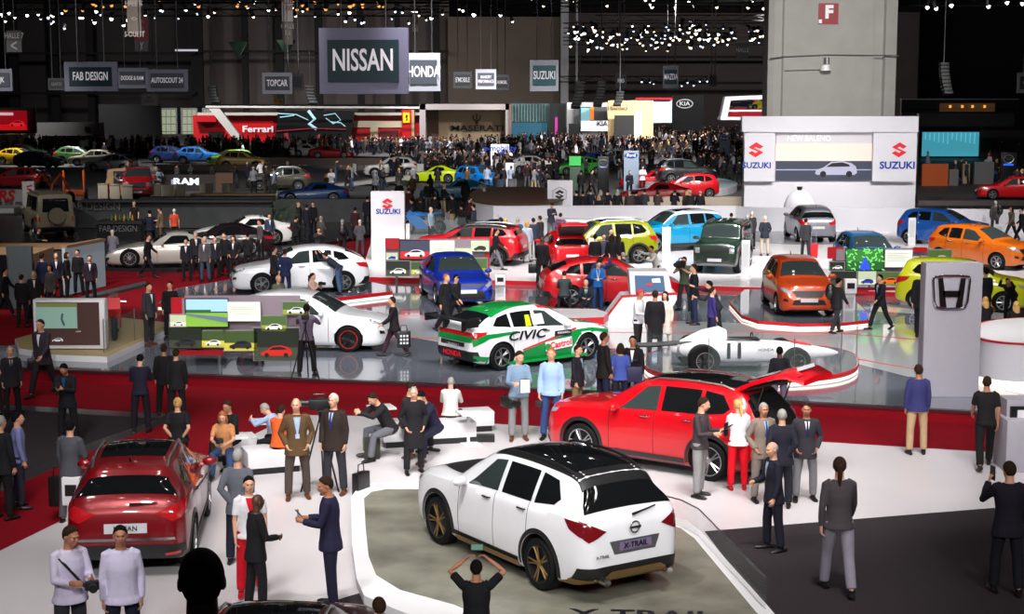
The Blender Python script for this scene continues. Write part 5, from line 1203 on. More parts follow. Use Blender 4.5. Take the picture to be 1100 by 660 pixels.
for k, (x0, x1) in enumerate([(173, 189), (196, 211), (219, 226)]):
    e = stand('tall_window', (x0 + x1) / 2, 160, 258, ['tall lit hall window, leftmost of three left of the red stand', 'tall lit hall window, middle of three left of the red stand', 'narrow lit hall window just left of the sloping white beam'][k], 'window'); wbox('window_frame', x0 - 1, 116, x1 + 1, 160, 254, .3, GREYM, e)
    for i in range(3): 
        for j in range(5): wbox('window_pane', x0 + (x1 - x0) * i / 3 + .5, 118 + j * 8, x0 + (x1 - x0) * (i + 1) / 3 - .5, 125 + j * 8, 253.8, .1, glow(170, 180, 150, .45), e)
# middle left dark stands
e = empty('black_stand_wall', (P(250, 258, 76).x, 76, 0), 0, 'long dark stone panelled stand wall with faint lettering behind the white sports cars')
e['category'] = 'wall'
wbox('wall_panel', 84, 217, 292, 245, 80, .6, BOOTHD, e); wbox('wall_top', 84, 215.5, 292, 217.5, 79.6, 1.2, mat('dark_top', srgb(44, 44, 46), .4), e); wbox('wall_panel', 292, 214, 398, 244, 84, .6, BOOTHD, e); text('lettering', 'FAB DESIGN', .55, ALU, e, ept(e, 100, 222, 79.9), sx=.9)
e = empty('bar_counter', tuple(G(127, 262, 0)), 0, 'black bar counter with faint lettering and bottles, near the silver coupe', 'counter'); Yb = G(127, 262).y; wbox('counter_front', 104, 240, 151, 262, Yb, 1.2, BLACKP, e); wbox('counter_top', 103, 238, 152, 241, Yb - .1, 1.5, BLACK, e); text('lettering', 'FAB DESIGN', .4, ALU, e, ept(e, 127, 246, Yb - .02), sx=.8)
for k in range(6): x = 120 + k * 4.5; p = G(x, 237, 1.1); o = MB().lathe([(0, 0), (.05, 0), (.05, .2), (.02, .26), (.02, .32), (0, .32)], n=8).build('bottle', [mat('bottle_green', srgb(60, 90, 40), .2), mat('bottle_amber', srgb(150, 110, 40), .2)][k % 2]); o.location = (P(x, 238, Yb + .5).x, Yb + .5, P(x, 238.5, Yb + .4).z + .02); tag(o, 'small bottle standing on the black bar counter near the silver coupe', 'bottle', 'bottles on the black bar counter')
slab('floor_black_island', [(84, 287), (190, 289), (290, 276), (345, 262), (398, 252), (398, 236), (84, 236)], .16, .14, mat('black_gloss_floor', srgb(34, 34, 38), .25))
slab('floor_black_island_left', [(-80, 300), (84, 276), (84, 232), (-80, 232)], .05, .03, mat('black_gloss_floor', (.02,) * 3))
e = stand('dark_bar_stand', 225, 215, 104, 'brown and black bar stand with white rams head sign behind the red pickup')
wbox('back_wall', 168, 188, 232, 212, 112, .6, mat('espresso', srgb(40, 32, 30), .5), e); wbox('brown_part', 232, 186, 250, 212, 111, .6, BRN, e); text('lettering', 'RAM', .62, glow(225, 228, 240, .6), e, ept(e, 200, 195.5, 111.9), bold=.05, sx=1.4); wbox('badge', 184, 193, 188, 199, 111.9, .06, mat('badge_blue', srgb(190, 200, 225), .3), e); wbox('front_counter', 150, 212, 300, 219, 98, 1, BOOTHD, e)
e = stand('wood_kiosk', 125, 215, 108, 'leaning tan wooden portal panel left of the red pickup'); mb = MB(); p = [ept(e, x, y, 108) for x, y in ((109, 214), (117, 182), (142, 180), (148, 184), (148, 212))]; mb.prism([(q.x, q.z) for q in p], 0, .6, 'Y'); mb.build('portal_panel', WOODT, e, smooth=0); wbox('window_hole', 122, 184, 136, 197, 107.9, .05, INK, e); strokes(e, 'horn_mark', [(125, 186), (123, 190), (127, 194), (131, 194), (135, 190), (133, 186)], 107.8, .08, GREYM)
e = stand('white_stand_wall', 12, 215, 97, 'white curved stand wall with red letters at the left picture edge'); wbox('wall_panel', -40, 204, 27, 222, 97, .5, mat('dim_white', srgb(190, 188, 186), .6), e); wbox('counter_front', -40, 224, 15, 247, 92, 2, mat('dim_white', (.5,) * 3), e); text('lettering', 'RS', .9, REDI, e, ept(e, 6, 211, 96.9), bold=.04, shear=.2); text('lettering', 'Be the road', .4, INK, e, ept(e, 12, 218, 96.9), shear=.2)
e, Y, wd, ht = pylon(25, 38, 195, 237, .05, .3, mat('dim_white', (.5,) * 3), 'brand_pylon', 'small white pylon with a red winding emblem at far left'); strokes(e, 'red_emblem', [(34.5, 199), (29, 200), (29.5, 203), (34, 204), (33.5, 207), (28.5, 207)], Y - .03, .09, REDI)
e = stand('timber_frame_stand', 200, 190, 140, 'dark brown stand fascia in front of the distant crowd, left half'); wbox('fascia', 168, 177, 292, 188, 140, .5, mat('dk_brown_fascia', srgb(50, 36, 30), .6), e); wbox('fascia', 282, 170, 410, 190, 150, .5, mat('dk_brown_fascia', (0,) * 3), e); wbox('left_fascia', -20, 176, 60, 188, 150, .5, mat('dk_fascia', srgb(28, 26, 28), .6), e); text('lettering', 'Jeep', 1.3, mat('warm_letters', srgb(200, 180, 150), .5), e, ept(e, 320, 180, 149.8), bold=.03)
e = stand('long_roof_stand', 330, 200, 118, 'long grey slanting canopy roof above dark stand in middle distance'); mb = MB(); p = [ept(e, x, y, 120) for x, y in ((325, 201), (445, 187), (445, 191), (338, 203))]; mb.prism([(q.x, q.z) for q in p], 0, 2, 'Y'); mb.build('canopy', mat('canopy_grey', srgb(140, 136, 132), .5), e, smooth=0); wbox('back_wall', 338, 200, 400, 214, 121, .5, BLACKP, e)
e = stand('grey_partition', 460, 215, 125, 'low pale partition wall with white pods in the middle distance'); wbox('partition', 445, 186, 520, 196, 128, .4, mat('part_grey', srgb(110, 108, 108), .6), e)
for k, x in enumerate((376, 399, 448, 497)):
    o = pxbox('fuel_pod', x, 176 + (k % 2) * 2, x + 7, 188 + (k % 2) * 6, 139 - k * 5, .6, mat('dim_white', (.5,) * 3), bev=.06); tag(o, ['white upright pod, leftmost of four in the middle distance', 'white upright pod, second of four in the middle distance', 'white upright pod by the lime green car', 'white upright pod by the bright blue car'][k], 'pod')
# planter greens at (300,215)
e = empty('potted_plant', tuple(G(303, 262, .16)), 0, 'leafy green plant standing by the dark stone panelled wall', 'plant'); mb = MB()
rp = random.Random(5)
for k in range(140):
    c = Vector((rp.gauss(0, .45), rp.gauss(0, .3), 1.1 + rp.gauss(0, .55))); d = Vector((rp.gauss(0, 1), rp.gauss(0, 1), rp.gauss(0, .6))).normalized() * .22; n = d.cross(Vector((0, 0, 1))).normalized() * .05; mb.face([c - d, c + n, c + d, c - n])
mb.build('foliage', mat('leaf_green', srgb(42, 66, 28), .6, noise=.3), e, fixn=False); MB().lathe([(0, 0), (.25, 0), (.32, .5), (.28, .5), (0, .45)], n=16).build('pot', BLACKP, e)

# tan walled booth with lit panels at left
e = empty('tan_walled_booth', tuple(G(60, 330, .02)), 0, 'open booth with tan topped walls and lit white T emblem panels, left edge', 'booth')
Ya = G(20, 325).y
def wallseg(nm, a, b, h, th, m, z=.02):
    a = G(*a, .02) - e.location; b = G(*b, .02) - e.location; a.z += z; b.z += z; d = (b - a); L = d.length; an = math.atan2(d.y, d.x)
    mb = MB(); mb.box((a + b) / 2 + Vector((0, 0, h / 2)), (L, th, h), rz=an); return mb.build(nm, m, e, smooth=0)
TANT = mat('tan_top', srgb(150, 118, 84), .6)
wallseg('lit_wall', (70, 318), (112, 308), 1.6, .12, glow(150, 170, 180, .25)); wallseg('tan_cap', (70, 318), (112, 308), .1, .25, TANT, 1.62)
wallseg('front_wall', (10, 332), (37, 332), 2.0, .2, mat('booth_grey', srgb(90, 98, 102), .5)); wallseg('left_wall', (-80, 332), (10, 332), 1.7, .3, BLACKP)
wbox('tan_roof', -60, 275, 30, 282, Ya - .3, 3, TANT, e); wbox('tan_roof_back', -60, 262, 106, 268, Ya + 9, .4, TANT, e); wbox('back_wall', -60, 268, 106, 290, Ya + 9.1, .3, mat('booth_dark', srgb(60, 48, 40), .6), e)
q = ept(e, 19, 300, Ya - .3); mb = MB(); mb.prism([(-.28, .25), (.28, .25), (.24, .14), (.05, .16), (0, -.35), (-.05, .16), (-.24, .14)], -.02, 0, 'Y'); o = mb.build('letter_emblem', ALU, e, smooth=0); o.location = q
wbox('lit_panel', 11, 281, 27, 326, Ya - .25, .06, glow(96, 112, 118, .35), e)
slab('floor_grey_ramp', [(78, 322), (100, 315), (156, 302), (158, 305), (112, 316)], .12, .1, mat('ramp_grey', srgb(72, 70, 72), .5))

# ------------------------------------------------------------------ display boards on the stage
FRM = mat('board_frame', srgb(150, 146, 150), .4); MAUV = mat('board_mauve', srgb(150, 134, 146), .5)
GRN = [glow(70, 96, 50, .5), glow(140, 150, 60, .55), glow(60, 90, 40, .4)]
def board(label, Y, panels, zb, legs=(), back=None):
    x0, y0, x1, y1 = back; e = empty('display_board', (P((x0 + x1) / 2, y1, Y).x, Y, zb), 0, label, 'display board')
    wbox('back_panel', x0, y0, x1, y1, Y + .2, .08, MAUV, e)
    for lx, ly in legs: a = P(lx, y1, Y + .2) - e.location; MB().cyl((a.x, .24, 0), (a.x, .24, a.z + .1), .04, n=8).build('leg', GREYM, e)
    for (a, b, c, d, kind) in panels:
        if kind == 'red': wbox('red_panel', a, b, c, d, Y + .1, .06, REDC, e); continue
        if kind == 'plain': wbox('grey_panel', a, b, c, d, Y + .05, .1, MAUV, e); continue
        f = wbox('panel_frame', a, b, c, d, Y - .02, .1, BLACK if kind[0] == '*' else FRM, e); k = kind.strip('*'); i = .9
        a += i; b += i; c -= i; d -= i; w_ = c - a; h_ = d - b
        if k == 'text':
            wbox('text_panel', a, b, c, d, Y - .05, .03, glow(226, 228, 214, .75), e)
            for j in range(5): wbox('text_line', a + 2, b + 3 + j * h_ * .11, c - 3 - (j % 2) * 4, b + 3.5 + j * h_ * .11, Y - .06, .01, mat('text_grey', srgb(150, 150, 145), .5), e)
            continue
        if k == 'land':
            wbox('picture_sky', a, b, c, b + h_ * .45, Y - .05, .03, glow(150, 190, 225, .8), e); wbox('picture_trees', a, b + h_ * .38, c - w_ * .4, b + h_ * .5, Y - .055, .03, glow(40, 90, 40, .7), e); wbox('picture_grass', a, b + h_ * .5, c, d, Y - .055, .03, glow(120, 165, 60, .8), e)
            mb = MB(); pts = [ept(e, x, y, Y - .07) for x, y in ((a, b + h_ * .52), (c, b + h_ * .66), (c, b + h_ * .86), (a, b + h_ * .58))]; mb.prism([(q.x, q.z) for q in pts], -.075, -.07, 'Y'); mb.build('picture_road', glow(90, 110, 130, .7), e, smooth=0); continue
        bgs = {'green': (GRN[0], GRN[1]), 'dark': (glow(30, 36, 28, .5), glow(60, 66, 50, .5)), 'yellow': (glow(60, 80, 40, .5), glow(190, 180, 70, .6)), 'pale': (glow(180, 190, 160, .6), glow(200, 205, 180, .6)), 'pink': (glow(60, 60, 80, .6), glow(190, 30, 40, .6)), 'leaf': (glow(50, 120, 50, .7), glow(30, 90, 40, .7))}
        bg, cc_ = k.split('+') if '+' in k else (k, None)
        wbox('picture_back', a, b, c, b + h_ * .6, Y - .05, .03, bgs[bg][0], e); wbox('picture_ground', a, b + h_ * .6, c, d, Y - .05, .03, bgs[bg][1], e)
        if cc_: carpic(e, (a + c) / 2, b + h_ * .86, w_ * .7, Y - .06, {'r': glow(180, 30, 20, .7), 'w': glow(215, 215, 210, .7), 'b': glow(40, 50, 160, .7), 'o': glow(220, 90, 30, .7), 'k': glow(40, 40, 45, .5)}[cc_])
        if bg == 'leaf':
            rl = random.Random(9); mb = MB()
            for q in range(60): p = ept(e, rl.uniform(a, c), rl.uniform(b, d), Y - .055); mb.box(p, (.1, .005, .04), ry=rl.uniform(0, 3))
            mb.build('picture_leaves', glow(120, 200, 110, .8), e, smooth=0); mb = MB(); p = ept(e, a + w_ * .5, d, Y - .06); mb.prism([(-.16, 0), (-.14, .2), (-.05, .26), (-.06, .36), (0, .42), (.06, .36), (.05, .26), (.14, .2), (.16, 0)], -.01, 0, 'Y'); o = mb.build('picture_figure', glow(40, 70, 220, .9), e, smooth=0); o.location = p
    return e
Y1 = G(250, 394, ZH).y
board('wide display board of racing and car pictures with a landscape screen, left of the cameraman', Y1, [(184, 320, 200, 339, 'red'), (196, 321, 204, 345, 'plain'), (199, 321, 245, 352, '*land'), (244, 324, 280, 346, 'text'), (182, 338, 201, 352, 'pale+w'), (181, 352, 217, 375, '*dark+k'), (216, 355, 242, 374, 'yellow+w'), (240, 355, 277, 378, 'yellow+k'), (280, 339, 308, 357, 'green+w'), (303, 324, 332, 339, 'green+w'), (272, 352, 322, 388, 'dark+r'), (189, 376, 240, 382, 'red')], ZH, [(235, 394), (279, 395)], (200, 318, 322, 380))
Y2 = G(470, 306, ZH + .0).y
board('display board with a pink white film screen behind the blue hatchback', Y2, [(414, 256, 429, 268, 'red'), (429, 258, 462, 279, '*pink+w'), (461, 258, 489, 276, 'text'), (414, 271, 428, 280, 'pale+b'), (414, 280, 441, 297, 'dark+w'), (441, 281, 457, 296, 'yellow+w'), (488, 258, 506, 266, 'plain'), (488, 266, 508, 277, 'pale+w'), (505, 258, 526, 271, 'pale+k'), (488, 277, 524, 296, 'green+w'), (521, 268, 526, 297, 'red')], ZH, [(426, 303), (500, 303)], (414, 257, 525, 295))
Y3 = G(950, 318, ZH).y
board('display board with a leafy green film screen left of the tall grey pylon', Y3, [(889, 265.5, 906, 278, 'red'), (898, 268, 909, 280, 'plain'), (908, 267, 950, 291, '*leaf'), (950, 268, 981, 288, 'text'), (891, 281, 908, 291, 'dark+w'), (892, 291, 921, 308, 'dark+k'), (921, 291, 942, 307, 'pale+b'), (942, 292, 970, 307, 'green+o'), (980, 275, 1002, 285, 'pale+o'), (997, 268, 1023, 283, 'green+w'), (970, 285, 978, 292, 'plain'), (981, 266, 996, 271, 'red'), (905, 309, 965, 316, 'red')], ZH, [(934, 318), (905, 318)], (894, 267, 1000, 306))
Y4 = G(75, 376, ZH + .16).y
e = empty('display_wall', (P(75, 376, Y4).x, Y4, ZH + .16), 0, 'white framed display wall with a race track film screen at far left of the stage', 'display wall')
wbox('wall_frame', 37, 322, 112, 375, Y4, .35, WHITE, e, bev=.02); wbox('picture', 40, 325, 106, 371, Y4 - .02, .03, glow(62, 42, 40, .5), e); wbox('screen', 39, 326, 82, 353, Y4 - .05, .04, glow(120, 150, 140, .6), e)
wbox('screen_trees', 39, 326, 82, 330, Y4 - .06, .01, glow(110, 110, 60, .5), e); strokes(e, 'screen_track', [(67, 337), (66, 343), (69, 350)], Y4 - .07, .03, glow(60, 80, 80, .4)); carpic(e, 62, 367, 12, Y4 - .03, glow(200, 200, 205, .5)); carpic(e, 84, 357, 6, Y4 - .03, glow(170, 150, 130, .5))

# white slanted desk with a screen box
Yd = G(668, 352, ZH).y
e = empty('screen_desk', (P(680, 352, Yd).x, Yd, ZH), 0, 'white slanting desk with red edge and an angled screen box near the stage centre', 'desk')
def slant(nm, px, a, b, m): mb = MB(); p = [ept(e, x, y, Yd) for x, y in px]; mb.prism([(q.x, q.z) for q in p], a, b, 'Y'); return mb.build(nm, m, e, smooth=0)
slant('desk_panel', [(644, 352), (669, 319), (727, 316), (727, 322), (712, 352)], 0, 1.2, WHITE)
mb = MB(); mb.tube([ept(e, x, y, Yd - .0) for x, y in ((643, 352), (668.5, 318.5), (728, 315.5))], .035, 6); mb.build('red_edge', REDC, e)
slant('screen_box', [(676, 292), (718, 292), (723, 316), (678, 318)], .1, 1.0, WHITE); slant('screen', [(682, 296.5), (713, 297), (715, 314), (683, 314)], .06, .1, glow(58, 84, 116, .7)); slant('screen_image', [(700, 300), (709, 299), (710, 304), (701, 304)], .05, .06, glow(200, 215, 220, .6)); slant('screen_image', [(694, 305), (701, 305), (701, 307), (694, 307)], .05, .06, glow(200, 30, 40, .6))
# curved white reception desk at right edge
e = empty('reception_desk', tuple(G(1140, 421, ZH)), 0, 'curved white reception desk with red rim at the right edge of the stage', 'desk')
poly = [(G(x, y, ZH) - e.location).xy for x, y in ell(1140, 405, 98, 17, 40)]
MB().prism([tuple(p) for p in poly], .22, 1.05).build('desk_front', WHITEW, e, smooth=40); MB().prism([tuple(p * .99) for p in poly], 0, .22).build('lit_plinth', WL, e, smooth=40); MB().prism([tuple(p * 1.015) for p in poly], 1.05, 1.1).build('red_rim', REDC, e, smooth=40); MB().prism([tuple(p * .98) for p in poly], 1.1, 1.11).build('desk_top', WHITE, e, smooth=0)
# grey mauve box stand, right edge
e = empty('grey_kiosk', tuple(G(1110, 508, ZN)), 0, 'grey mauve box kiosk with a dark screen recess at the right edge', 'kiosk'); Yk = G(1110, 508, ZN).y
wbox('kiosk_body', 1080, 452, 1140, 508, Yk, .8, PYG, e, bev=.02); wbox('kiosk_head', 1081, 430, 1140, 454, Yk + .3, .5, PYG, e); wbox('screen_recess', 1085, 437, 1140, 453, Yk + .26, .05, BLACKP, e); wbox('paper', 1093, 441, 1102, 449, Yk + .24, .02, WHITE, e)
# kiosks / info stands
def infostand(x0, x1, yt, yb, z, label, head=.38, red=True, rz=0, grp=None):
    b = G((x0 + x1) / 2, yb, z); W = (x1 - x0) / FOC * b.y; H = P(x0, yt, b.y).z - z
    e = empty('info_stand', tuple(b), rz, label, 'info stand', grp)
    MB().box((0, .12, H / 2), (W, .1, H), bev=.01).build('stand_panel', WHITE, e); MB().box((0, .02, H * (1 - head / 2)), (W, .24, H * head), bev=.02).build('stand_head', WHITE, e)
    MB().box((0, -.105, H * (1 - head * .45)), (W * .62, .01, H * head * .4)).build('stand_screen', BLACKP, e, smooth=0)
    if red: MB().box((0, .065, H * .06), (W * .8, .01, H * .03)).build('red_line', REDI, e, smooth=0); MB().box((0, .065, H * .35), (W * .7, .01, H * .3)).build('print', mat('print_grey', srgb(195, 192, 195), .5), e, smooth=0)
infostand(532, 543, 295, 325, ZH, 'white tablet info stand between the blue and the red hatchback'); infostand(906, 919, 300, 340, ZH, 'white tablet info stand right of the orange hatchback')
infostand(69, 89, 512, 562, ZN, 'grey white info stand behind the dark red crossover', red=False, head=.6)
def slimboard(x0, x1, yt, yb, label): b = G((x0 + x1) / 2, yb, ZS); e = empty('data_board', tuple(b), 0, label, 'board'); W = (x1 - x0) / FOC * b.y; H = P(x0, yt, b.y).z - ZS; MB().box((0, 0, H / 2), (W, .06, H), bev=.01).build('board_panel', WHITE, e); MB().box((0, -.035, H * .6), (W * .7, .01, H * .6)).build('print', mat('print_pale', srgb(210, 212, 214), .5), e, smooth=0)
slimboard(711, 720, 244, 282, 'slim white data board before the turquoise crossover'); slimboard(796, 805, 258, 298, 'slim white data board right of the dark green off roader'); slimboard(752, 759, 231, 256, 'slim white data board behind the turquoise crossover'); slimboard(632, 641, 256, 290, 'slim white data board before the yellow green crossover'); slimboard(975, 983, 234, 264, 'slim white data board left of the bright blue hatchback'); slimboard(1067, 1077, 241, 264, 'white waist high data board near the strolling couple at right')
# white covered bike stand behind baleno
# ------------------------------------------------------------------ benches and tables on the white floor
def bench(px, py, w_, d_, h_, rz, label):
    e = empty('bench', tuple(G(px, py, ZN)), R(rz), label, 'bench'); MB().box((0, 0, .06), (w_ * .9, d_ * .86, .12)).build('recessed_base', BLACKP, e, smooth=0); MB().box((0, 0, .12 + (h_ - .12) / 2), (w_, d_, h_ - .12), bev=.015).build('seat_block', WHITE, e); return e
bench(436, 478, .95, .55, .42, 12, 'white block bench under the crouching man, leftmost of the centre group'); bench(482, 474, 1.0, .6, .42, 14, 'white block bench under the man in the navy suit'); bench(505, 462, .9, .55, .42, 14, 'white block bench under the man in the white shirt')
bench(292, 505, 1.0, .7, .42, 20, 'white block bench left of the brown blazer man'); bench(252, 492, .8, .6, .42, 20, 'white block bench under the ginger haired woman')
def sidetable(px, py, h, label, s=.5):
    e = empty('side_table', tuple(G(px, py, ZN)), R(20), label, 'table'); MB().box((0, 0, h - .02), (s, s, .04), bev=.008).build('table_top', WHITE, e); MB().box((0, s * .35, h / 2 - .02), (.06, .04, h - .04)).build('table_post', WHITE, e, smooth=0); MB().box((0, 0, .01), (s * .7, s * .7, .02)).build('table_foot', WHITE, e, smooth=0)
sidetable(506, 478, .66, 'small white side table right of the man in the white shirt'); sidetable(250, 502, .6, 'small white side table before the ginger haired woman'); sidetable(291, 484, .6, 'small white side table behind the brown blazer man'); sidetable(410, 468, .6, 'small white side table left of the crouching man')

e = empty('boomerang_stand', tuple(G(606, 487, ZN)), R(0), 'grey bent panel stand at the front corner of the red large crossover', 'stand')
mb = MB(); mb.prism([(-.28, 0), (.02, 0), (-.02, .34), (.24, .62), (.18, .72), (-.2, .5), (-.26, .3)], 0, .07, 'Y'); mb.build('bent_panel', mat('stand_grey', srgb(170, 164, 158), .35, .3), e, smooth=0); MB().box((-.13, .03, .01), (.4, .3, .02)).build('foot_plate', GREYM, e, smooth=0)

for k, (x, y) in enumerate(((112, 212), (124, 213), (137, 214), (166, 212), (180, 214), (192, 213), (222, 212), (246, 212))):
    e = empty('cube_table', tuple(G(x, y + 2, 0)), R(8 * k), 'pale cube shaped table standing beside the guests at the dark bar stand', 'table', 'pale cube tables at the dark bar stand'); MB().box((0, 0, .5), (.62, .62, .9), bev=.02).build('cube_body', mat('cube_pale', srgb(180, 170, 150), .5), e); MB().box((0, 0, .97), (.7, .7, .04), bev=.01).build('table_top', mat('cube_pale', (.5,) * 3), e)
e = empty('long_bar', tuple(G(250, 219, 0)), 0, 'long tan topped bar counter left of the potted plant', 'counter'); Yq = G(250, 219).y; wbox('bar_front', 205, 210, 300, 219, Yq, .7, BRN, e); wbox('bar_top', 204, 208.6, 301, 210, Yq - .1, .9, WOODT, e)
# ================================================================== cars
PROT = {}
def proto(key, f):
    if key not in PROT: r, S, bv = f(); PROT[key] = [r, S, bv, False]
    return copy_tree(PROT[key][0])
def put(key, f, px, py, z, face, col, label, group=None, rim=None, scale=1.):
    r = proto(key, f); g = G(px, py, z); r.location = g; r.rotation_euler = (0, 0, R(face - 90)); r.scale = (scale,) * 3
    set_paint(r, col, rim); tag(r, label, 'car', group); return r
def fitput(key, f, pf, pr, z, side, W, off, col, label, rim=None):
    """place by the ground points under the front and rear wheel of the near side"""
    a, b = G(*pf, z), G(*pr, z); d = (a - b).normalized(); n = Vector((-d.y, d.x, 0)) * (1 if side == 'L' else -1)
    c = (a + b) / 2 - n * (W / 2 - .1) - d * off
    r = proto(key, f); r.location = c; r.rotation_euler = (0, 0, math.atan2(d.y, d.x)); set_paint(r, col, rim); tag(r, label, 'car'); return r
PW, PR, PDR = paint(238, 238, 244), paint(188, 6, 22), mat('paint_dark_red', srgb(132, 6, 20), .3, .3, coat=1)
XS = lambda: T_xtrail(True)
wx = fitput('xs', XS, (478.6, 585.8), (579, 631.3), zo, 'L', 1.82, .0375, PW, 'white large crossover with black roof and bronze bumper trim on the stone podium')
def wheel_bronze(root):
    for w_ in [k for k in root.children if k.name.startswith('wheel')]:
        for k in list(w_.children):
            if k.name.startswith('rim'):
                k.material_slots[0].link = k.material_slots[1].link = 'OBJECT'; k.material_slots[0].material = GOLD; k.material_slots[1].material = BLACK
wheel_bronze(wx)
def onrear(root, S, yb, z, txt, size, m, w=.0, nm='lettering', sx=1, x=None):
    L = root['L']; bv = [p for p in PROT.values() if p[1] is S][0][2]
    h = bv.ray_cast(Vector((-5, yb, z)), Vector((1, 0, 0)), 9); xx = h[0].x if h[0] else -L / 2
    return text(nm, txt, size, m, root, (xx - .03, yb, z), (math.pi / 2, 0, -math.pi / 2), bold=.01, sx=sx)
S_ = PROT['xs'][1]
onrear(wx, S_, 0, .76, 'X-TRAIL', .11, INK); onrear(wx, S_, .55, .66, 'X-TRAIL', .06, GREYM, nm='boot_script')
def badge_round(root, S, z, r=.075):
    bv = [p for p in PROT.values() if p[1] is S][0][2]; h = bv.ray_cast(Vector((-5, 0, z)), Vector((1, 0, 0)), 9); x = h[0].x - .03
    mb = MB(); mb.tube([(x, r * math.cos(a), z + r * math.sin(a)) for a in [k * math.pi / 10 for k in range(21)]], .012, 6); mb.box((x - .005, 0, z), (.015, r * 2.5, .03)); mb.build('badge', CHROME, root)
badge_round(wx, S_, .99)
MB().cyl((-2.42, -.52, .32), (-2.2, -.52, .32), .05, n=14).cyl((-2.42, .52, .32), (-2.2, .52, .32), .05, n=14).build('exhaust_tips', CHROME, wx)
def wiper(root, S, y0, z0, y1, z1):
    bv = [p for p in PROT.values() if p[1] is S][0][2]; pts = []
    for k in range(5): t = k / 4; h = bv.ray_cast(Vector((-5, y0 + (y1 - y0) * t, z0 + (z1 - z0) * t)), Vector((1, 0, 0)), 9); pts.append(h[0] + Vector((-.03, 0, .01)))
    MB().tube(pts, [.02, .016, .014, .012, .01], 5).build('wiper', BLACK, root)
wiper(wx, S_, 0, 1.14, -.42, 1.2)
rx = fitput('xt', T_xtrail, (624, 495), (765, 517), ZN, 'L', 1.82, .0375, PR, 'red large crossover with raised tailgate')
# raised tailgate of the red one
def tailgate(root, xh, zh, wd, ln, ang, m, dark_lo=.72, dark_hi=1.45, xr=None):
    a = R(ang); d = Vector((-math.cos(a), 0, math.sin(a))); n = Vector((math.sin(a), 0, math.cos(a)))
    mb = MB(); rg = []
    for t, w_, o in ((0, .86, 0), (.25, .94, .05), (.6, 1, .07), (.8, 1, 0.02), (1, .9, -.16)):
        c = Vector((xh, 0, zh)) + d * ln * t + n * o; rg.append([c + Vector((0, -wd / 2 * w_, 0)) - n * .03, c + Vector((0, -wd / 2 * w_ * .93, 0)) + n * .05, c + n * .08, c + Vector((0, wd / 2 * w_ * .93, 0)) + n * .05, c + Vector((0, wd / 2 * w_, 0)) - n * .03, c - n * .03])
    mb.rings(rg); o = mb.build('tailgate', m, root, smooth=50); o['paint'] = 1
    c = Vector((xh, 0, zh)) + d * ln * .38; mb = MB(); mb.box(c + n * .12, (ln * .5, wd * .74, .02), ry=a); mb.build('tailgate_window', GLASSD, o)
    MB().box(Vector((xh, 0, zh)) + d * ln * .5 - n * .035, (ln * .85, wd * .8, .03), ry=a).build('tailgate_lining', BLACK, o)
    MB().box(Vector((xh, 0, zh)) + d * ln * .86 + n * .1, (.1, .5, .06), ry=a).build('number_plate', PLATE, o)
    for s in (-1, 1): MB().cyl((xr or xh - .25, s * wd * .4, dark_hi - .35), Vector((xh, s * wd * .42, zh)) + d * ln * .4, .014, n=6).build('gas_strut', BLACK, root)
tailgate(rx, -1.75, 1.66, 1.35, 1.25, 18, PR)
S2 = PROT['xt'][1]; bv = PROT['xt'][2]
bm = gridpoly([(-.58, .72), (.58, .72), (.6, 1.1), (.5, 1.55), (-.5, 1.55), (-.6, 1.1)], .06, .06)
for v in bm.verts: h = bv.ray_cast(Vector((-5, v.co.x, v.co.y)), Vector((1, 0, 0)), 9); v.co = (h[0] if h[0] else Vector((-2.2, v.co.x, v.co.y))) + Vector((-.02, 0, .012))
mb = MB(); mb.bm.free(); mb.bm = bm; mb.build('boot_shade_sheet', MATT, rx, fixn=False)  # dark sheet on the solid body, painted shade of the open boot
q = put('qa', T_qashqai, 156, 579, ZN, 186, PDR, 'dark red crossover seen from behind with glass roof, front left')
onrear(q, PROT['qa'][1], 0, .76, 'NISSAN', .1, INK); wiper(q, PROT['qa'][1], -.05, 1.08, -.45, 1.1)
b = put('qa', T_qashqai, 303, 802, ZN, 176, mat('paint_black_red', srgb(70, 8, 16), .3, coat=1), 'dark glass roofed car cut off by the bottom picture edge')
CV = T_civic
bl = put('cv', CV, 489, 322, ZH, 13, paint(14, 44, 158), 'bright blue hatchback facing the camera on the grey stage')
w1 = put('cv', CV, 322, 312, ZH + .22, 282, PW, 'white hatchback on the red edged platform with people leaning in', rim=GREYM)
w2 = put('cv', CV, 332, 372, ZH, 83, PW, 'white hatchback with red rimmed black wheels behind the cameraman', rim=BLACK)
rc = put('cv', CV, 655, 326, ZH, 96, PR, 'red sporty hatchback with people crowding its side')
put('srk', lambda: T_suv(H=1.5, roofm=BLACK), 506, 283, ZS, 255, paint(200, 12, 30), 'red car with black roof behind the pink film display board')
# race liveried hatchback
wt = fitput('cv', CV, (625.5, 387), (541, 397.5), ZH, 'R', 1.79, -.045, PW, 'white green and red race liveried hatchback with big rear wing', rim=GREYM)
bvc = PROT['cv'][2]; LG = paint(0, 140, 60); LR = paint(215, 20, 30)
def ondeco(root, axis, poly, m, nm, side=-1, off=.012, step=.08):
    bm = gridpoly(poly, step, step); dead = []
    for v in bm.verts:
        a, b_ = v.co.x, v.co.y
        o, d = {'side': (Vector((a, 3 * side, b_)), Vector((0, -side, 0))), 'rear': (Vector((-5, a, b_)), Vector((1, 0, 0))), 'top': (Vector((a, b_, 4)), Vector((0, 0, -1)))}[axis]
        h = bvc.ray_cast(o, d, 9)
        if h[0] is None or (axis == 'side' and abs(h[0].y) < .55): dead.append(v)
        else: v.co = h[0] + h[1].lerp(-d, .5) * off
    bmesh.ops.delete(bm, geom=dead, context='VERTS'); mb = MB(); mb.bm.free(); mb.bm = bm; return mb.build(nm, m, root, fixn=False)
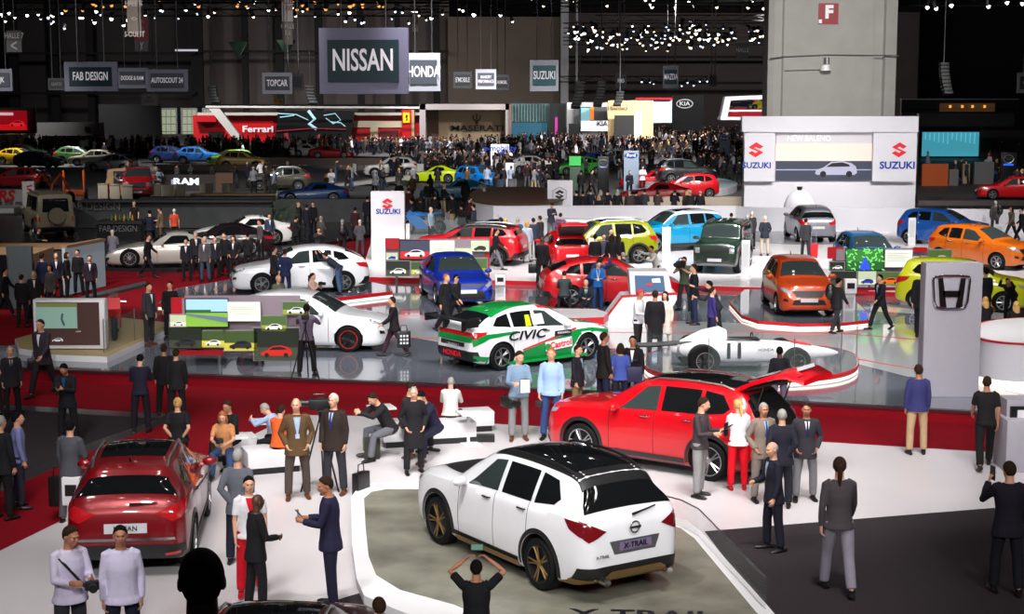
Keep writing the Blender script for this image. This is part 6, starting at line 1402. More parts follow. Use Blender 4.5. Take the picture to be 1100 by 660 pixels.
for side in (-1, 1):
    ondeco(wt, 'side', [(-.85, .2), (.75, .2), (.75, .34), (1.0, .66), (1.5, .72), (2.0, .62), (2.0, .7), (1.4, .82), (.9, .80), (-.75, .42)], LG, 'green_livery', side)
    ondeco(wt, 'side', [(-.75, .43), (.9, .81), (.9, .86), (-.75, .47)], LR, 'red_livery', side, .014)
    ondeco(wt, 'side', [(-2.1, .62), (-1.7, .80), (-.9, .87), (-.9, .92), (-1.8, .90), (-2.12, .78)], LR if side > 0 else LG, 'green_flash', side, .014)
    ondeco(wt, 'side', [(-2.15, .2), (-1.75, .2), (-1.72, .36), (-2.15, .42)], LG, 'green_corner', side, .014)
    ondeco(wt, 'side', [(-.62, 1.0), (-.45, 1.0), (-.45, 1.26), (-.58, 1.26)], glow(200, 220, 30, .2), 'number_panel', side, .03); ondeco(wt, 'side', [(-.4, 1.02), (-.05, 1.02), (-.05, 1.26), (-.4, 1.26)], WHITE, 'name_panel', side, .03)
ondeco(wt, 'top', [(-1.5, -.6), (-.1, -.45), (-.1, .45), (-1.5, .6)], LG, 'roof_green', off=.014); ondeco(wt, 'top', [(-.1, -.6), (.75, -.55), (.75, -.47), (-.1, -.48)], LR, 'roof_red', off=.014); ondeco(wt, 'top', [(1.0, -.6), (2.0, -.5), (2.0, .5), (1.0, .6)], LG, 'bonnet_green', off=.014)
ondeco(wt, 'rear', [(-.72, .72), (.72, .72), (.72, .86), (-.72, .86)], LG, 'rear_green', off=.02, step=.06); ondeco(wt, 'rear', [(-.8, .86), (.8, .86), (.74, .95), (-.74, .95)], LR, 'rear_red', off=.02, step=.06); ondeco(wt, 'rear', [(-.5, .6), (.5, .6), (.5, .7), (-.5, .7)], BLACK, 'rear_dark_panel', off=.02, step=.06)
text('lettering', 'CIVIC', .30, INK, wt, (-.65, -.915, .80), (math.pi / 2, 0, 0), bold=.02, sx=1.5, shear=.25)
MB().box((.32, -.925, .50), (.82, .012, .24), ry=R(-5)).build('sponsor_panel', WHITE, wt, smooth=0); text('lettering', 'Castrol', .22, REDI, wt, (.38, -.935, .50), (math.pi / 2, R(-5), 0), bold=.02); MB().cyl((-.02, -.94, .46), (-.02, -.93, .46), .08, n=14).build('sponsor_dot', LG, wt)
MB().box((.45, -.925, .77), (.5, .012, .12)).build('tyre_sponsor', INK, wt, smooth=0); text('lettering', 'YOKOHAMA', .07, WHITEI, wt, (.47, -.935, .77), (math.pi / 2, 0, 0)); text('lettering', 'HONDA', .17, REDI, wt, (-2.21, 0, .40), (math.pi / 2, 0, -math.pi / 2), bold=.02, sx=1.2)
mb = MB(); mb.box((-2.22, 0, 1.24), (.34, 1.72, .03), ry=R(6)); mb.box((-2.22, -.87, 1.2), (.38, .02, .18)); mb.box((-2.22, .87, 1.2), (.38, .02, .18)); mb.box((-2.1, .4, 1.1), (.2, .02, .28)); mb.box((-2.1, -.4, 1.1), (.2, .02, .28)); mb.build('rear_wing', BLACK, wt, smooth=0)
mb = MB(); mb.box((.0, -.9, .17), (2.4, .1, .06)); mb.box((.0, .9, .17), (2.4, .1, .06)); mb.build('side_skirt', LG, wt, smooth=0)
# red-rimmed wheels of the white one
for k in [c for c in w2.children if c.name.startswith('wheel')]:
    o = MB().lathe([(.222, .112), (.238, .112), (.238, .122), (.222, .122)], axis='Y', n=32).build('rim_ring', REDC, k)
# open tailgate red car next to the yellow green one
HA = lambda: T_hatch(3.995, 1.7, 1.52, 2.53, .78, .98, 1.03)
HB = lambda: T_hatch(3.85, 1.695, 1.51, 2.43, .8, .98, 1.03, spokes=6)
ro = put('ha', HA, 604, 287, ZS, 190, PR, 'red hatchback with raised tailgate beside the yellow green crossover', scale=.9); tailgate(ro, -1.55, 1.45, 1.2, .9, 40, PR)
put('ha', HA, 856, 332, ZH + .17, 0, paint(200, 66, 12), 'orange hatchback facing the camera on the round lit platform')
jy = put('ha', HA, 1034, 331, ZH, 72, paint(196, 202, 20), 'bright yellow hatchback behind the tall grey pylon')
put('hb', HB, 1054, 286, ZS, 42, paint(206, 100, 14), 'orange compact hatchback on the white floor at right')
put('hb', HB, 1014, 262, ZS, 60, paint(20, 84, 168), 'bright blue hatchback behind the orange compact at right', scale=.98)
put('ha', HA, 930, 297, ZS, 2, paint(36, 92, 140), 'teal blue hatchback roof behind the leafy film display board')
put('ha', HA, 869, 257, ZS, 181, mat('paint_silver', srgb(150, 150, 162), .3, .6, coat=1), 'silver hatchback seen from behind by the white backdrop wall')
put('sv', T_suv, 645, 282, ZS, 283, paint(134, 140, 18), 'yellow green crossover with people standing before it')
TS = lambda: T_suv(roofm=PW)
put('sr', TS, 724, 268, ZS, 291, paint(0, 132, 178), 'turquoise crossover with white roof on the white floor')
put('bx', T_boxy, 777, 289, ZS, 343, mat('paint_dark_green', srgb(26, 50, 36), .3, .2, coat=1), 'dark green boxy off roader on the white floor')
# further cars
BX2 = lambda: T_boxy(4.5, 1.76, 1.95, 2.85, .8, True, .4)
put('g2', BX2, 52, 252, .06, 205, mat('paint_sand', srgb(138, 126, 104), .4, .2, coat=.6), 'sand coloured boxy off roader with round spare wheel cover at left', scale=1.05)
put('pu', T_pickup, 149, 212, .0, 12, PR, 'red pickup truck facing the camera beside the tan wooden portal')
CP = T_coupe
put('cp', CP, 178, 284, .18, 283, mat('paint_silver_white', srgb(196, 190, 182), .3, .3, coat=1), 'silver white long nosed coupe on the black island at left')
put('cp', CP, 262, 262, .18, 285, paint(226, 224, 222), 'white gullwing era styled coupe behind the crowd at left', scale=.98)
put('cp', CP, 235, 273, .18, 280, mat('paint_black_gloss', srgb(30, 18, 22), .3, coat=1), 'black coupe with red trim between the two white coupes')
put('cv', CV, 20, 196 + 6, 0, 255, PDR, 'red estate like car above the white stand wall, far left'); put('cv', CV, 120, 184, 0, 262, mat('paint_silver', (.5,) * 3), 'silver sloping roof car in the left distance')
for k, (x, y, f, c, kk, l) in enumerate([(42, 180, 80, paint(40, 48, 56), 'cv', 'dark estate car in the left distance'), (84, 176, 95, paint(50, 84, 40), 'qa', 'green off road car in the left distance'), (100, 178, 270, paint(150, 140, 120), 'cv', 'beige car roof left of the silver car far away'), (186, 175, 90, paint(40, 60, 120), 'qa', 'blue pale striped bus like car far left'), (214, 176, 92, paint(40, 110, 190), 'qa', 'bright blue van like car far left'), (247, 179, 300, paint(110, 170, 30), 'ha', 'lime green hatchback in the left distance'), (262, 182, 85, paint(150, 120, 40), 'qa', 'ochre yellow car by the dark brown fascia'),
    (22, 176, 80, paint(200, 160, 30), 'cv', 'yellow car beside the silver one far left'), (420, 190, 275, paint(190, 190, 190), 'qa', 'white off roader roof in the middle distance'), (468, 196, 255, paint(190, 215, 10), 'cp', 'lime yellow low sports car in the middle distance'), (516, 203, 40, paint(10, 120, 210), 'sv', 'bright blue crossover in the middle distance'), (490, 214, 265, paint(16, 90, 120), 'cp', 'teal low sports car under the lime yellow one'),
    (335, 218, 280, paint(20, 70, 140), 'cp', 'blue open sports car in the middle distance'), (300, 204, 275, paint(62, 58, 48), 'qa', 'beige soft top off roader in the middle distance'), (620, 188, 290, paint(60, 160, 60), 'cv', 'green and white rally hatchback far away'), (632, 182, 285, paint(30, 60, 180), 'cv', 'dark blue car behind the green rally hatchback'), (575, 186, 95, paint(210, 210, 214), 'cv', 'white hatchback left of the green rally car'),
    (655, 178, 285, paint(150, 190, 200), 'cv', 'pale turquoise car far right of the green rally car'), (700, 202, 262, PR, 'cp', 'red coupe, rearmost of the three red cars'), (703, 218, 265, PR, 'cp', 'red coupe, front left of the three red cars'), (738, 212, 275, PR, 'ha', 'red crossover like hatchback, right of the three red cars'), (737, 196, 97, paint(20, 20, 24), 'sv', 'black crossover on the pale round platform'),
    (655, 157, 90, paint(210, 210, 215), 'ha', 'white car among the far crowd'), (1086, 214, 262, PR, 'cv', 'red car in the dark stand at the right edge'), (335, 168, 90, paint(220, 220, 220), 'cp', 'white sports car before the giant dark screen'), (356, 170, 90, PR, 'cp', 'red sports car before the giant dark screen'), (30, 172, 90, paint(60, 90, 60), 'ha', 'dark green car far left by the dark fascia'),
    (800, 177, 300, paint(200, 200, 205), 'ha', 'pale hatchback far away beside the white backdrop wall')]):
    put(kk, {'cv': CV, 'qa': T_qashqai, 'ha': HA, 'cp': CP, 'sv': T_suv}[kk], x, y, 0 if k != 21 else .5, f, c, l)
for x, y, Y, c, l in ((794, 117.5, 200, paint(30, 30, 34), 'small dark car shown high inside the red pod stand'), (820, 117.5, 200, paint(210, 215, 20), 'small yellow car shown high inside the red pod stand')):
    r = proto('ha', HA); r.location = P(x, y, 200.2); r.rotation_euler = (0, 0, R(180)); r.scale = (.95,) * 3; set_paint(r, c); tag(r, l, 'car')
platform('round_platform', ell(742, 197, 50, 7, 30, 2), 0, .5, mat('plat_teal', srgb(120, 140, 146), .3), WHITEW, 'pale round raised platform under the black crossover', None, None)
platform('low_black_platform', [(150, 216), (180, 214), (178, 208), (118, 208), (118, 216)], 0, .0 + .02, BLACKP, BLACKP, 'thin black platform under the red pickup') if 0 else None
# orange machines
for k, (x, y) in enumerate(((56, 221), (80, 217))):
    e = empty('buggy', tuple(G(x, y, 0)), R(75 + 30 * k), ['orange open buggy with round cage, left of two', 'orange open buggy with round cage, right of two'][k], 'vehicle'); mb = MB()
    for s in (-.6, .6): mb.tube([(-1.2, s, .5), (-.9, s, 1.3), (0, s, 1.9), (.8, s, 1.2), (1.3, s, .6), (-1.2, s, .5)], .07, 6)
    mb.build('cage', mat('orange_paint', srgb(200, 80, 14), .4), e); MB().box((0, 0, .55), (2.2, 1.1, .3), bev=.08).build('tub', mat('orange_paint', (.6, .1, 0)), e)
    for a in (-.9, .9):
        for s in (-.7, .7): MB().cyl((a, s - .12, .4), (a, s + .12, .4), .4, n=20).build('wheel', RUBBER, e)
# ------------------------------------------------------------------ single seater racing car
def single_seater():
    a, b_ = G(855.4, 402.4, fz), G(755.6, 404.0, fz); d = (a - b_).normalized(); e = empty('racing_car', (0, 0, 0), math.atan2(d.y, d.x), 'white open wheel vintage racing car with number 11 on the oval platform', 'racing car')
    n = Vector((d.y, -d.x, 0)); e.location = (a + b_) / 2 - n * .72 + Vector((0, 0, 0))
    hw = (a - b_).length / 2; st_ = [(-1.75, .10, .08, .55), (-1.45, .2, .16, .52), (-1.0, .30, .24, .5), (-.4, .34, .28, .48), (.2, .35, .26, .46), (.8, .33, .24, .44), (1.3, .28, .20, .42), (1.75, .2, .14, .40), (2.1, .1, .08, .38), (2.25, .03, .03, .37)]
    mb = MB(); mb.rings([[Vector((x, w_ * (1 if math.cos(t) > 0 else -1) * abs(math.cos(t)) ** .6, zc + h * (1 if math.sin(t) > 0 else -1) * abs(math.sin(t)) ** .75)) for t in [2 * math.pi * k / 20 for k in range(20)]] for (x, w_, h, zc) in st_]); mb.build('body', PW, e, smooth=60)
    MB().box((-.05, 0, .74), (.8, .44, .02), bev=.005).build('cockpit', MATT, e); mb = MB(); mb.rings([[Vector((x, w_ * math.cos(t), z + h * math.sin(t))) for t in [math.pi * k / 10 for k in range(11)]] + [Vector((x, -w_, z)), Vector((x, w_, z))][:0] for x, w_, h, z in ((-1.5, .1, .1, .62), (-1.0, .2, .34, .62), (-.6, .22, .38, .66), (-.42, .16, .26, .7))]); mb.build('engine_cowl', PW, e, smooth=60)
    mb = MB(); mb.tube([(.3, -.26, .72), (.42, -.2, .84), (.45, 0, .88), (.42, .2, .84), (.3, .26, .72)], .012, 5); mb.build('windshield', CLEAR, e); mb = MB(); mb.tube([(.2 + .0 * k, .14 * math.cos(k * .63), .76 + .12 * math.sin(k * .63)) for k in range(11)], .014, 5); mb.build('steering_wheel', BLACK, e)
    MB().box((1.35, 0, .62), (.45, .3, .02), ry=R(10)).build('nose_flash', REDI, e, smooth=0)
    for x, r, w_ in ((hw, .31, .26), (-hw, .36, .34)):
        for s in (-1, 1):
            wm, rm, bk_ = wheelmesh(r, w_, 6, r * .56); o = bpy.data.objects.new('wheel', wm); COL.objects.link(o); o.parent = e; o.location = (x, s * .72, r)
            if s < 0: o.rotation_euler = (0, 0, math.pi)
            k = bpy.data.objects.new('rim', rm); COL.objects.link(k); k.parent = o; k.material_slots[0].link = 'OBJECT'; k.material_slots[0].material = BLACK; k = bpy.data.objects.new('brake_disc', bk_); COL.objects.link(k); k.parent = o
            mb = MB(); mb.tube([(x, s * .6, r), (x - .15, s * .25, .36)], .016, 5); mb.tube([(x, s * .6, r), (x + .25, s * .25, .36)], .016, 5); mb.tube([(x, s * .6, r + .1), (x, s * .22, .56)], .016, 5); mb.build('suspension_arm', GREYM, e)
    mb = MB()
    for s in (-.12, .12): mb.tube([(-.9, s, .62), (-1.3, s, .68), (-2.1, s, .62), (-2.5, s, .62)], .04, 6)
    mb.build('exhaust_pipe', BLACK, e); MB().box((-1.2, 0, .5), (.8, .34, .3), bev=.05).build('engine_block', GREYM, e)
    for s in (-1, 1): text('racing_number', '11', .5, INK, e, (-.3, s * .372, .49), (math.pi / 2, 0, 0 if s < 0 else math.pi), bold=.03, ext=.01)
    text('lettering', 'HONDA', .1, INK, e, (.45, -.365, .52), (math.pi / 2, 0, 0)); text('lettering', 'H', .3, INK, e, (.85, -.355, .5), (math.pi / 2, 0, 0)) if 0 else None
    mb = MB(); mb.tube([(.1, -.28, .74), (-.4, -.27, .78), (-.45, 0, .80)], .02, 5); mb.build('headrest_rail', GREYM, e)
single_seater()
# motorcycles
def motorbike(px, py, z, face, col, label):
    e = empty('motorcycle', tuple(G(px, py, z)), R(face - 90), label, 'motorcycle')
    for x in (-.7, .7):
        o = MB().lathe([(.21, -.06), (.26, -.07), (.32, -.03), (.32, .03), (.26, .07), (.21, .06)], (0, 0, 0), 'Y', 24).build('wheel', RUBBER, e); o.location = (x, 0, .32)
        mb = MB(); [mb.tube([(0, 0, 0), (.22 * math.cos(a), 0, .22 * math.sin(a))], .012, 4) for a in [k * math.pi / 3 for k in range(6)]]; mb.build('rim', BLACK, o)
    mb = MB(); mb.rings([[Vector((x, w_ * math.cos(t), zc + h * math.sin(t))) for t in [2 * math.pi * k / 12 for k in range(12)]] for x, w_, h, zc in ((-.85, .04, .03, 1.0), (-.5, .12, .07, .93), (-.1, .14, .08, .88), (.15, .17, .14, .9), (.45, .15, .13, .92))]); mb.build('tank_and_tail', col, e, smooth=60)
    mb = MB(); mb.prism([(-.25, .3), (.3, .28), (.62, .55), (.82, .85), (.62, 1.12), (.4, .95), (.1, .75)], -.17, .17, 'Y'); mb.build('fairing', col, e, smooth=0); MB().box((0, 0, .45), (.5, .26, .4), bev=.06).build('engine', GREYM, e)
    mb = MB(); [mb.tube([(.7, s, .32), (.5, s, .98)], .025, 6) for s in (-.1, .1)]; mb.tube([(.5, -.32, 1.0), (.52, 0, 1.03), (.5, .32, 1.0)], .02, 6); mb.build('fork', ALU, e); mb = MB(); mb.prism([(.45, 1.1), (.62, 1.1), (.5, 1.25)], -.12, .12, 'Y'); mb.build('screen', CLEAR, e, smooth=0)
motorbike(455, 252, ZS, 275, paint(40, 120, 200), 'blue and yellow race motorcycle in the glass enclosure left of centre'); motorbike(124, 362, ZH + .16, 12, paint(200, 40, 44), 'red and white motorcycle behind the left display wall')
motorbike(523, 262, ZS, 100, paint(20, 20, 24), 'black motorcycle on the white floor near the red car with black roof')
e = empty('glass_enclosure', tuple(G(470, 262, ZS)), 0, 'clear glass enclosure around the blue race motorcycle', 'enclosure'); a = [G(x, y, ZS) - e.location for x, y in ((440, 262), (500, 263), (500, 248), (440, 247))]
for i in (0, 1): p, q_ = a[i], a[i + 1]; MB().rings([[p, p + Vector((0, 0, 1.15)), p + Vector((.02, .02, 1.15)), p + Vector((.02, .02, 0))], [q_, q_ + Vector((0, 0, 1.15)), q_ + Vector((.02, .02, 1.15)), q_ + Vector((.02, .02, 0))]]).build('glass_panel', CLEAR, e, smooth=0)
# shrouded white car top behind the silver one
e = empty('covered_display', tuple(G(858, 245, ZS)), 0, 'white rounded covered shape behind the silver hatchback', 'display'); MB().ball((0, 0, .85), (.75, .5, .95), 16).build('cover', WHITEW, e); MB().cyl((0, 0, 1.7), (0, 0, 1.95), .08, .14, n=10).build('top_knob', BLACK, e)

def drop(o):
    for k in list(o.children): drop(k)
    bpy.data.objects.remove(o)
for p in PROT.values(): drop(p[0])
# ================================================================== people
K = (24, 22, 26); NV = (28, 30, 48); DG = (48, 48, 54); GR = (96, 96, 104); LG_ = (150, 148, 152); WH = (225, 224, 230); LB = (150, 172, 205); JN = (52, 70, 110); BR = (84, 66, 48); TN = (168, 146, 112); WN = (70, 24, 34); BL = (40, 90, 150); PK = (200, 160, 150)
def p(px, fy, hy, pose, face, top, tc, lc, hair, hc, label, z=ZN, sk=0, **k): return person(px, fy, hy, pose, face, top, tc, lc, hair, hc, sk, label, z=z, **k)
# --- front white floor
p(78, 722, 565, 'hold', 40, 'shirt', (205, 196, 222), DG, 'short', 'brown', 'man in pale lilac shirt with a camera strap across his chest, front left', sk=1, fat=1.15, belt=K)
p(134, 722, 565, 'stand', 15, 'shirt', (206, 198, 226), NV, 'short', 'black', 'stout man in pale lilac shirt standing before the dark red crossover', sk=1, fat=1.22)
p(258, 606, 483, 'behind', 170, 'jacket', (92, 94, 104), NV, 'short', 'grey', 'grey haired man in grey jacket with his back turned right of the dark red crossover')
p(270, 640, 512, 'stand', 15, 'tee', WH, (190, 16, 34), 'bun', 'black', 'smiling woman in white top and red scarf behind the bald man', scarf=(205, 20, 36), slim=True, shoe=SHOER)
p(276, 657, 532, 'stand2', 120, 'jacket', K, K, 'bald', 'black', 'bald man in black suit at lower left of the white aisle', sk=2)
p(356, 652, 512, 'hold', 268, 'jacket', (34, 32, 58), (30, 28, 50), 'short', 'brown', 'man in navy suit looking at his phone beside the stone podium', sk=1, vee=WH)
p(320, 536, 428, 'pockets', 12, 'jacket', (88, 66, 42), (72, 62, 56), 'rim', 'grey', 'bald bespectacled man in brown blazer with a lanyard', lanyard=(170, 185, 215), vee=LB, fat=1.1, shoe=SHOEB)
p(360, 531, 423, 'stand', 340, 'jacket', (44, 34, 30), DG, 'short', 'white', 'white haired man in dark brown jacket beside the video camera', vee=LB, tie=(30, 40, 90), fat=1.1, shoe=SHOEB)
p(445, 509, 416, 'pockets', 20, 'coat', K, K, 'crop', 'grey', 'man in long black coat standing before the block benches', vee=K)
p(419, 492, 420, 'sit2', 300, 'jacket', (34, 32, 34), GR, 'short', 'brown', 'crouched man in black jacket looking down on the leftmost bench')
p(437, 484, 411, 'sit', 60, 'shirt', (46, 42, 40), K, 'bun', 'brown', 'woman with her hair up sitting behind the crouched man')
p(466, 492, 417, 'sit2', 320, 'jacket', (30, 30, 52), (30, 30, 50), 'short', 'black', 'man in navy suit leaning forward on a bench', vee=LB, shoe=SHOEB)
p(484, 470, 409, 'sit', 175, 'shirt', (214, 208, 204), K, 'crop', 'grey', 'man in white shirt sitting with his back turned on a block bench', fat=1.15)
p(302, 500, 452, 'sit2', 250, 'shirt', (160, 178, 212), K, 'crop', 'grey', 'person in light blue shirt bending low behind the brown blazer man')
p(300, 506, 440, 'sit', 160, 'shirt', (214, 92, 40), K, 'short', 'brown', 'person in orange top mostly hidden behind the brown blazer man')
p(242, 512, 441, 'sit', 0, 'tee', (190, 130, 84), JN, 'bob', 'ginger', 'ginger haired woman sitting and looking at a camera', slim=True, boot=True)
p(250, 500, 430, 'sit', 330, 'jacket', K, K, 'short', 'brown', 'man with hand at his face sitting behind the ginger haired woman', sk=1)
p(193, 520, 443, 'behind', 178, 'tee', K, K, 'bun', 'blond', 'blond woman in black dress with her back turned on the red carpet', z=.02, fat=1.25)
p(557, 473, 377, 'hold', 5, 'shirt', (118, 142, 168), (122, 122, 124), 'short', 'brown', 'young man in denim blue shirt holding white papers', slim=True, shoe=SHOEB)
p(592, 472, 374, 'stand', 350, 'shirt', (150, 176, 216), (44, 64, 110), 'short', 'ginger', 'young man in pale blue shirt and backpack carrying a camera', slim=True)
p(620, 450, 371, 'stand', 60, 'jacket', (34, 30, 40), (128, 104, 70), 'short', 'brown', 'man in dark blazer and tan trousers beside the young man with backpack', z=.02, vee=LB)
p(648, 445, 357, 'stand', 110, 'jacket', (28, 22, 24), (26, 30, 56), 'crop', 'brown', 'man in black blazer seen in profile below the race liveried hatchback', z=.02, sk=1)
p(666, 446, 370, 'stand', 178, 'tee', (66, 84, 160), (28, 28, 44), 'bob', 'brown', 'woman in blue top with shoulder bag, back turned', z=.02, slim=True)
p(679, 444, 361, 'stand', 350, 'jacket', (24, 20, 26), (22, 22, 30), 'short', 'black', 'dark haired man facing the woman in blue top', z=.02, sk=1, vee=WH)
p(751, 534, 427, 'hold', 60, 'shirt', (64, 56, 60), (140, 138, 140), 'short', 'brown', 'young man in dark grey jumper holding a tablet by the red crossover', slim=True)
p(792, 526, 430, 'hold', 178, 'tee', (224, 220, 226), (212, 8, 30), 'tail', 'blond', 'blond woman with ponytail in white top and red trousers', slim=True, shoe=SHOER)
p(818, 538, 433, 'pockets', 20, 'jacket', (126, 112, 102), (112, 102, 96), 'short', 'grey', 'man in beige grey jacket with tie and orange lanyard', vee=LB, tie=(40, 60, 120), sk=1)
p(838, 546, 440, 'behind', 178, 'jacket', (30, 30, 42), (30, 30, 40), 'crop', 'grey', 'grey haired man in dark suit with his back turned behind the red crossover', fat=1.15)
p(830, 592, 475, 'stand2', 285, 'jacket', (30, 30, 44), (30, 30, 42), 'rim', 'grey', 'bespectacled man in dark suit looking left, front of the talking group', vee=LB)
p(813, 512, 421, 'camera', 270, 'shirt', K, K, 'long', 'black', 'dark dressed photographer at the open tailgate of the red crossover')
p(864, 538, 433, 'pockets', 0, 'jacket', (50, 48, 56), (118, 116, 120), 'short', 'brown', 'man in dark jacket white shirt and navy tie facing the camera', vee=WH, tie=(34, 34, 72), sk=1)
p(836, 450, 380, 'stand', 180, 'shirt', (26, 26, 34), (98, 88, 108), 'crop', 'black', 'man glimpsed between the raised tailgate and the stage', z=.02, sk=2)
p(899, 637, 484, 'walk2', 182, 'shirt', (66, 60, 64), (134, 128, 142), 'tail', 'brown', 'woman with ponytail walking away in grey jacket and pale trousers', belt=(200, 20, 30), slim=True, tilt=0)
p(1080, 638, 497, 'call', 178, 'jacket', (24, 22, 34), (20, 20, 28), 'short', 'brown', 'man in black suit on the phone at the lower right edge', fat=1.1)
p(984, 488, 392, 'stand', 178, 'shirt', (50, 50, 100), (178, 150, 118), 'short', 'brown', 'man in navy shirt and beige trousers, back turned', sk=1, fat=1.1)
p(1057, 503, 405, 'walk', 170, 'tee', (24, 22, 24), (22, 22, 24), 'crop', 'brown', 'man in black clothes with his back turned at the right edge', sk=1)
p(512, 742, 602, 'raise', 178, 'tee', (20, 20, 24), K, 'crop', 'black', 'photographer in black shirt holding up a phone at the bottom edge', sk=1, fat=1.15)
p(409, 792, 648, 'stand', 200, 'shirt', K, K, 'short', 'brown', 'person of whom only the dark hair shows at the bottom edge')
# --- red aisle at left
p(152, 465, 382, 'phone', 182, 'shirt', (30, 28, 48), (22, 20, 30), 'short', 'black', 'man in navy jumper with his back turned alone on the red carpet', z=.02)
p(178, 447, 373, 'stand', 185, 'jacket', K, K, 'crop', 'brown', 'man in dark jacket, rear one of the two beside the metal strip', z=.02, sk=1)
p(191, 453, 380, 'stand', 176, 'jacket', (30, 28, 32), (24, 22, 26), 'crop', 'brown', 'man in black jacket, front one of the two beside the metal strip', z=.02)
p(74, 476, 390, 'phone', 350, 'jacket', (24, 26, 34), K, 'short', 'black', 'man in dark parka with a badge looking at his phone', z=.02, sk=1, vee=(30, 70, 110), shoe=SHOEB)
p(48, 426, 343, 'walk', 340, 'jacket', (52, 46, 54), (30, 26, 32), 'short', 'brown', 'man in dark suit striding with a black bag near the display wall', z=.02, vee=WH)
p(14, 450, 372, 'stand', 20, 'jacket', (34, 30, 36), K, 'short', 'grey', 'grey haired man in dark suit holding a phone at left edge', z=.02, vee=LG_, tie=NV)
p(-2, 480, 394, 'stand', 90, 'jacket', (26, 24, 28), K, 'short', 'black', 'man in black suit cut off by the left edge', z=.02)
p(4, 558, 447, 'stand', 150, 'jacket', (28, 28, 34), K, 'short', 'grey', 'grey haired man in dark jacket at the left edge beside a blue shirt', z=.02)
p(22, 546, 443, 'stand', 110, 'shirt', (120, 128, 178), (44, 42, 60), 'short', 'black', 'man in light blue shirt at the left edge', z=.02)
p(78, 562, 452, 'stand2', 165, 'jacket', (76, 78, 86), (86, 84, 90), 'short', 'black', 'dark haired man in grey jacket carrying a black bag behind the dark red crossover', z=.02)
# --- the grey stage
p(161, 371, 304, 'stand', 60, 'jacket', (50, 50, 56), (44, 42, 48), 'short', 'brown', 'man in grey suit standing on the stage before the display board', z=ZH, vee=WH, shoe=SHOEB)
p(184, 364, 307, 'stand', 0, 'jacket', K, K, 'short', 'black', 'man in black with only head and shoulders above the display board, left', z=ZH)
p(330, 404, 327, 'camera', 175, 'tee', (104, 92, 112), K, 'crop', 'black', 'cameraman in grey T-shirt behind his tripod', z=ZH, sk=2)
p(424, 383, 319, 'walk', 275, 'jacket', (28, 26, 30), (60, 38, 52), 'short', 'brown', 'man in dark jacket walking with a black shopping bag', z=ZH)
p(478, 358, 294, 'walk', 60, 'jacket', (24, 24, 28), K, 'short', 'ginger', 'man in black walking before the blue hatchback, left of a couple', z=ZH)
p(489, 353, 296, 'walk2', 50, 'jacket', (30, 30, 34), K, 'cap', 'black', 'person with dark cap walking before the blue hatchback, right of a couple', z=ZH)
p(300, 355, 301, 'stand', 40, 'jacket', (88, 96, 78), DG, 'rim', 'white', 'bald man in green grey jacket behind the display board', z=ZH)
p(335, 352, 303, 'camera', 70, 'shirt', (196, 160, 148), K, 'tail', 'brown', 'woman photographer in pale pink top behind the cameraman', z=ZH, slim=True)
p(582, 307, 255, 'walk', 175, 'jacket', K, K, 'bald', 'black', 'bald man in black carrying a dark briefcase left of the red hatchback', z=ZH, sk=2)
p(606, 334, 303, 'sit', 178, 'jacket', (54, 60, 62), DG, 'crop', 'brown', 'man in grey green suit sitting on the plinth, back turned', z=ZH + .0)
p(629, 344, 309, 'sit', 0, 'jacket', (26, 36, 46), (26, 32, 46), 'rim', 'grey', 'bald man in dark suit sitting on the plinth facing the camera', z=ZH, vee=WH, tie=(20, 60, 50), shoe=SHOEB)
p(642, 336, 280, 'hold', 0, 'shirt', (24, 92, 160), (34, 58, 104), 'short', 'brown', 'man in bright blue jumper and badge beside the red hatchback', z=ZH, lanyard=WH)
p(665, 322, 274, 'hold', 190, 'jacket', (34, 34, 46), (30, 30, 40), 'short', 'brown', 'man in dark suit at the side of the red hatchback', z=ZH)
p(672, 322, 275, 'reach', 200, 'jacket', (84, 92, 110), (60, 64, 80), 'crop', 'grey', 'grey haired man in grey blue suit bending over the red hatchback', z=ZH)
p(636, 335, 278, 'bend', 150, 'jacket', (34, 44, 84), NV, 'short', 'brown', 'man in navy leaning into the red hatchback', z=ZH)
p(648, 326, 279, 'stand', 170, 'jacket', (30, 30, 36), K, 'short', 'black', 'man in black hidden behind the blue jumper man', z=ZH)
p(705, 312, 277, 'reach', 300, 'shirt', (204, 200, 190), K, 'short', 'black', 'person in cream top leaning over the screen desk', z=ZH, sk=1)
p(685, 382, 311, 'stand2', 60, 'shirt', (212, 210, 216), (34, 32, 36), 'cap', 'red', 'man in white vest and red cap', z=ZH, sk=1)
p(703, 386, 312, 'stand', 178, 'coat', K, DG, 'crop', 'brown', 'man in long black coat and boots seen from behind by the red cap man', z=ZH, sk=1, boot=True)
p(714, 378, 317, 'stand', 330, 'coat', (206, 198, 188), (196, 188, 178), 'long', 'brown', 'woman in long cream cardigan beside the long black coat', z=ZH, slim=True)
p(735, 334, 276, 'camera', 330, 'tee', (74, 84, 66), DG, 'short', 'brown', 'cameraman in olive top with a large shoulder camera', z=ZH, sk=1)
p(745, 349, 284, 'stand', 270, 'jacket', (24, 24, 34), (34, 44, 70), 'short', 'brown', 'young man in black blazer being filmed', z=ZH)
p(770, 364, 302, 'reach', 262, 'shirt', (36, 38, 44), K, 'short', 'black', 'man in dark shirt stretching out his arm near the racing car', z=ZH)
p(764, 372, 319, 'stand', 100, 'shirt', (58, 44, 110), (34, 32, 60), 'short', 'brown', 'man in purple jumper behind the racing car', z=ZH)
p(898, 358, 299, 'walk2', 120, 'jacket', (30, 28, 32), (44, 42, 48), 'short', 'black', 'man in dark jacket with backpack right of the orange hatchback', z=ZH, sk=1)
p(945, 354, 295, 'walk', 300, 'jacket', (26, 26, 34), (26, 26, 34), 'short', 'black', 'man in dark suit walking before the leafy film display board', z=ZH, vee=LB)
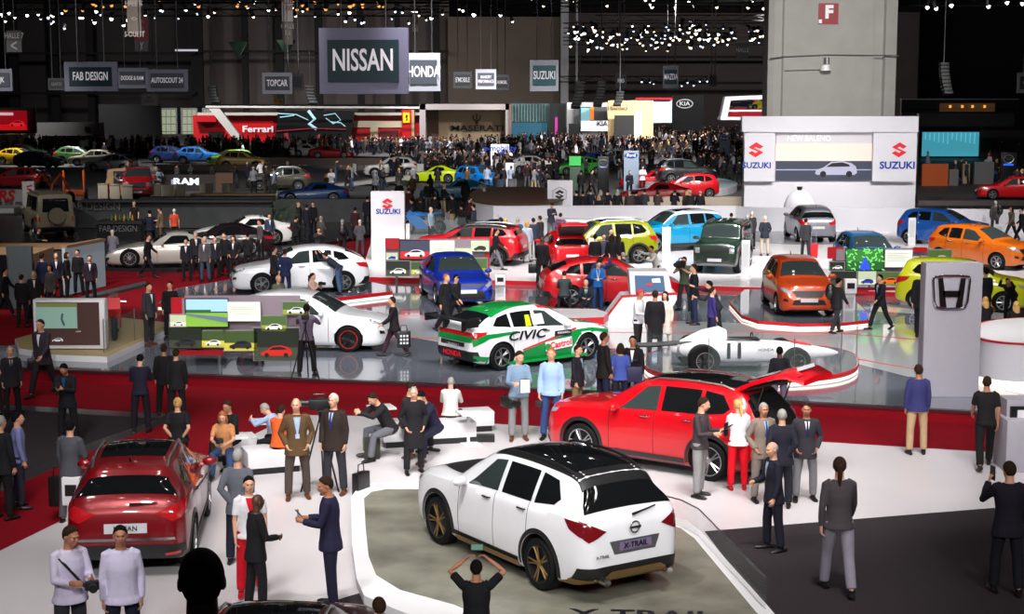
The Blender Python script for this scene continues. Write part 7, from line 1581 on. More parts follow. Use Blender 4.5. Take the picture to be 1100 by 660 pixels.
p(989, 364, 288, 'walk2', 160, 'jacket', (18, 18, 22), K, 'short', 'black', 'dark figure half hidden at the left side of the tall grey pylon', z=ZH)
p(1057, 352, 288, 'stand', 200, 'jacket', (20, 20, 26), K, 'short', 'black', 'dark figure right behind the tall grey pylon', z=ZH)
p(1058, 368, 323, 'sit', 178, 'tee', K, K, 'long', 'blond', 'blond woman in black sitting at the curved reception desk, left one', z=ZH, slim=True)
p(1091, 374, 325, 'sit', 176, 'tee', K, (150, 30, 40), 'long', 'blond', 'blond woman in black sitting at the curved reception desk, right one', z=ZH, slim=True)
p(1085, 346, 312, 'bend', 330, 'jacket', K, K, 'short', 'black', 'dark haired person bending down behind the reception desk', z=ZH, sk=1)
# people round the white hatchback on its platform
p(295, 318, 268, 'stand', 120, 'jacket', (34, 32, 36), K, 'crop', 'brown', 'man in dark jacket beside the white hatchback, left of the man in blue suit', z=ZH + .22)
p(307, 321, 272, 'behind', 176, 'jacket', (30, 38, 70), (30, 34, 60), 'short', 'brown', 'man in blue suit with his back turned at the white hatchback', z=ZH + .22)
p(364, 316, 273, 'bend', 250, 'shirt', (34, 38, 52), (62, 84, 120), 'short', 'brown', 'person in jeans bending into the white hatchback', z=ZH + .22)
# --- red aisle behind
RA = [(122, 291, 247, 'hold', 175, 'shirt', (118, 116, 130), K, 'crop', 'white', 'man in grey shirt with his back turned before the silver white coupe'),
 (159, 298, 252, 'walk', 85, 'jacket', K, K, 'crop', 'brown', 'man in black suit walking past the silver white coupe'),
 (201, 302, 257, 'stand', 0, 'jacket', (28, 28, 38), K, 'short', 'brown', 'man in dark jacket facing the camera, leftmost of the crowd by the coupes'),
 (211, 295, 249, 'stand', 20, 'jacket', (32, 30, 34), K, 'short', 'grey', 'man in black jacket behind the leftmost of the crowd by the coupes'),
 (221, 303, 254, 'stand', 350, 'jacket', (70, 68, 72), (58, 70, 92), 'crop', 'grey', 'man in grey jacket and jeans in the crowd by the coupes'),
 (232, 299, 254, 'stand', 10, 'jacket', (30, 30, 40), K, 'short', 'brown', 'man in dark suit right of the man in grey jacket and jeans'),
 (242, 296, 250, 'stand', 330, 'jacket', K, K, 'short', 'brown', 'tall man in black suit in the middle of the crowd by the coupes'),
 (252, 298, 258, 'pockets', 350, 'jacket', K, K, 'bob', 'brown', 'woman in black pointing in the crowd by the coupes'),
 (267, 294, 252, 'behind', 170, 'jacket', K, K, 'crop', 'black', 'broad man in black, rightmost of the crowd by the coupes'),
 (280, 279, 236, 'stand', 300, 'shirt', (74, 70, 76), K, 'short', 'brown', 'person in grey shirt right of the crowd by the coupes'),
 (290, 268, 230, 'stand', 20, 'jacket', (50, 56, 78), (50, 54, 74), 'short', 'black', 'man in blue grey suit in front of the far white coupe'),
 (318, 271, 239, 'behind', 178, 'jacket', K, K, 'crop', 'brown', 'man in black behind the white hatchback roof'),
 (321, 252, 220, 'stand', 60, 'jacket', (50, 50, 54), K, 'bun', 'blond', 'blond woman in grey jacket, left of three before the dark wall'),
 (330, 255, 220, 'stand', 178, 'jacket', (28, 30, 44), NV, 'short', 'brown', 'man in navy, middle of three before the dark wall'),
 (337, 252, 217, 'stand', 330, 'jacket', K, K, 'short', 'brown', 'man in black, right of three before the dark wall'),
 (345, 271, 234, 'stand2', 150, 'jacket', (72, 68, 66), DG, 'short', 'grey', 'man in grey brown jacket above the white hatchback roof'),
 (342, 272, 252, 'crouch', 20, 'shirt', (60, 58, 60), K, 'short', 'black', 'crouching person behind the white hatchback'),
 (368, 276, 236, 'walk2', 178, 'jacket', (30, 28, 34), K, 'crop', 'grey', 'man with backpack walking away left of the white lettered pylon'),
 (387, 276, 236, 'behind', 176, 'jacket', (74, 74, 80), (66, 66, 72), 'crop', 'white', 'white haired man in grey suit walking away beside the white lettered pylon'),
 (382, 259, 227, 'stand', 170, 'jacket', (54, 24, 28), K, 'short', 'black', 'person in dark maroon behind the man in grey suit'),
 (395, 247, 211, 'stand', 190, 'jacket', (32, 30, 40), K, 'short', 'black', 'man in dark clothes left edge of the white lettered pylon'),
 (174, 262, 223, 'stand2', 250, 'jacket', (104, 84, 66), (84, 66, 52), 'short', 'brown', 'man in tan suit at the black bar counter'),
 (162, 261, 226, 'sit', 200, 'jacket', (26, 28, 46), K, 'crop', 'black', 'man in navy sitting at the black bar counter'),
 (145, 252, 218, 'stand', 0, 'tee', (30, 28, 30), K, 'bun', 'blond', 'blond woman in black dress behind the black bar counter'),
 (188, 262, 232, 'stand', 180, 'tee', (188, 70, 44), K, 'crop', 'white', 'white haired man in orange vest right of the black bar counter'),
 (41, 276, 245, 'sit', 60, 'jacket', (30, 30, 36), K, 'short', 'brown', 'seated man in dark jacket before the sand coloured off roader'),
 (32, 324, 269, 'stand', 60, 'jacket', K, K, 'long', 'black', 'long haired person in black by the T emblem booth'),
 (47, 330, 272, 'stand', 150, 'jacket', (42, 46, 74), NV, 'short', 'brown', 'man in blue suit in the booth with tan walls'),
 (62, 322, 275, 'stand', 10, 'jacket', (28, 28, 44), K, 'short', 'grey', 'grey haired man in navy suit in the booth with tan walls'),
 (25, 352, 295, 'stand', 170, 'jacket', K, K, 'crop', 'brown', 'man in black before the T emblem panel'),
 (38, 346, 295, 'stand', 20, 'jacket', (34, 32, 34), K, 'bob', 'grey', 'grey haired woman in black before the booth with tan walls'),
 (56, 338, 293, 'stand', 330, 'jacket', (70, 64, 64), DG, 'bob', 'brown', 'woman in grey scarf before the booth with tan walls'),
 (73, 321, 281, 'stand', 90, 'jacket', K, K, 'bob', 'brown', 'woman in black between the booth and the lit panel'),
 (85, 317, 271, 'stand', 350, 'shirt', K, K, 'short', 'black', 'slim man in black before the white lit panel'),
 (102, 303, 256, 'call', 0, 'shirt', K, K, 'short', 'black', 'man in black with his hand raised beside the white lit panel'),
 (98, 325, 278, 'stand', 10, 'jacket', (44, 30, 42), K, 'short', 'brown', 'man in dark suit with pink tie at the right end of the booth'),
 (6, 340, 292, 'walk', 90, 'jacket', K, K, 'short', 'black', 'man in black walking into the picture at the left edge')]
for a in RA: person(a[0], a[1], a[2], a[3], a[4], a[5], a[6], a[7], a[8], a[9], 0, a[10], z=.16 if a[0] in (41, 174, 162, 145, 188) else .02, vee=WH if a[5] == 'jacket' and a[4] in (0, 10, 20, 350) else None)
# --- far white stand
SU = [(543, 277, 235, 'hold', 170, 'jacket', K, K, 'long', 'blond', 'blond woman in black left of the group by the black motorcycle'),
 (556, 279, 234, 'behind', 176, 'jacket', (52, 62, 102), (54, 64, 100), 'crop', 'grey', 'man in blue suit, back turned, in the group near the black motorcycle'),
 (566, 282, 240, 'stand', 178, 'shirt', (170, 190, 208), (196, 194, 196), 'bob', 'blond', 'blond woman in pale blue top and white trousers'),
 (573, 277, 236, 'stand', 200, 'jacket', (48, 54, 72), NV, 'short', 'brown', 'man in slate suit right of the pale blue top woman'),
 (580, 274, 233, 'stand', 230, 'jacket', (44, 42, 46), K, 'short', 'brown', 'man in charcoal jacket beside the white emblem pylon'),
 (592, 256, 224, 'phone', 20, 'jacket', (50, 50, 66), GR, 'short', 'brown', 'man in grey suit looking at his phone below the white emblem pylon'),
 (602, 270, 242, 'stand', 178, 'shirt', (92, 62, 92), NV, 'short', 'brown', 'man in plum shirt left of the yellow green crossover'),
 (532, 290, 247, 'walk', 85, 'jacket', (26, 26, 30), (112, 110, 120), 'short', 'black', 'man in black jacket and grey trousers walking right behind the display board'),
 (639, 300, 259, 'stand', 178, 'shirt', K, K, 'short', 'black', 'person in black before the yellow green crossover, leftmost of five'),
 (648, 299, 262, 'stand', 20, 'jacket', (70, 70, 90), NV, 'short', 'brown', 'man in grey shirt before the yellow green crossover, second of five'),
 (656, 292, 248, 'stand', 10, 'jacket', (40, 36, 36), K, 'short', 'black', 'tall man in dark suit before the yellow green crossover'),
 (657, 300, 262, 'stand', 170, 'jacket', K, K, 'long', 'brown', 'long haired woman before the yellow green crossover, fourth of five'),
 (664, 300, 260, 'stand', 160, 'jacket', K, K, 'long', 'brown', 'woman in black before the yellow green crossover, rightmost of five'),
 (616, 288, 252, 'bend', 200, 'shirt', K, K, 'short', 'black', 'person in black bending at the raised red tailgate'),
 (785, 270, 236, 'stand', 178, 'shirt', (206, 210, 216), DG, 'crop', 'brown', 'man in white shirt behind the dark green off roader'),
 (802, 273, 231, 'stand', 150, 'jacket', (70, 70, 78), DG, 'short', 'grey', 'grey haired man in grey suit right of the dark green off roader'),
 (807, 268, 230, 'stand', 200, 'jacket', (48, 46, 50), K, 'short', 'white', 'white haired man behind the grey suit right of the dark green off roader'),
 (821, 275, 232, 'behind', 178, 'jacket', (34, 38, 50), (178, 164, 146), 'crop', 'white', 'man in navy jacket and beige trousers left of the silver hatchback'),
 (865, 277, 236, 'walk2', 178, 'jacket', (46, 46, 52), (40, 40, 46), 'crop', 'brown', 'man in grey suit with a red trolley case behind the silver hatchback'),
 (1068, 253, 222, 'stand', 170, 'jacket', (82, 78, 80), DG, 'crop', 'white', 'man in grey jacket with backpack, left of the strolling trio at right'),
 (1086, 259, 223, 'walk', 290, 'shirt', (110, 98, 80), (60, 54, 50), 'long', 'brown', 'woman in olive top walking, middle of the strolling trio at right'),
 (1097, 261, 227, 'walk', 270, 'jacket', K, K, 'short', 'black', 'person in black, right of the strolling trio at right'),
 (493, 297, 268, 'stand', 170, 'shirt', (88, 50, 96), K, 'bun', 'black', 'woman in purple top behind the blue hatchback'),
 (463, 262, 227, 'stand', 60, 'shirt', (150, 168, 190), DG, 'crop', 'white', 'white haired man in pale blue behind the race motorcycle'),
 (509, 258, 225, 'stand', 250, 'jacket', (50, 56, 74), NV, 'short', 'black', 'man in blue grey suit right of the glass enclosure'),
 (643, 245, 227, 'stand', 0, 'jacket', K, K, 'long', 'blond', 'blond woman in black behind the long white counter')]
for a in SU: person(a[0], a[1], a[2], a[3], a[4], a[5], a[6], a[7], a[8], a[9], 0, a[10], z=ZS, lanyard=WH if a[4] in (0, 10) and 0 else None)
# the head close to the camera, standing on a balcony step
bz = 3.62
gy = 5.6
e = empty('balcony_step', (P(217, 700, gy).x, gy + .1, 0), 0, 'concrete balcony step the nearest man stands on, below the picture', 'step'); MB().box((0, -.1, bz / 2), (1.4, .9, bz), bev=.01).build('step_block', CONC, e)
o = person(217, 600, 500, 'stand', 190, 'jacket', K, K, 'crop', 'black', 2, 'man whose dark head rises close to the camera at the bottom edge', z=ZN, lod=0)
o.location = (P(217, 640, gy).x, gy, bz + (P(217, 592, gy).z - bz) / pheight('stand') * skeleton(POSES['stand'])['dz']); s = (P(217, 592, gy).z - bz) / pheight('stand'); o.scale = (s, s, s)

# ------------------------------------------------------------------ far visitors
for ps, st_, lg, hr in (('stand', 'jacket', 'trousers', 'short'), ('walk', 'jacket', 'trousers', 'short'), ('stand2', 'shirt', 'jeans', 'crop'), ('cross', 'jacket', 'trousers', 'bob'), ('phone', 'shirt', 'trousers', 'short'), ('walk2', 'coat', 'trousers', 'long')):
    FAR.append(farmesh(ps, st_, lg, hr))
rc_ = random.Random(11)
TC = [K, K, K, NV, DG, (40, 36, 40), (60, 58, 62), (46, 40, 36), NV, (120, 120, 130), (150, 165, 190), WH, (110, 40, 40), BR]
LC = [K, K, NV, DG, DG, JN, (90, 88, 90), TN]
def near_any(x, y, pts, d=.42): return any((x - a) ** 2 + (y - b) ** 2 < d * d for a, b in pts)
POS = []
CARS = [o.location.xy for o in bpy.data.objects if o.get('category') in ('car', 'stand') and o.location.y > 60]
def crowd(n, x0, x1, y0, y1, grp, label, z=0, cols=TC, face=None):
    k = t = 0
    while k < n and t < n * 20:
        t += 1; px, py = rc_.uniform(x0, x1), rc_.uniform(y0, y1); g = G(px, py, z)
        if near_any(g.x, g.y, POS) or near_any(g.x, g.y, CARS, 2.3): continue
        POS.append((g.x, g.y)); k += 1
        farperson(g, rc_.uniform(0, 360) if face is None else face + rc_.uniform(-40, 40), rc_.randrange(6), rc_.choice(cols), rc_.choice(LC), rc_.choice(['brown', 'black', 'brown', 'grey', 'blond']), rc_.choice([0, 0, 0, 1, 1, 2]), rc_.uniform(.93, 1.06), label, grp)
D1 = [(429, 227, 194), (439, 236, 211), (443, 252, 224), (452, 250, 222), (467, 246, 211), (472, 258, 227), (486, 246, 211), (496, 258, 221), (504, 250, 223), (432, 262, 233), (476, 232, 205), (500, 226, 200), (520, 238, 211), (515, 232, 204), (460, 228, 200)]
for k, (x, y, h) in enumerate(D1):
    g = G(x, y, 0); POS.append((g.x, g.y)); farperson(g, rc_.uniform(120, 240), k, [K, (60, 24, 28), NV, K, K, (84, 80, 84), K][k % 7], rc_.choice(LC), rc_.choice(['brown', 'grey', 'black']), 0, 1., 'visitor in dark clothes in the throng right of the white lettered pylon', 'throng right of the white lettered pylon')
for k, x in enumerate((619, 626, 634, 645, 652, 663, 676, 683, 692, 706, 724, 738, 741, 752)):
    g = P(x, 226, 84.5 + (k % 3) * .5); g.z = 0; POS.append((g.x, g.y)); farperson(g, 180 + rc_.uniform(-30, 30), k, rc_.choice([K, K, DG, (60, 50, 46), NV]), K, rc_.choice(['brown', 'blond', 'black', 'grey']), 0, 1., 'visitor in the row before the pale beige balustrade behind the low white wall', 'row of visitors before the beige balustrade')
for k, (x, y, f) in enumerate(((600 + 24, 212, 170), (635, 210, 80), (676, 213, 0), (690, 206, 10), (778, 196, 180), (785, 198, 170), (794, 197, 180), (703, 226, 0))):
    if x == 703: continue
    g = G(x, y, 0); POS.append((g.x, g.y)); farperson(g, f, k, [K, K, NV, (190, 190, 200), K, K, K][k % 7], K, 'black', 0, 1., ['man in black behind the green headed pylon', 'man in black walking left of the black winged pylon', 'man in navy before the pale blue oval pylon', 'man in pale shirt right of the pale blue oval pylon', 'dark silhouette on the left of three before the white backdrop wall', 'dark silhouette in the middle of three before the white backdrop wall', 'dark silhouette on the right of three before the white backdrop wall'][k])
crowd(22, 570, 800, 168, 200, 'crowd in the dark area left of the backdrop wall', 'visitor in the dense crowd between the far cars left of the backdrop wall')
crowd(5, 600, 800, 152, 168, 'distant crowd below the tan stand', 'tiny visitor in the distant crowd below the tan stand')
crowd(5, 212, 452, 165, 176, 'distant crowd before the red stand', 'tiny visitor in the distant crowd before the long red stand')
crowd(3, 450, 610, 163, 176, 'distant crowd before the beige stand', 'tiny visitor in the distant crowd before the beige stand')
crowd(3, 0, 210, 166, 180, 'distant crowd at far left', 'tiny visitor in the distant crowd at far left')
crowd(26, 425, 610, 192, 222, 'throng in the middle distance', 'visitor in the throng behind the curved brown topped counter', face=180)
crowd(12, 992, 1098, 178, 212, 'visitors in the dark stand at right', 'shadowy visitor in the dark stand at the right edge')
crowd(7, 992, 1098, 164, 176, 'silhouettes before the turquoise screen', 'silhouette of a visitor before the turquoise screen', cols=[K])
crowd(20, 100, 300, 196, 214, 'guests at the dark bar stand', 'guest at the pale tables beside the red pickup')
crowd(10, 345, 425, 196, 216, 'visitors under the grey canopy', 'visitor under the long grey canopy roof')
# what is left of the throng, too many and too small to tell apart
cmats = [SKIN[0], SKIN[1], cloth(*K), cloth(*NV), cloth(*DG), cloth(*WH), cloth(*BR), cloth(120, 120, 130), HAIRM['black'], HAIRM['brown'], SHOEM]
VV, FF, MI = [], [], []
tmpl = []
for fm in FAR[:4]:
    bm = bmesh.new(); bm.from_mesh(fm); bmesh.ops.dissolve_degenerate(bm, dist=.012, edges=bm.edges); bm.verts.index_update(); tmpl.append(([v.co.copy() for v in bm.verts], [([v.index for v in f.verts], f.material_index) for f in bm.faces])); bm.free()
for k in range(1100):
    zone = rc_.choice([(560, 800, 146, 166), (560, 800, 146, 166), (560, 800, 146, 166), (210, 560, 160, 168), (210, 560, 160, 168), (0, 210, 160, 168), (990, 1100, 158, 168), (570, 800, 168, 190), (420, 600, 180, 196)])
    g = G(rc_.uniform(*zone[:2]), rc_.uniform(*zone[2:]), 0)
    if near_any(g.x, g.y, POS, .4) or near_any(g.x, g.y, CARS, 2.2): continue
    POS.append((g.x, g.y)); M = Matrix.Translation(g) @ Matrix.Rotation(rc_.uniform(0, 6.3), 4, 'Z') @ Matrix.Scale(rc_.uniform(.92, 1.05), 4); vs, fs = tmpl[k % 4]; n0 = len(VV)
    sl = (rc_.choice([0, 0, 1]), rc_.choice([8, 9]), rc_.choice([2, 2, 2, 3, 4, 4, 5, 6, 7]), rc_.choice([2, 3, 4]), 10)
    VV += [M @ v for v in vs]; FF += [[i + n0 for i in f] for f, _ in fs]; MI += [sl[m_] for _, m_ in fs]
me = bpy.data.meshes.new('crowd'); me.from_pydata(VV, [], FF); [me.materials.append(m_) for m_ in cmats]; me.polygons.foreach_set('material_index', MI); me.shade_smooth(); co_ = bpy.data.objects.new('crowd', me); COL.objects.link(co_)
tag(co_, 'packed distant crowd of tiny visitors across the back of the hall', 'crowd', kind='stuff')

# ================================================================== things people hold or left
def item(name, label, cat, loc, rz=0): return empty(name, tuple(loc), R(rz), label, cat)
def bag(px, py, z, w_, h_, m, label, name='bag', rz=0, lift=0, strap=True, cat='bag'):
    g = G(px, py, z); g.z += lift; e = item(name, label, cat, g, rz); MB().box((0, 0, h_ / 2), (w_, .14, h_), bev=.025).build('bag_body', m, e)
    if strap: mb = MB(); mb.tube([(-w_ * .25, 0, h_), (-w_ * .2, 0, h_ + .14), (w_ * .2, 0, h_ + .14), (w_ * .25, 0, h_)], .012, 5); mb.build('handle', BLACK, e)
    return e
bag(388, 533, ZN, .36, .42, BLACKP, 'black paper carrier bag standing on the white floor by the stone podium', rz=60)
b1 = bag(434, 384, ZH, .34, .42, BLACKP, 'black shopping bag with pale squares carried by the walking man', lift=.25, rz=10)
for i in range(3):
    for j in range(3): MB().box((-.08 + i * .08, -.075, .12 + j * .09), (.05, .01, .05)).build('print', WHITE, b1, smooth=0)
bag(41, 424, .02, .42, .3, BLACKP, 'black holdall carried by the striding man at left', lift=.55, rz=20); bag(64, 560, .02, .3, .5, BLACKP, 'black bag hanging beside the man in grey jacket at left', lift=.25)
bag(574, 306, ZH, .42, .32, BLACKP, 'dark briefcase carried by the bald man left of the red hatchback', lift=.4, name='briefcase'); bag(681, 446, .02, .34, .34, mat('bag_navy', srgb(34, 36, 70), .5), 'navy shoulder bag at the hip of the woman in blue top', lift=.72, name='shoulder_bag', cat='bag')
bag(238, 510, ZN, .34, .3, mat('bag_brown', srgb(70, 48, 38), .5), 'brown leather handbag in the lap of the ginger haired woman', lift=.45, name='handbag'); bag(400, 493, ZN, .3, .42, mat('bag_olive', srgb(46, 48, 38), .8), 'dark olive backpack on the floor left of the benches', name='backpack')
bag(518, 475, ZN, .5, .16, BLACKP, 'black cloth bag lying on the floor right of the benches', name='cloth_bag', strap=False); bag(582, 335, ZH + .4, .36, .42, mat('bag_black', srgb(26, 28, 32), .8), 'black backpack standing on the plinth with the red edge', lift=.005, name='backpack')
bag(548, 336, ZH + .4, .55, .14, mat('bag_dk', srgb(50, 48, 44), .8), 'dark duffel bag lying on the plinth with the red edge', lift=.005, name='duffel_bag', strap=False)
def backpack(px, py, z, lift, label, off=(0, 0)): g = G(px, py, z); e = item('backpack', label, 'backpack', g + Vector((off[0], off[1], lift))); MB().ball((0, 0, 0), (.15, .1, .24), 10).build('pack', BLACKP, e); MB().ball((0, -.08, -.06), (.11, .05, .12), 8).build('pocket', BLACK, e)
backpack(891, 357, ZH, 1.12, 'dark backpack on the man right of the orange hatchback'); backpack(368, 277, .02, 1.15, 'dark backpack on the man walking away left of the white lettered pylon'); backpack(1073, 254, ZS, 1.15, 'dark backpack on the man in grey jacket at right')
e = item('suitcase', 'red and black trolley case pulled by the man in grey suit', 'suitcase', G(874, 277, ZS)); MB().box((0, 0, .3), (.3, .22, .5), bev=.04).build('case', REDC, e); mb = MB(); mb.tube([(-.1, .05, .55), (-.1, .05, 1.0), (.1, .05, 1.0), (.1, .05, .55)], .012, 5); mb.build('pull_handle', ALU, e)
[MB().cyl((s, -.04, .03), (s, .04, .03), .03, n=8).build('wheel', BLACK, e) for s in (-.1, .1)]
def camera_obj(loc, rz, label, s=1., big=False):
    e = item('video_camera' if big else 'photo_camera', label, 'camera', loc, rz); e.scale = (s,) * 3
    if big: MB().box((0, 0, 0), (.14, .38, .18), bev=.02).build('camera_body', BLACK, e); MB().cyl((0, -.19, .02), (0, -.36, .02), .05, .06, n=14).build('lens', BLACK, e); MB().box((-.09, .02, .07), (.05, .12, .05), bev=.01).build('viewfinder', BLACK, e); mb = MB(); mb.tube([(0, -.14, .1), (0, -.1, .17), (0, .08, .17), (0, .12, .1)], .014, 5); mb.build('top_handle', BLACK, e)
    else: MB().box((0, 0, 0), (.15, .07, .10), bev=.015).build('camera_body', BLACK, e); MB().cyl((0, -.03, 0), (0, -.15, 0), .04, .045, n=14).build('lens', BLACK, e)
    return e
def tripod(px, py, z, h, label, sp=.38):
    e = item('tripod', label, 'tripod', G(px, py, z)); 
    for k in range(3): a = R(90 + 120 * k); MB().cyl((sp * math.cos(a), sp * math.sin(a), 0), (0, 0, h * .93), .018, .014, n=6).build('leg', BLACK, e)
    MB().cyl((0, 0, h * .85), (0, 0, h), .025, n=8).build('centre_post', BLACK, e); MB().box((0, 0, h), (.1, .16, .04), bev=.01).build('head', BLACK, e); return e
tripod(329, 407, ZH, 1.32, 'black camera tripod of the cameraman on the stage'); g = G(329, 407, ZH); camera_obj(g + Vector((0, 0, 1.44)), 175, 'black camera on the tripod before the cameraman on the stage', 1.2)
tripod(345, 526, ZN, 1.4, 'black tripod carrying a video camera between the brown blazer and the white haired man'); g = G(345, 526, ZN); camera_obj(g + Vector((0, 0, 1.52)), 275, 'black video camera on the tripod left of the white haired man', 1., True)
def at_hand(px, py, pose, face, z, hy, i, dz=.12):
    g = G(px, py, z); s = max(.88, min(1.1, (P(px, hy, g.y).z - z) / pheight(pose))); B = skeleton(POSES[pose]); sh, e_, w_, d = B['arm%d' % i]
    v = (w_ + d * dz) * s; v.z += B['dz'] * s; return g + Matrix.Rotation(R(face), 3, 'Z') @ v
def hands_mid(px, py, pose, face, z, hy, dz=.12): return (at_hand(px, py, pose, face, z, hy, 0, dz) + at_hand(px, py, pose, face, z, hy, 1, dz)) / 2
camera_obj(hands_mid(735, 334, 'camera', 330, ZH, 276) + Vector((0, 0, .1)), 330, 'large shoulder camera of the cameraman in olive', 1.1, True)
camera_obj(hands_mid(335, 352, 'camera', 70, ZH, 303), 70, 'photo camera held by the woman in pale pink'); camera_obj(hands_mid(813, 512, 'camera', 270, ZN, 421), 270, 'photo camera held by the photographer at the open tailgate')
camera_obj(at_hand(78, 722, 'hold', 40, ZN, 565, 1) + Vector((.0, -.05, -.05)), 20, 'black photo camera of the man with the strap across his chest', 1.1)
camera_obj(at_hand(592, 472, 'stand', 350, ZN, 374, 0) + Vector((0, 0, -.08)), 0, 'black camera hanging from the hand of the young man with backpack'); camera_obj(hands_mid(242, 512, 'sit', 0, ZN, 441) + Vector((0, 0, .08)), 0, 'small camera in the hands of the ginger haired woman', .9)
camera_obj(G(546, 472, ZN) + Vector((0, 0, .75)), 30, 'black camera on a grip at the left hand of the man in denim blue', 1.1, True)
def gadget(name, loc, rz, d, m, label, cat, rx=0): e = item(name, label, cat, loc, rz); MB().box((0, 0, 0), d, bev=.004, rx=rx).build('casing', BLACK, e); MB().box((0, -d[1] * .5 - .001, 0), (d[0] * .9, .002, d[2] * .9), rx=0).build('screen', m, e, smooth=0); return e
SCR = glow(90, 120, 110, .6)
gadget('phone', hands_mid(512, 742, 'raise', 178, ZN, 602) + Vector((0, .0, .08)), 0, (.15, .012, .075), SCR, 'phone held up by the photographer at the bottom edge', 'phone')
gadget('phone', at_hand(356, 652, 'hold', 268, ZN, 512, 0) + Vector((0, 0, .06)), 300, (.07, .012, .13), SCR, 'phone in the hand of the man in navy suit by the podium', 'phone', R(40)); gadget('phone', hands_mid(74, 476, 'phone', 350, .02, 390) + Vector((0, 0, .05)), 180, (.07, .012, .13), SCR, 'phone of the man in dark parka', 'phone')
gadget('tablet', hands_mid(751, 534, 'hold', 60, ZN, 427) + Vector((.03, 0, .05)), 60, (.2, .015, .26), MATT, 'dark tablet held by the young man in dark grey jumper', 'tablet', R(50)); gadget('tablet', hands_mid(792, 526, 'hold', 178, ZN, 430) + Vector((0, .04, .0)), 178, (.24, .015, .18), MATT, 'dark tablet held by the blond woman with ponytail', 'tablet', R(50))
gadget('papers', at_hand(557, 473, 'hold', 5, ZN, 377, 1) + Vector((0, -.03, -.05)), 15, (.21, .012, .29), WHITE, 'white papers in the hand of the man in denim blue', 'papers'); gadget('notebook', at_hand(1080, 638, 'call', 178, ZN, 497, 1) + Vector((0, -.03, .0)), 100, (.14, .015, .2), mat('note_mauve', srgb(160, 140, 160), .5), 'notebook in the hand of the man on the phone', 'notebook')
gadget('phone', at_hand(1080, 638, 'call', 178, ZN, 497, 0) + Vector((0, 0, .03)), 90, (.07, .012, .13), MATT, 'phone at the ear of the man at the lower right edge', 'phone')
# camera strap of the front man
g = G(78, 722, ZN); e = item('camera_strap', 'black strap crossing the chest of the front left man', 'strap', g, 40); mb = MB(); mb.tube([(-.16, -.05, 1.46), (-.1, -.15, 1.36), (.02, -.175, 1.2), (.16, -.16, 1.02), (.2, -.05, .95)], .02, 5, xs=.3); mb.build('webbing', BLACK, e)
# ================================================================== light
def spot(loc, to, energy, size, blend=.6, rad=.35, col=(1, .98, .95)):
    L = bpy.data.lights.new('hall_spot', 'SPOT'); L.energy = energy; L.spot_size = R(size); L.spot_blend = blend; L.shadow_soft_size = rad; L.color = col
    o = bpy.data.objects.new('hall_spot', L); COL.objects.link(o); o.location = loc; d = Vector(to) - Vector(loc); o.rotation_euler = d.to_track_quat('-Z', 'Y').to_euler(); return o
def GG(px, py, z=0): return tuple(G(px, py, z))
# front white stand
for (x, y, to, en) in [(-3, 18, (560, 560), 3200), (4, 17, (640, 600), 2600), (5, 21, (720, 520), 3000), (-2, 24, (470, 490), 2600), (1, 20, (640, 470), 2600), (-5.5, 16, (300, 600), 2000), (-4, 22, (330, 520), 1700), (7, 22, (860, 490), 2400), (7.5, 26, (960, 480), 1500)]:
    spot((x, y, 13), GG(*to), en * 1.2, 46)
spot((-6, 14, 12), GG(130, 600), 1500, 38); spot((-7.5, 20, 12), GG(110, 520), 900, 34)
spot((9, 16, 12), GG(1000, 580), 700, 50)
for x in (-6, -1, 4, 9): spot((x, 3, 11), GG(550 + x * 38, 560), 3600, 44)  # fill spots added on the camera side to brighten front faces
for x in (-8, -2, 4, 10): spot((x, 17, 11.5), (x * 1.15, 40, .8), 3800, 46)  # second row of added fill, for the stage fronts
spot((9, 20, 9), (9.8, 35, 1.8), 1800, 24)  # low spot added to brighten the front of the grey pylon
# grey stage
for (x, y, to, en) in [(-7, 33, (330, 370), 3600), (-2, 34, (470, 370), 3200), (1.5, 33, (580, 370), 4200), (5, 33, (700, 370), 3600), (7, 34, (820, 385), 3600), (9.5, 34, (930, 380), 3200), (12, 34, (1050, 390), 3000), (-2, 44, (490, 320), 4200), (3.5, 44, (650, 320), 4200), (-7, 44, (330, 310), 4200), (10, 44, (860, 325), 4200), (-11, 32, (200, 380), 900), (-14, 34, (80, 370), 500), (14, 44, (1000, 325), 4000)]:
    spot((x, y, 13), GG(*to, ZH), en, 50)
# far white stand
for (x, y, to, en) in [(-1, 52, (540, 280), 8500), (6, 52, (680, 280), 9500), (11, 52, (790, 275), 9500), (17, 52, (900, 280), 9500), (22, 50, (1010, 290), 9500), (24, 56, (1080, 270), 8000), (6, 66, (640, 240), 6000), (13, 66, (800, 238), 6000), (19, 66, (900, 235), 7000), (26, 66, (1000, 240), 5500), (-4, 56, (430, 270), 5000)]:
    spot((x, y, 14.5), GG(*to, ZS), en, 52)
for x in (9, 15, 21): spot((x, 64, 13.5), (x + 1, 86, 3.2), 4200, 50)
# dim aisle left, black stands
for (x, y, to, en) in [(-15, 46, (200, 300), 7000), (-22, 46, (110, 310), 4500), (-10, 48, (370, 265), 5500), (-20, 34, (60, 320), 2200), (-30, 66, (60, 240), 5200), (-26, 62, (180, 270), 6500), (-14, 62, (260, 255), 5500), (-9, 26, (180, 440), 700), (-13, 26, (40, 440), 520), (-9, 22, (60, 560), 300)]:
    spot((x, y, 13), GG(*to), en, 50)
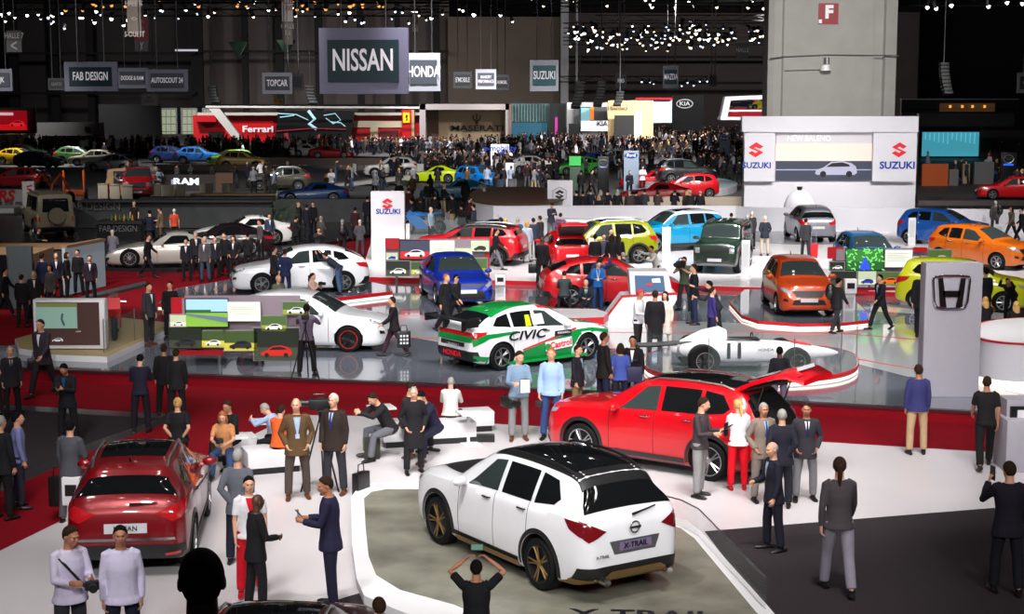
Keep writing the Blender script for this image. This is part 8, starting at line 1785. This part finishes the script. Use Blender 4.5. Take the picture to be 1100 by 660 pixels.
# deep hall
for (x, y, to, en, sz) in [(-36, 92, (149, 208), 14000, 40), (-45, 92, (40, 205), 9000, 50), (-18, 100, (320, 200), 9000, 60), (-5, 96, (470, 200), 16000, 60), (4, 100, (570, 205), 12000, 60), (10, 98, (700, 208), 24000, 46), (12, 108, (740, 195), 16000, 40), (34, 90, (1050, 200), 5500, 50), (-40, 150, (60, 176), 30000, 60), (-20, 150, (220, 176), 30000, 60), (0, 140, (480, 180), 30000, 60), (15, 150, (680, 172), 52000, 60), (30, 180, (700, 160), 70000, 60), (-10, 170, (450, 165), 45000, 70)]:
    spot((x, y, 15), GG(*to), en, sz, rad=.6)
for (x, y, to, en, sz) in [(-45, 196, (-38, 215, 3), 26000, 70), (-22, 190, (-22, 215, 3), 19000, 70), (-12, 195, (-8, 208, 4), 22000, 60), (2, 190, (4, 206, 3), 14000, 60), (12, 176, (12, 198, 3), 9500, 60), (18, 180, (17, 198, 3), 7500, 60), (29, 186, (29, 202, 4), 22000, 60), (-60, 180, (-58, 200, 2), 16000, 70)]:
    spot((x, y, 16), to, en, sz, rad=.6)
# wash on the cladding and the pier
spot((18, 84, 16), (22.5, 106, 11), 17000, 80, rad=1); spot((19, 88, 6.5), (21, 106, 11), 1500, 80, rad=1)
for x in (-60, -30, -5, 25): spot((x, 225, 19), (x, 262, 9), 5500, 110, rad=1)
spot((40, 250, 17), (40, 300, 8), 12000, 110, rad=1)
spot((-20, 87, 8), (-22, 95, 12), 1500, 70); spot((-11, 92, 8), (-13.5, 100, 12), 1300, 50); spot((14, 110, 5), (18.5, 130, 10), 2500, 40); spot((-30, 90, 4), (-33, 110, 10), 1800, 30)  # upward spots added to brighten the unlit hanging banners
# signs lit from the front
spot((-4, 30, 12), (-4.6, 46, 8), 1800, 40); spot((-16, 60, 15), (-19, 80, 8), 2900, 60); spot((0, 60, 15), (1, 80, 8), 3600, 50); spot((-4, 44, 12), (-3, 58, 8), 260, 40)

bpy.data.scenes.remove(TMP)
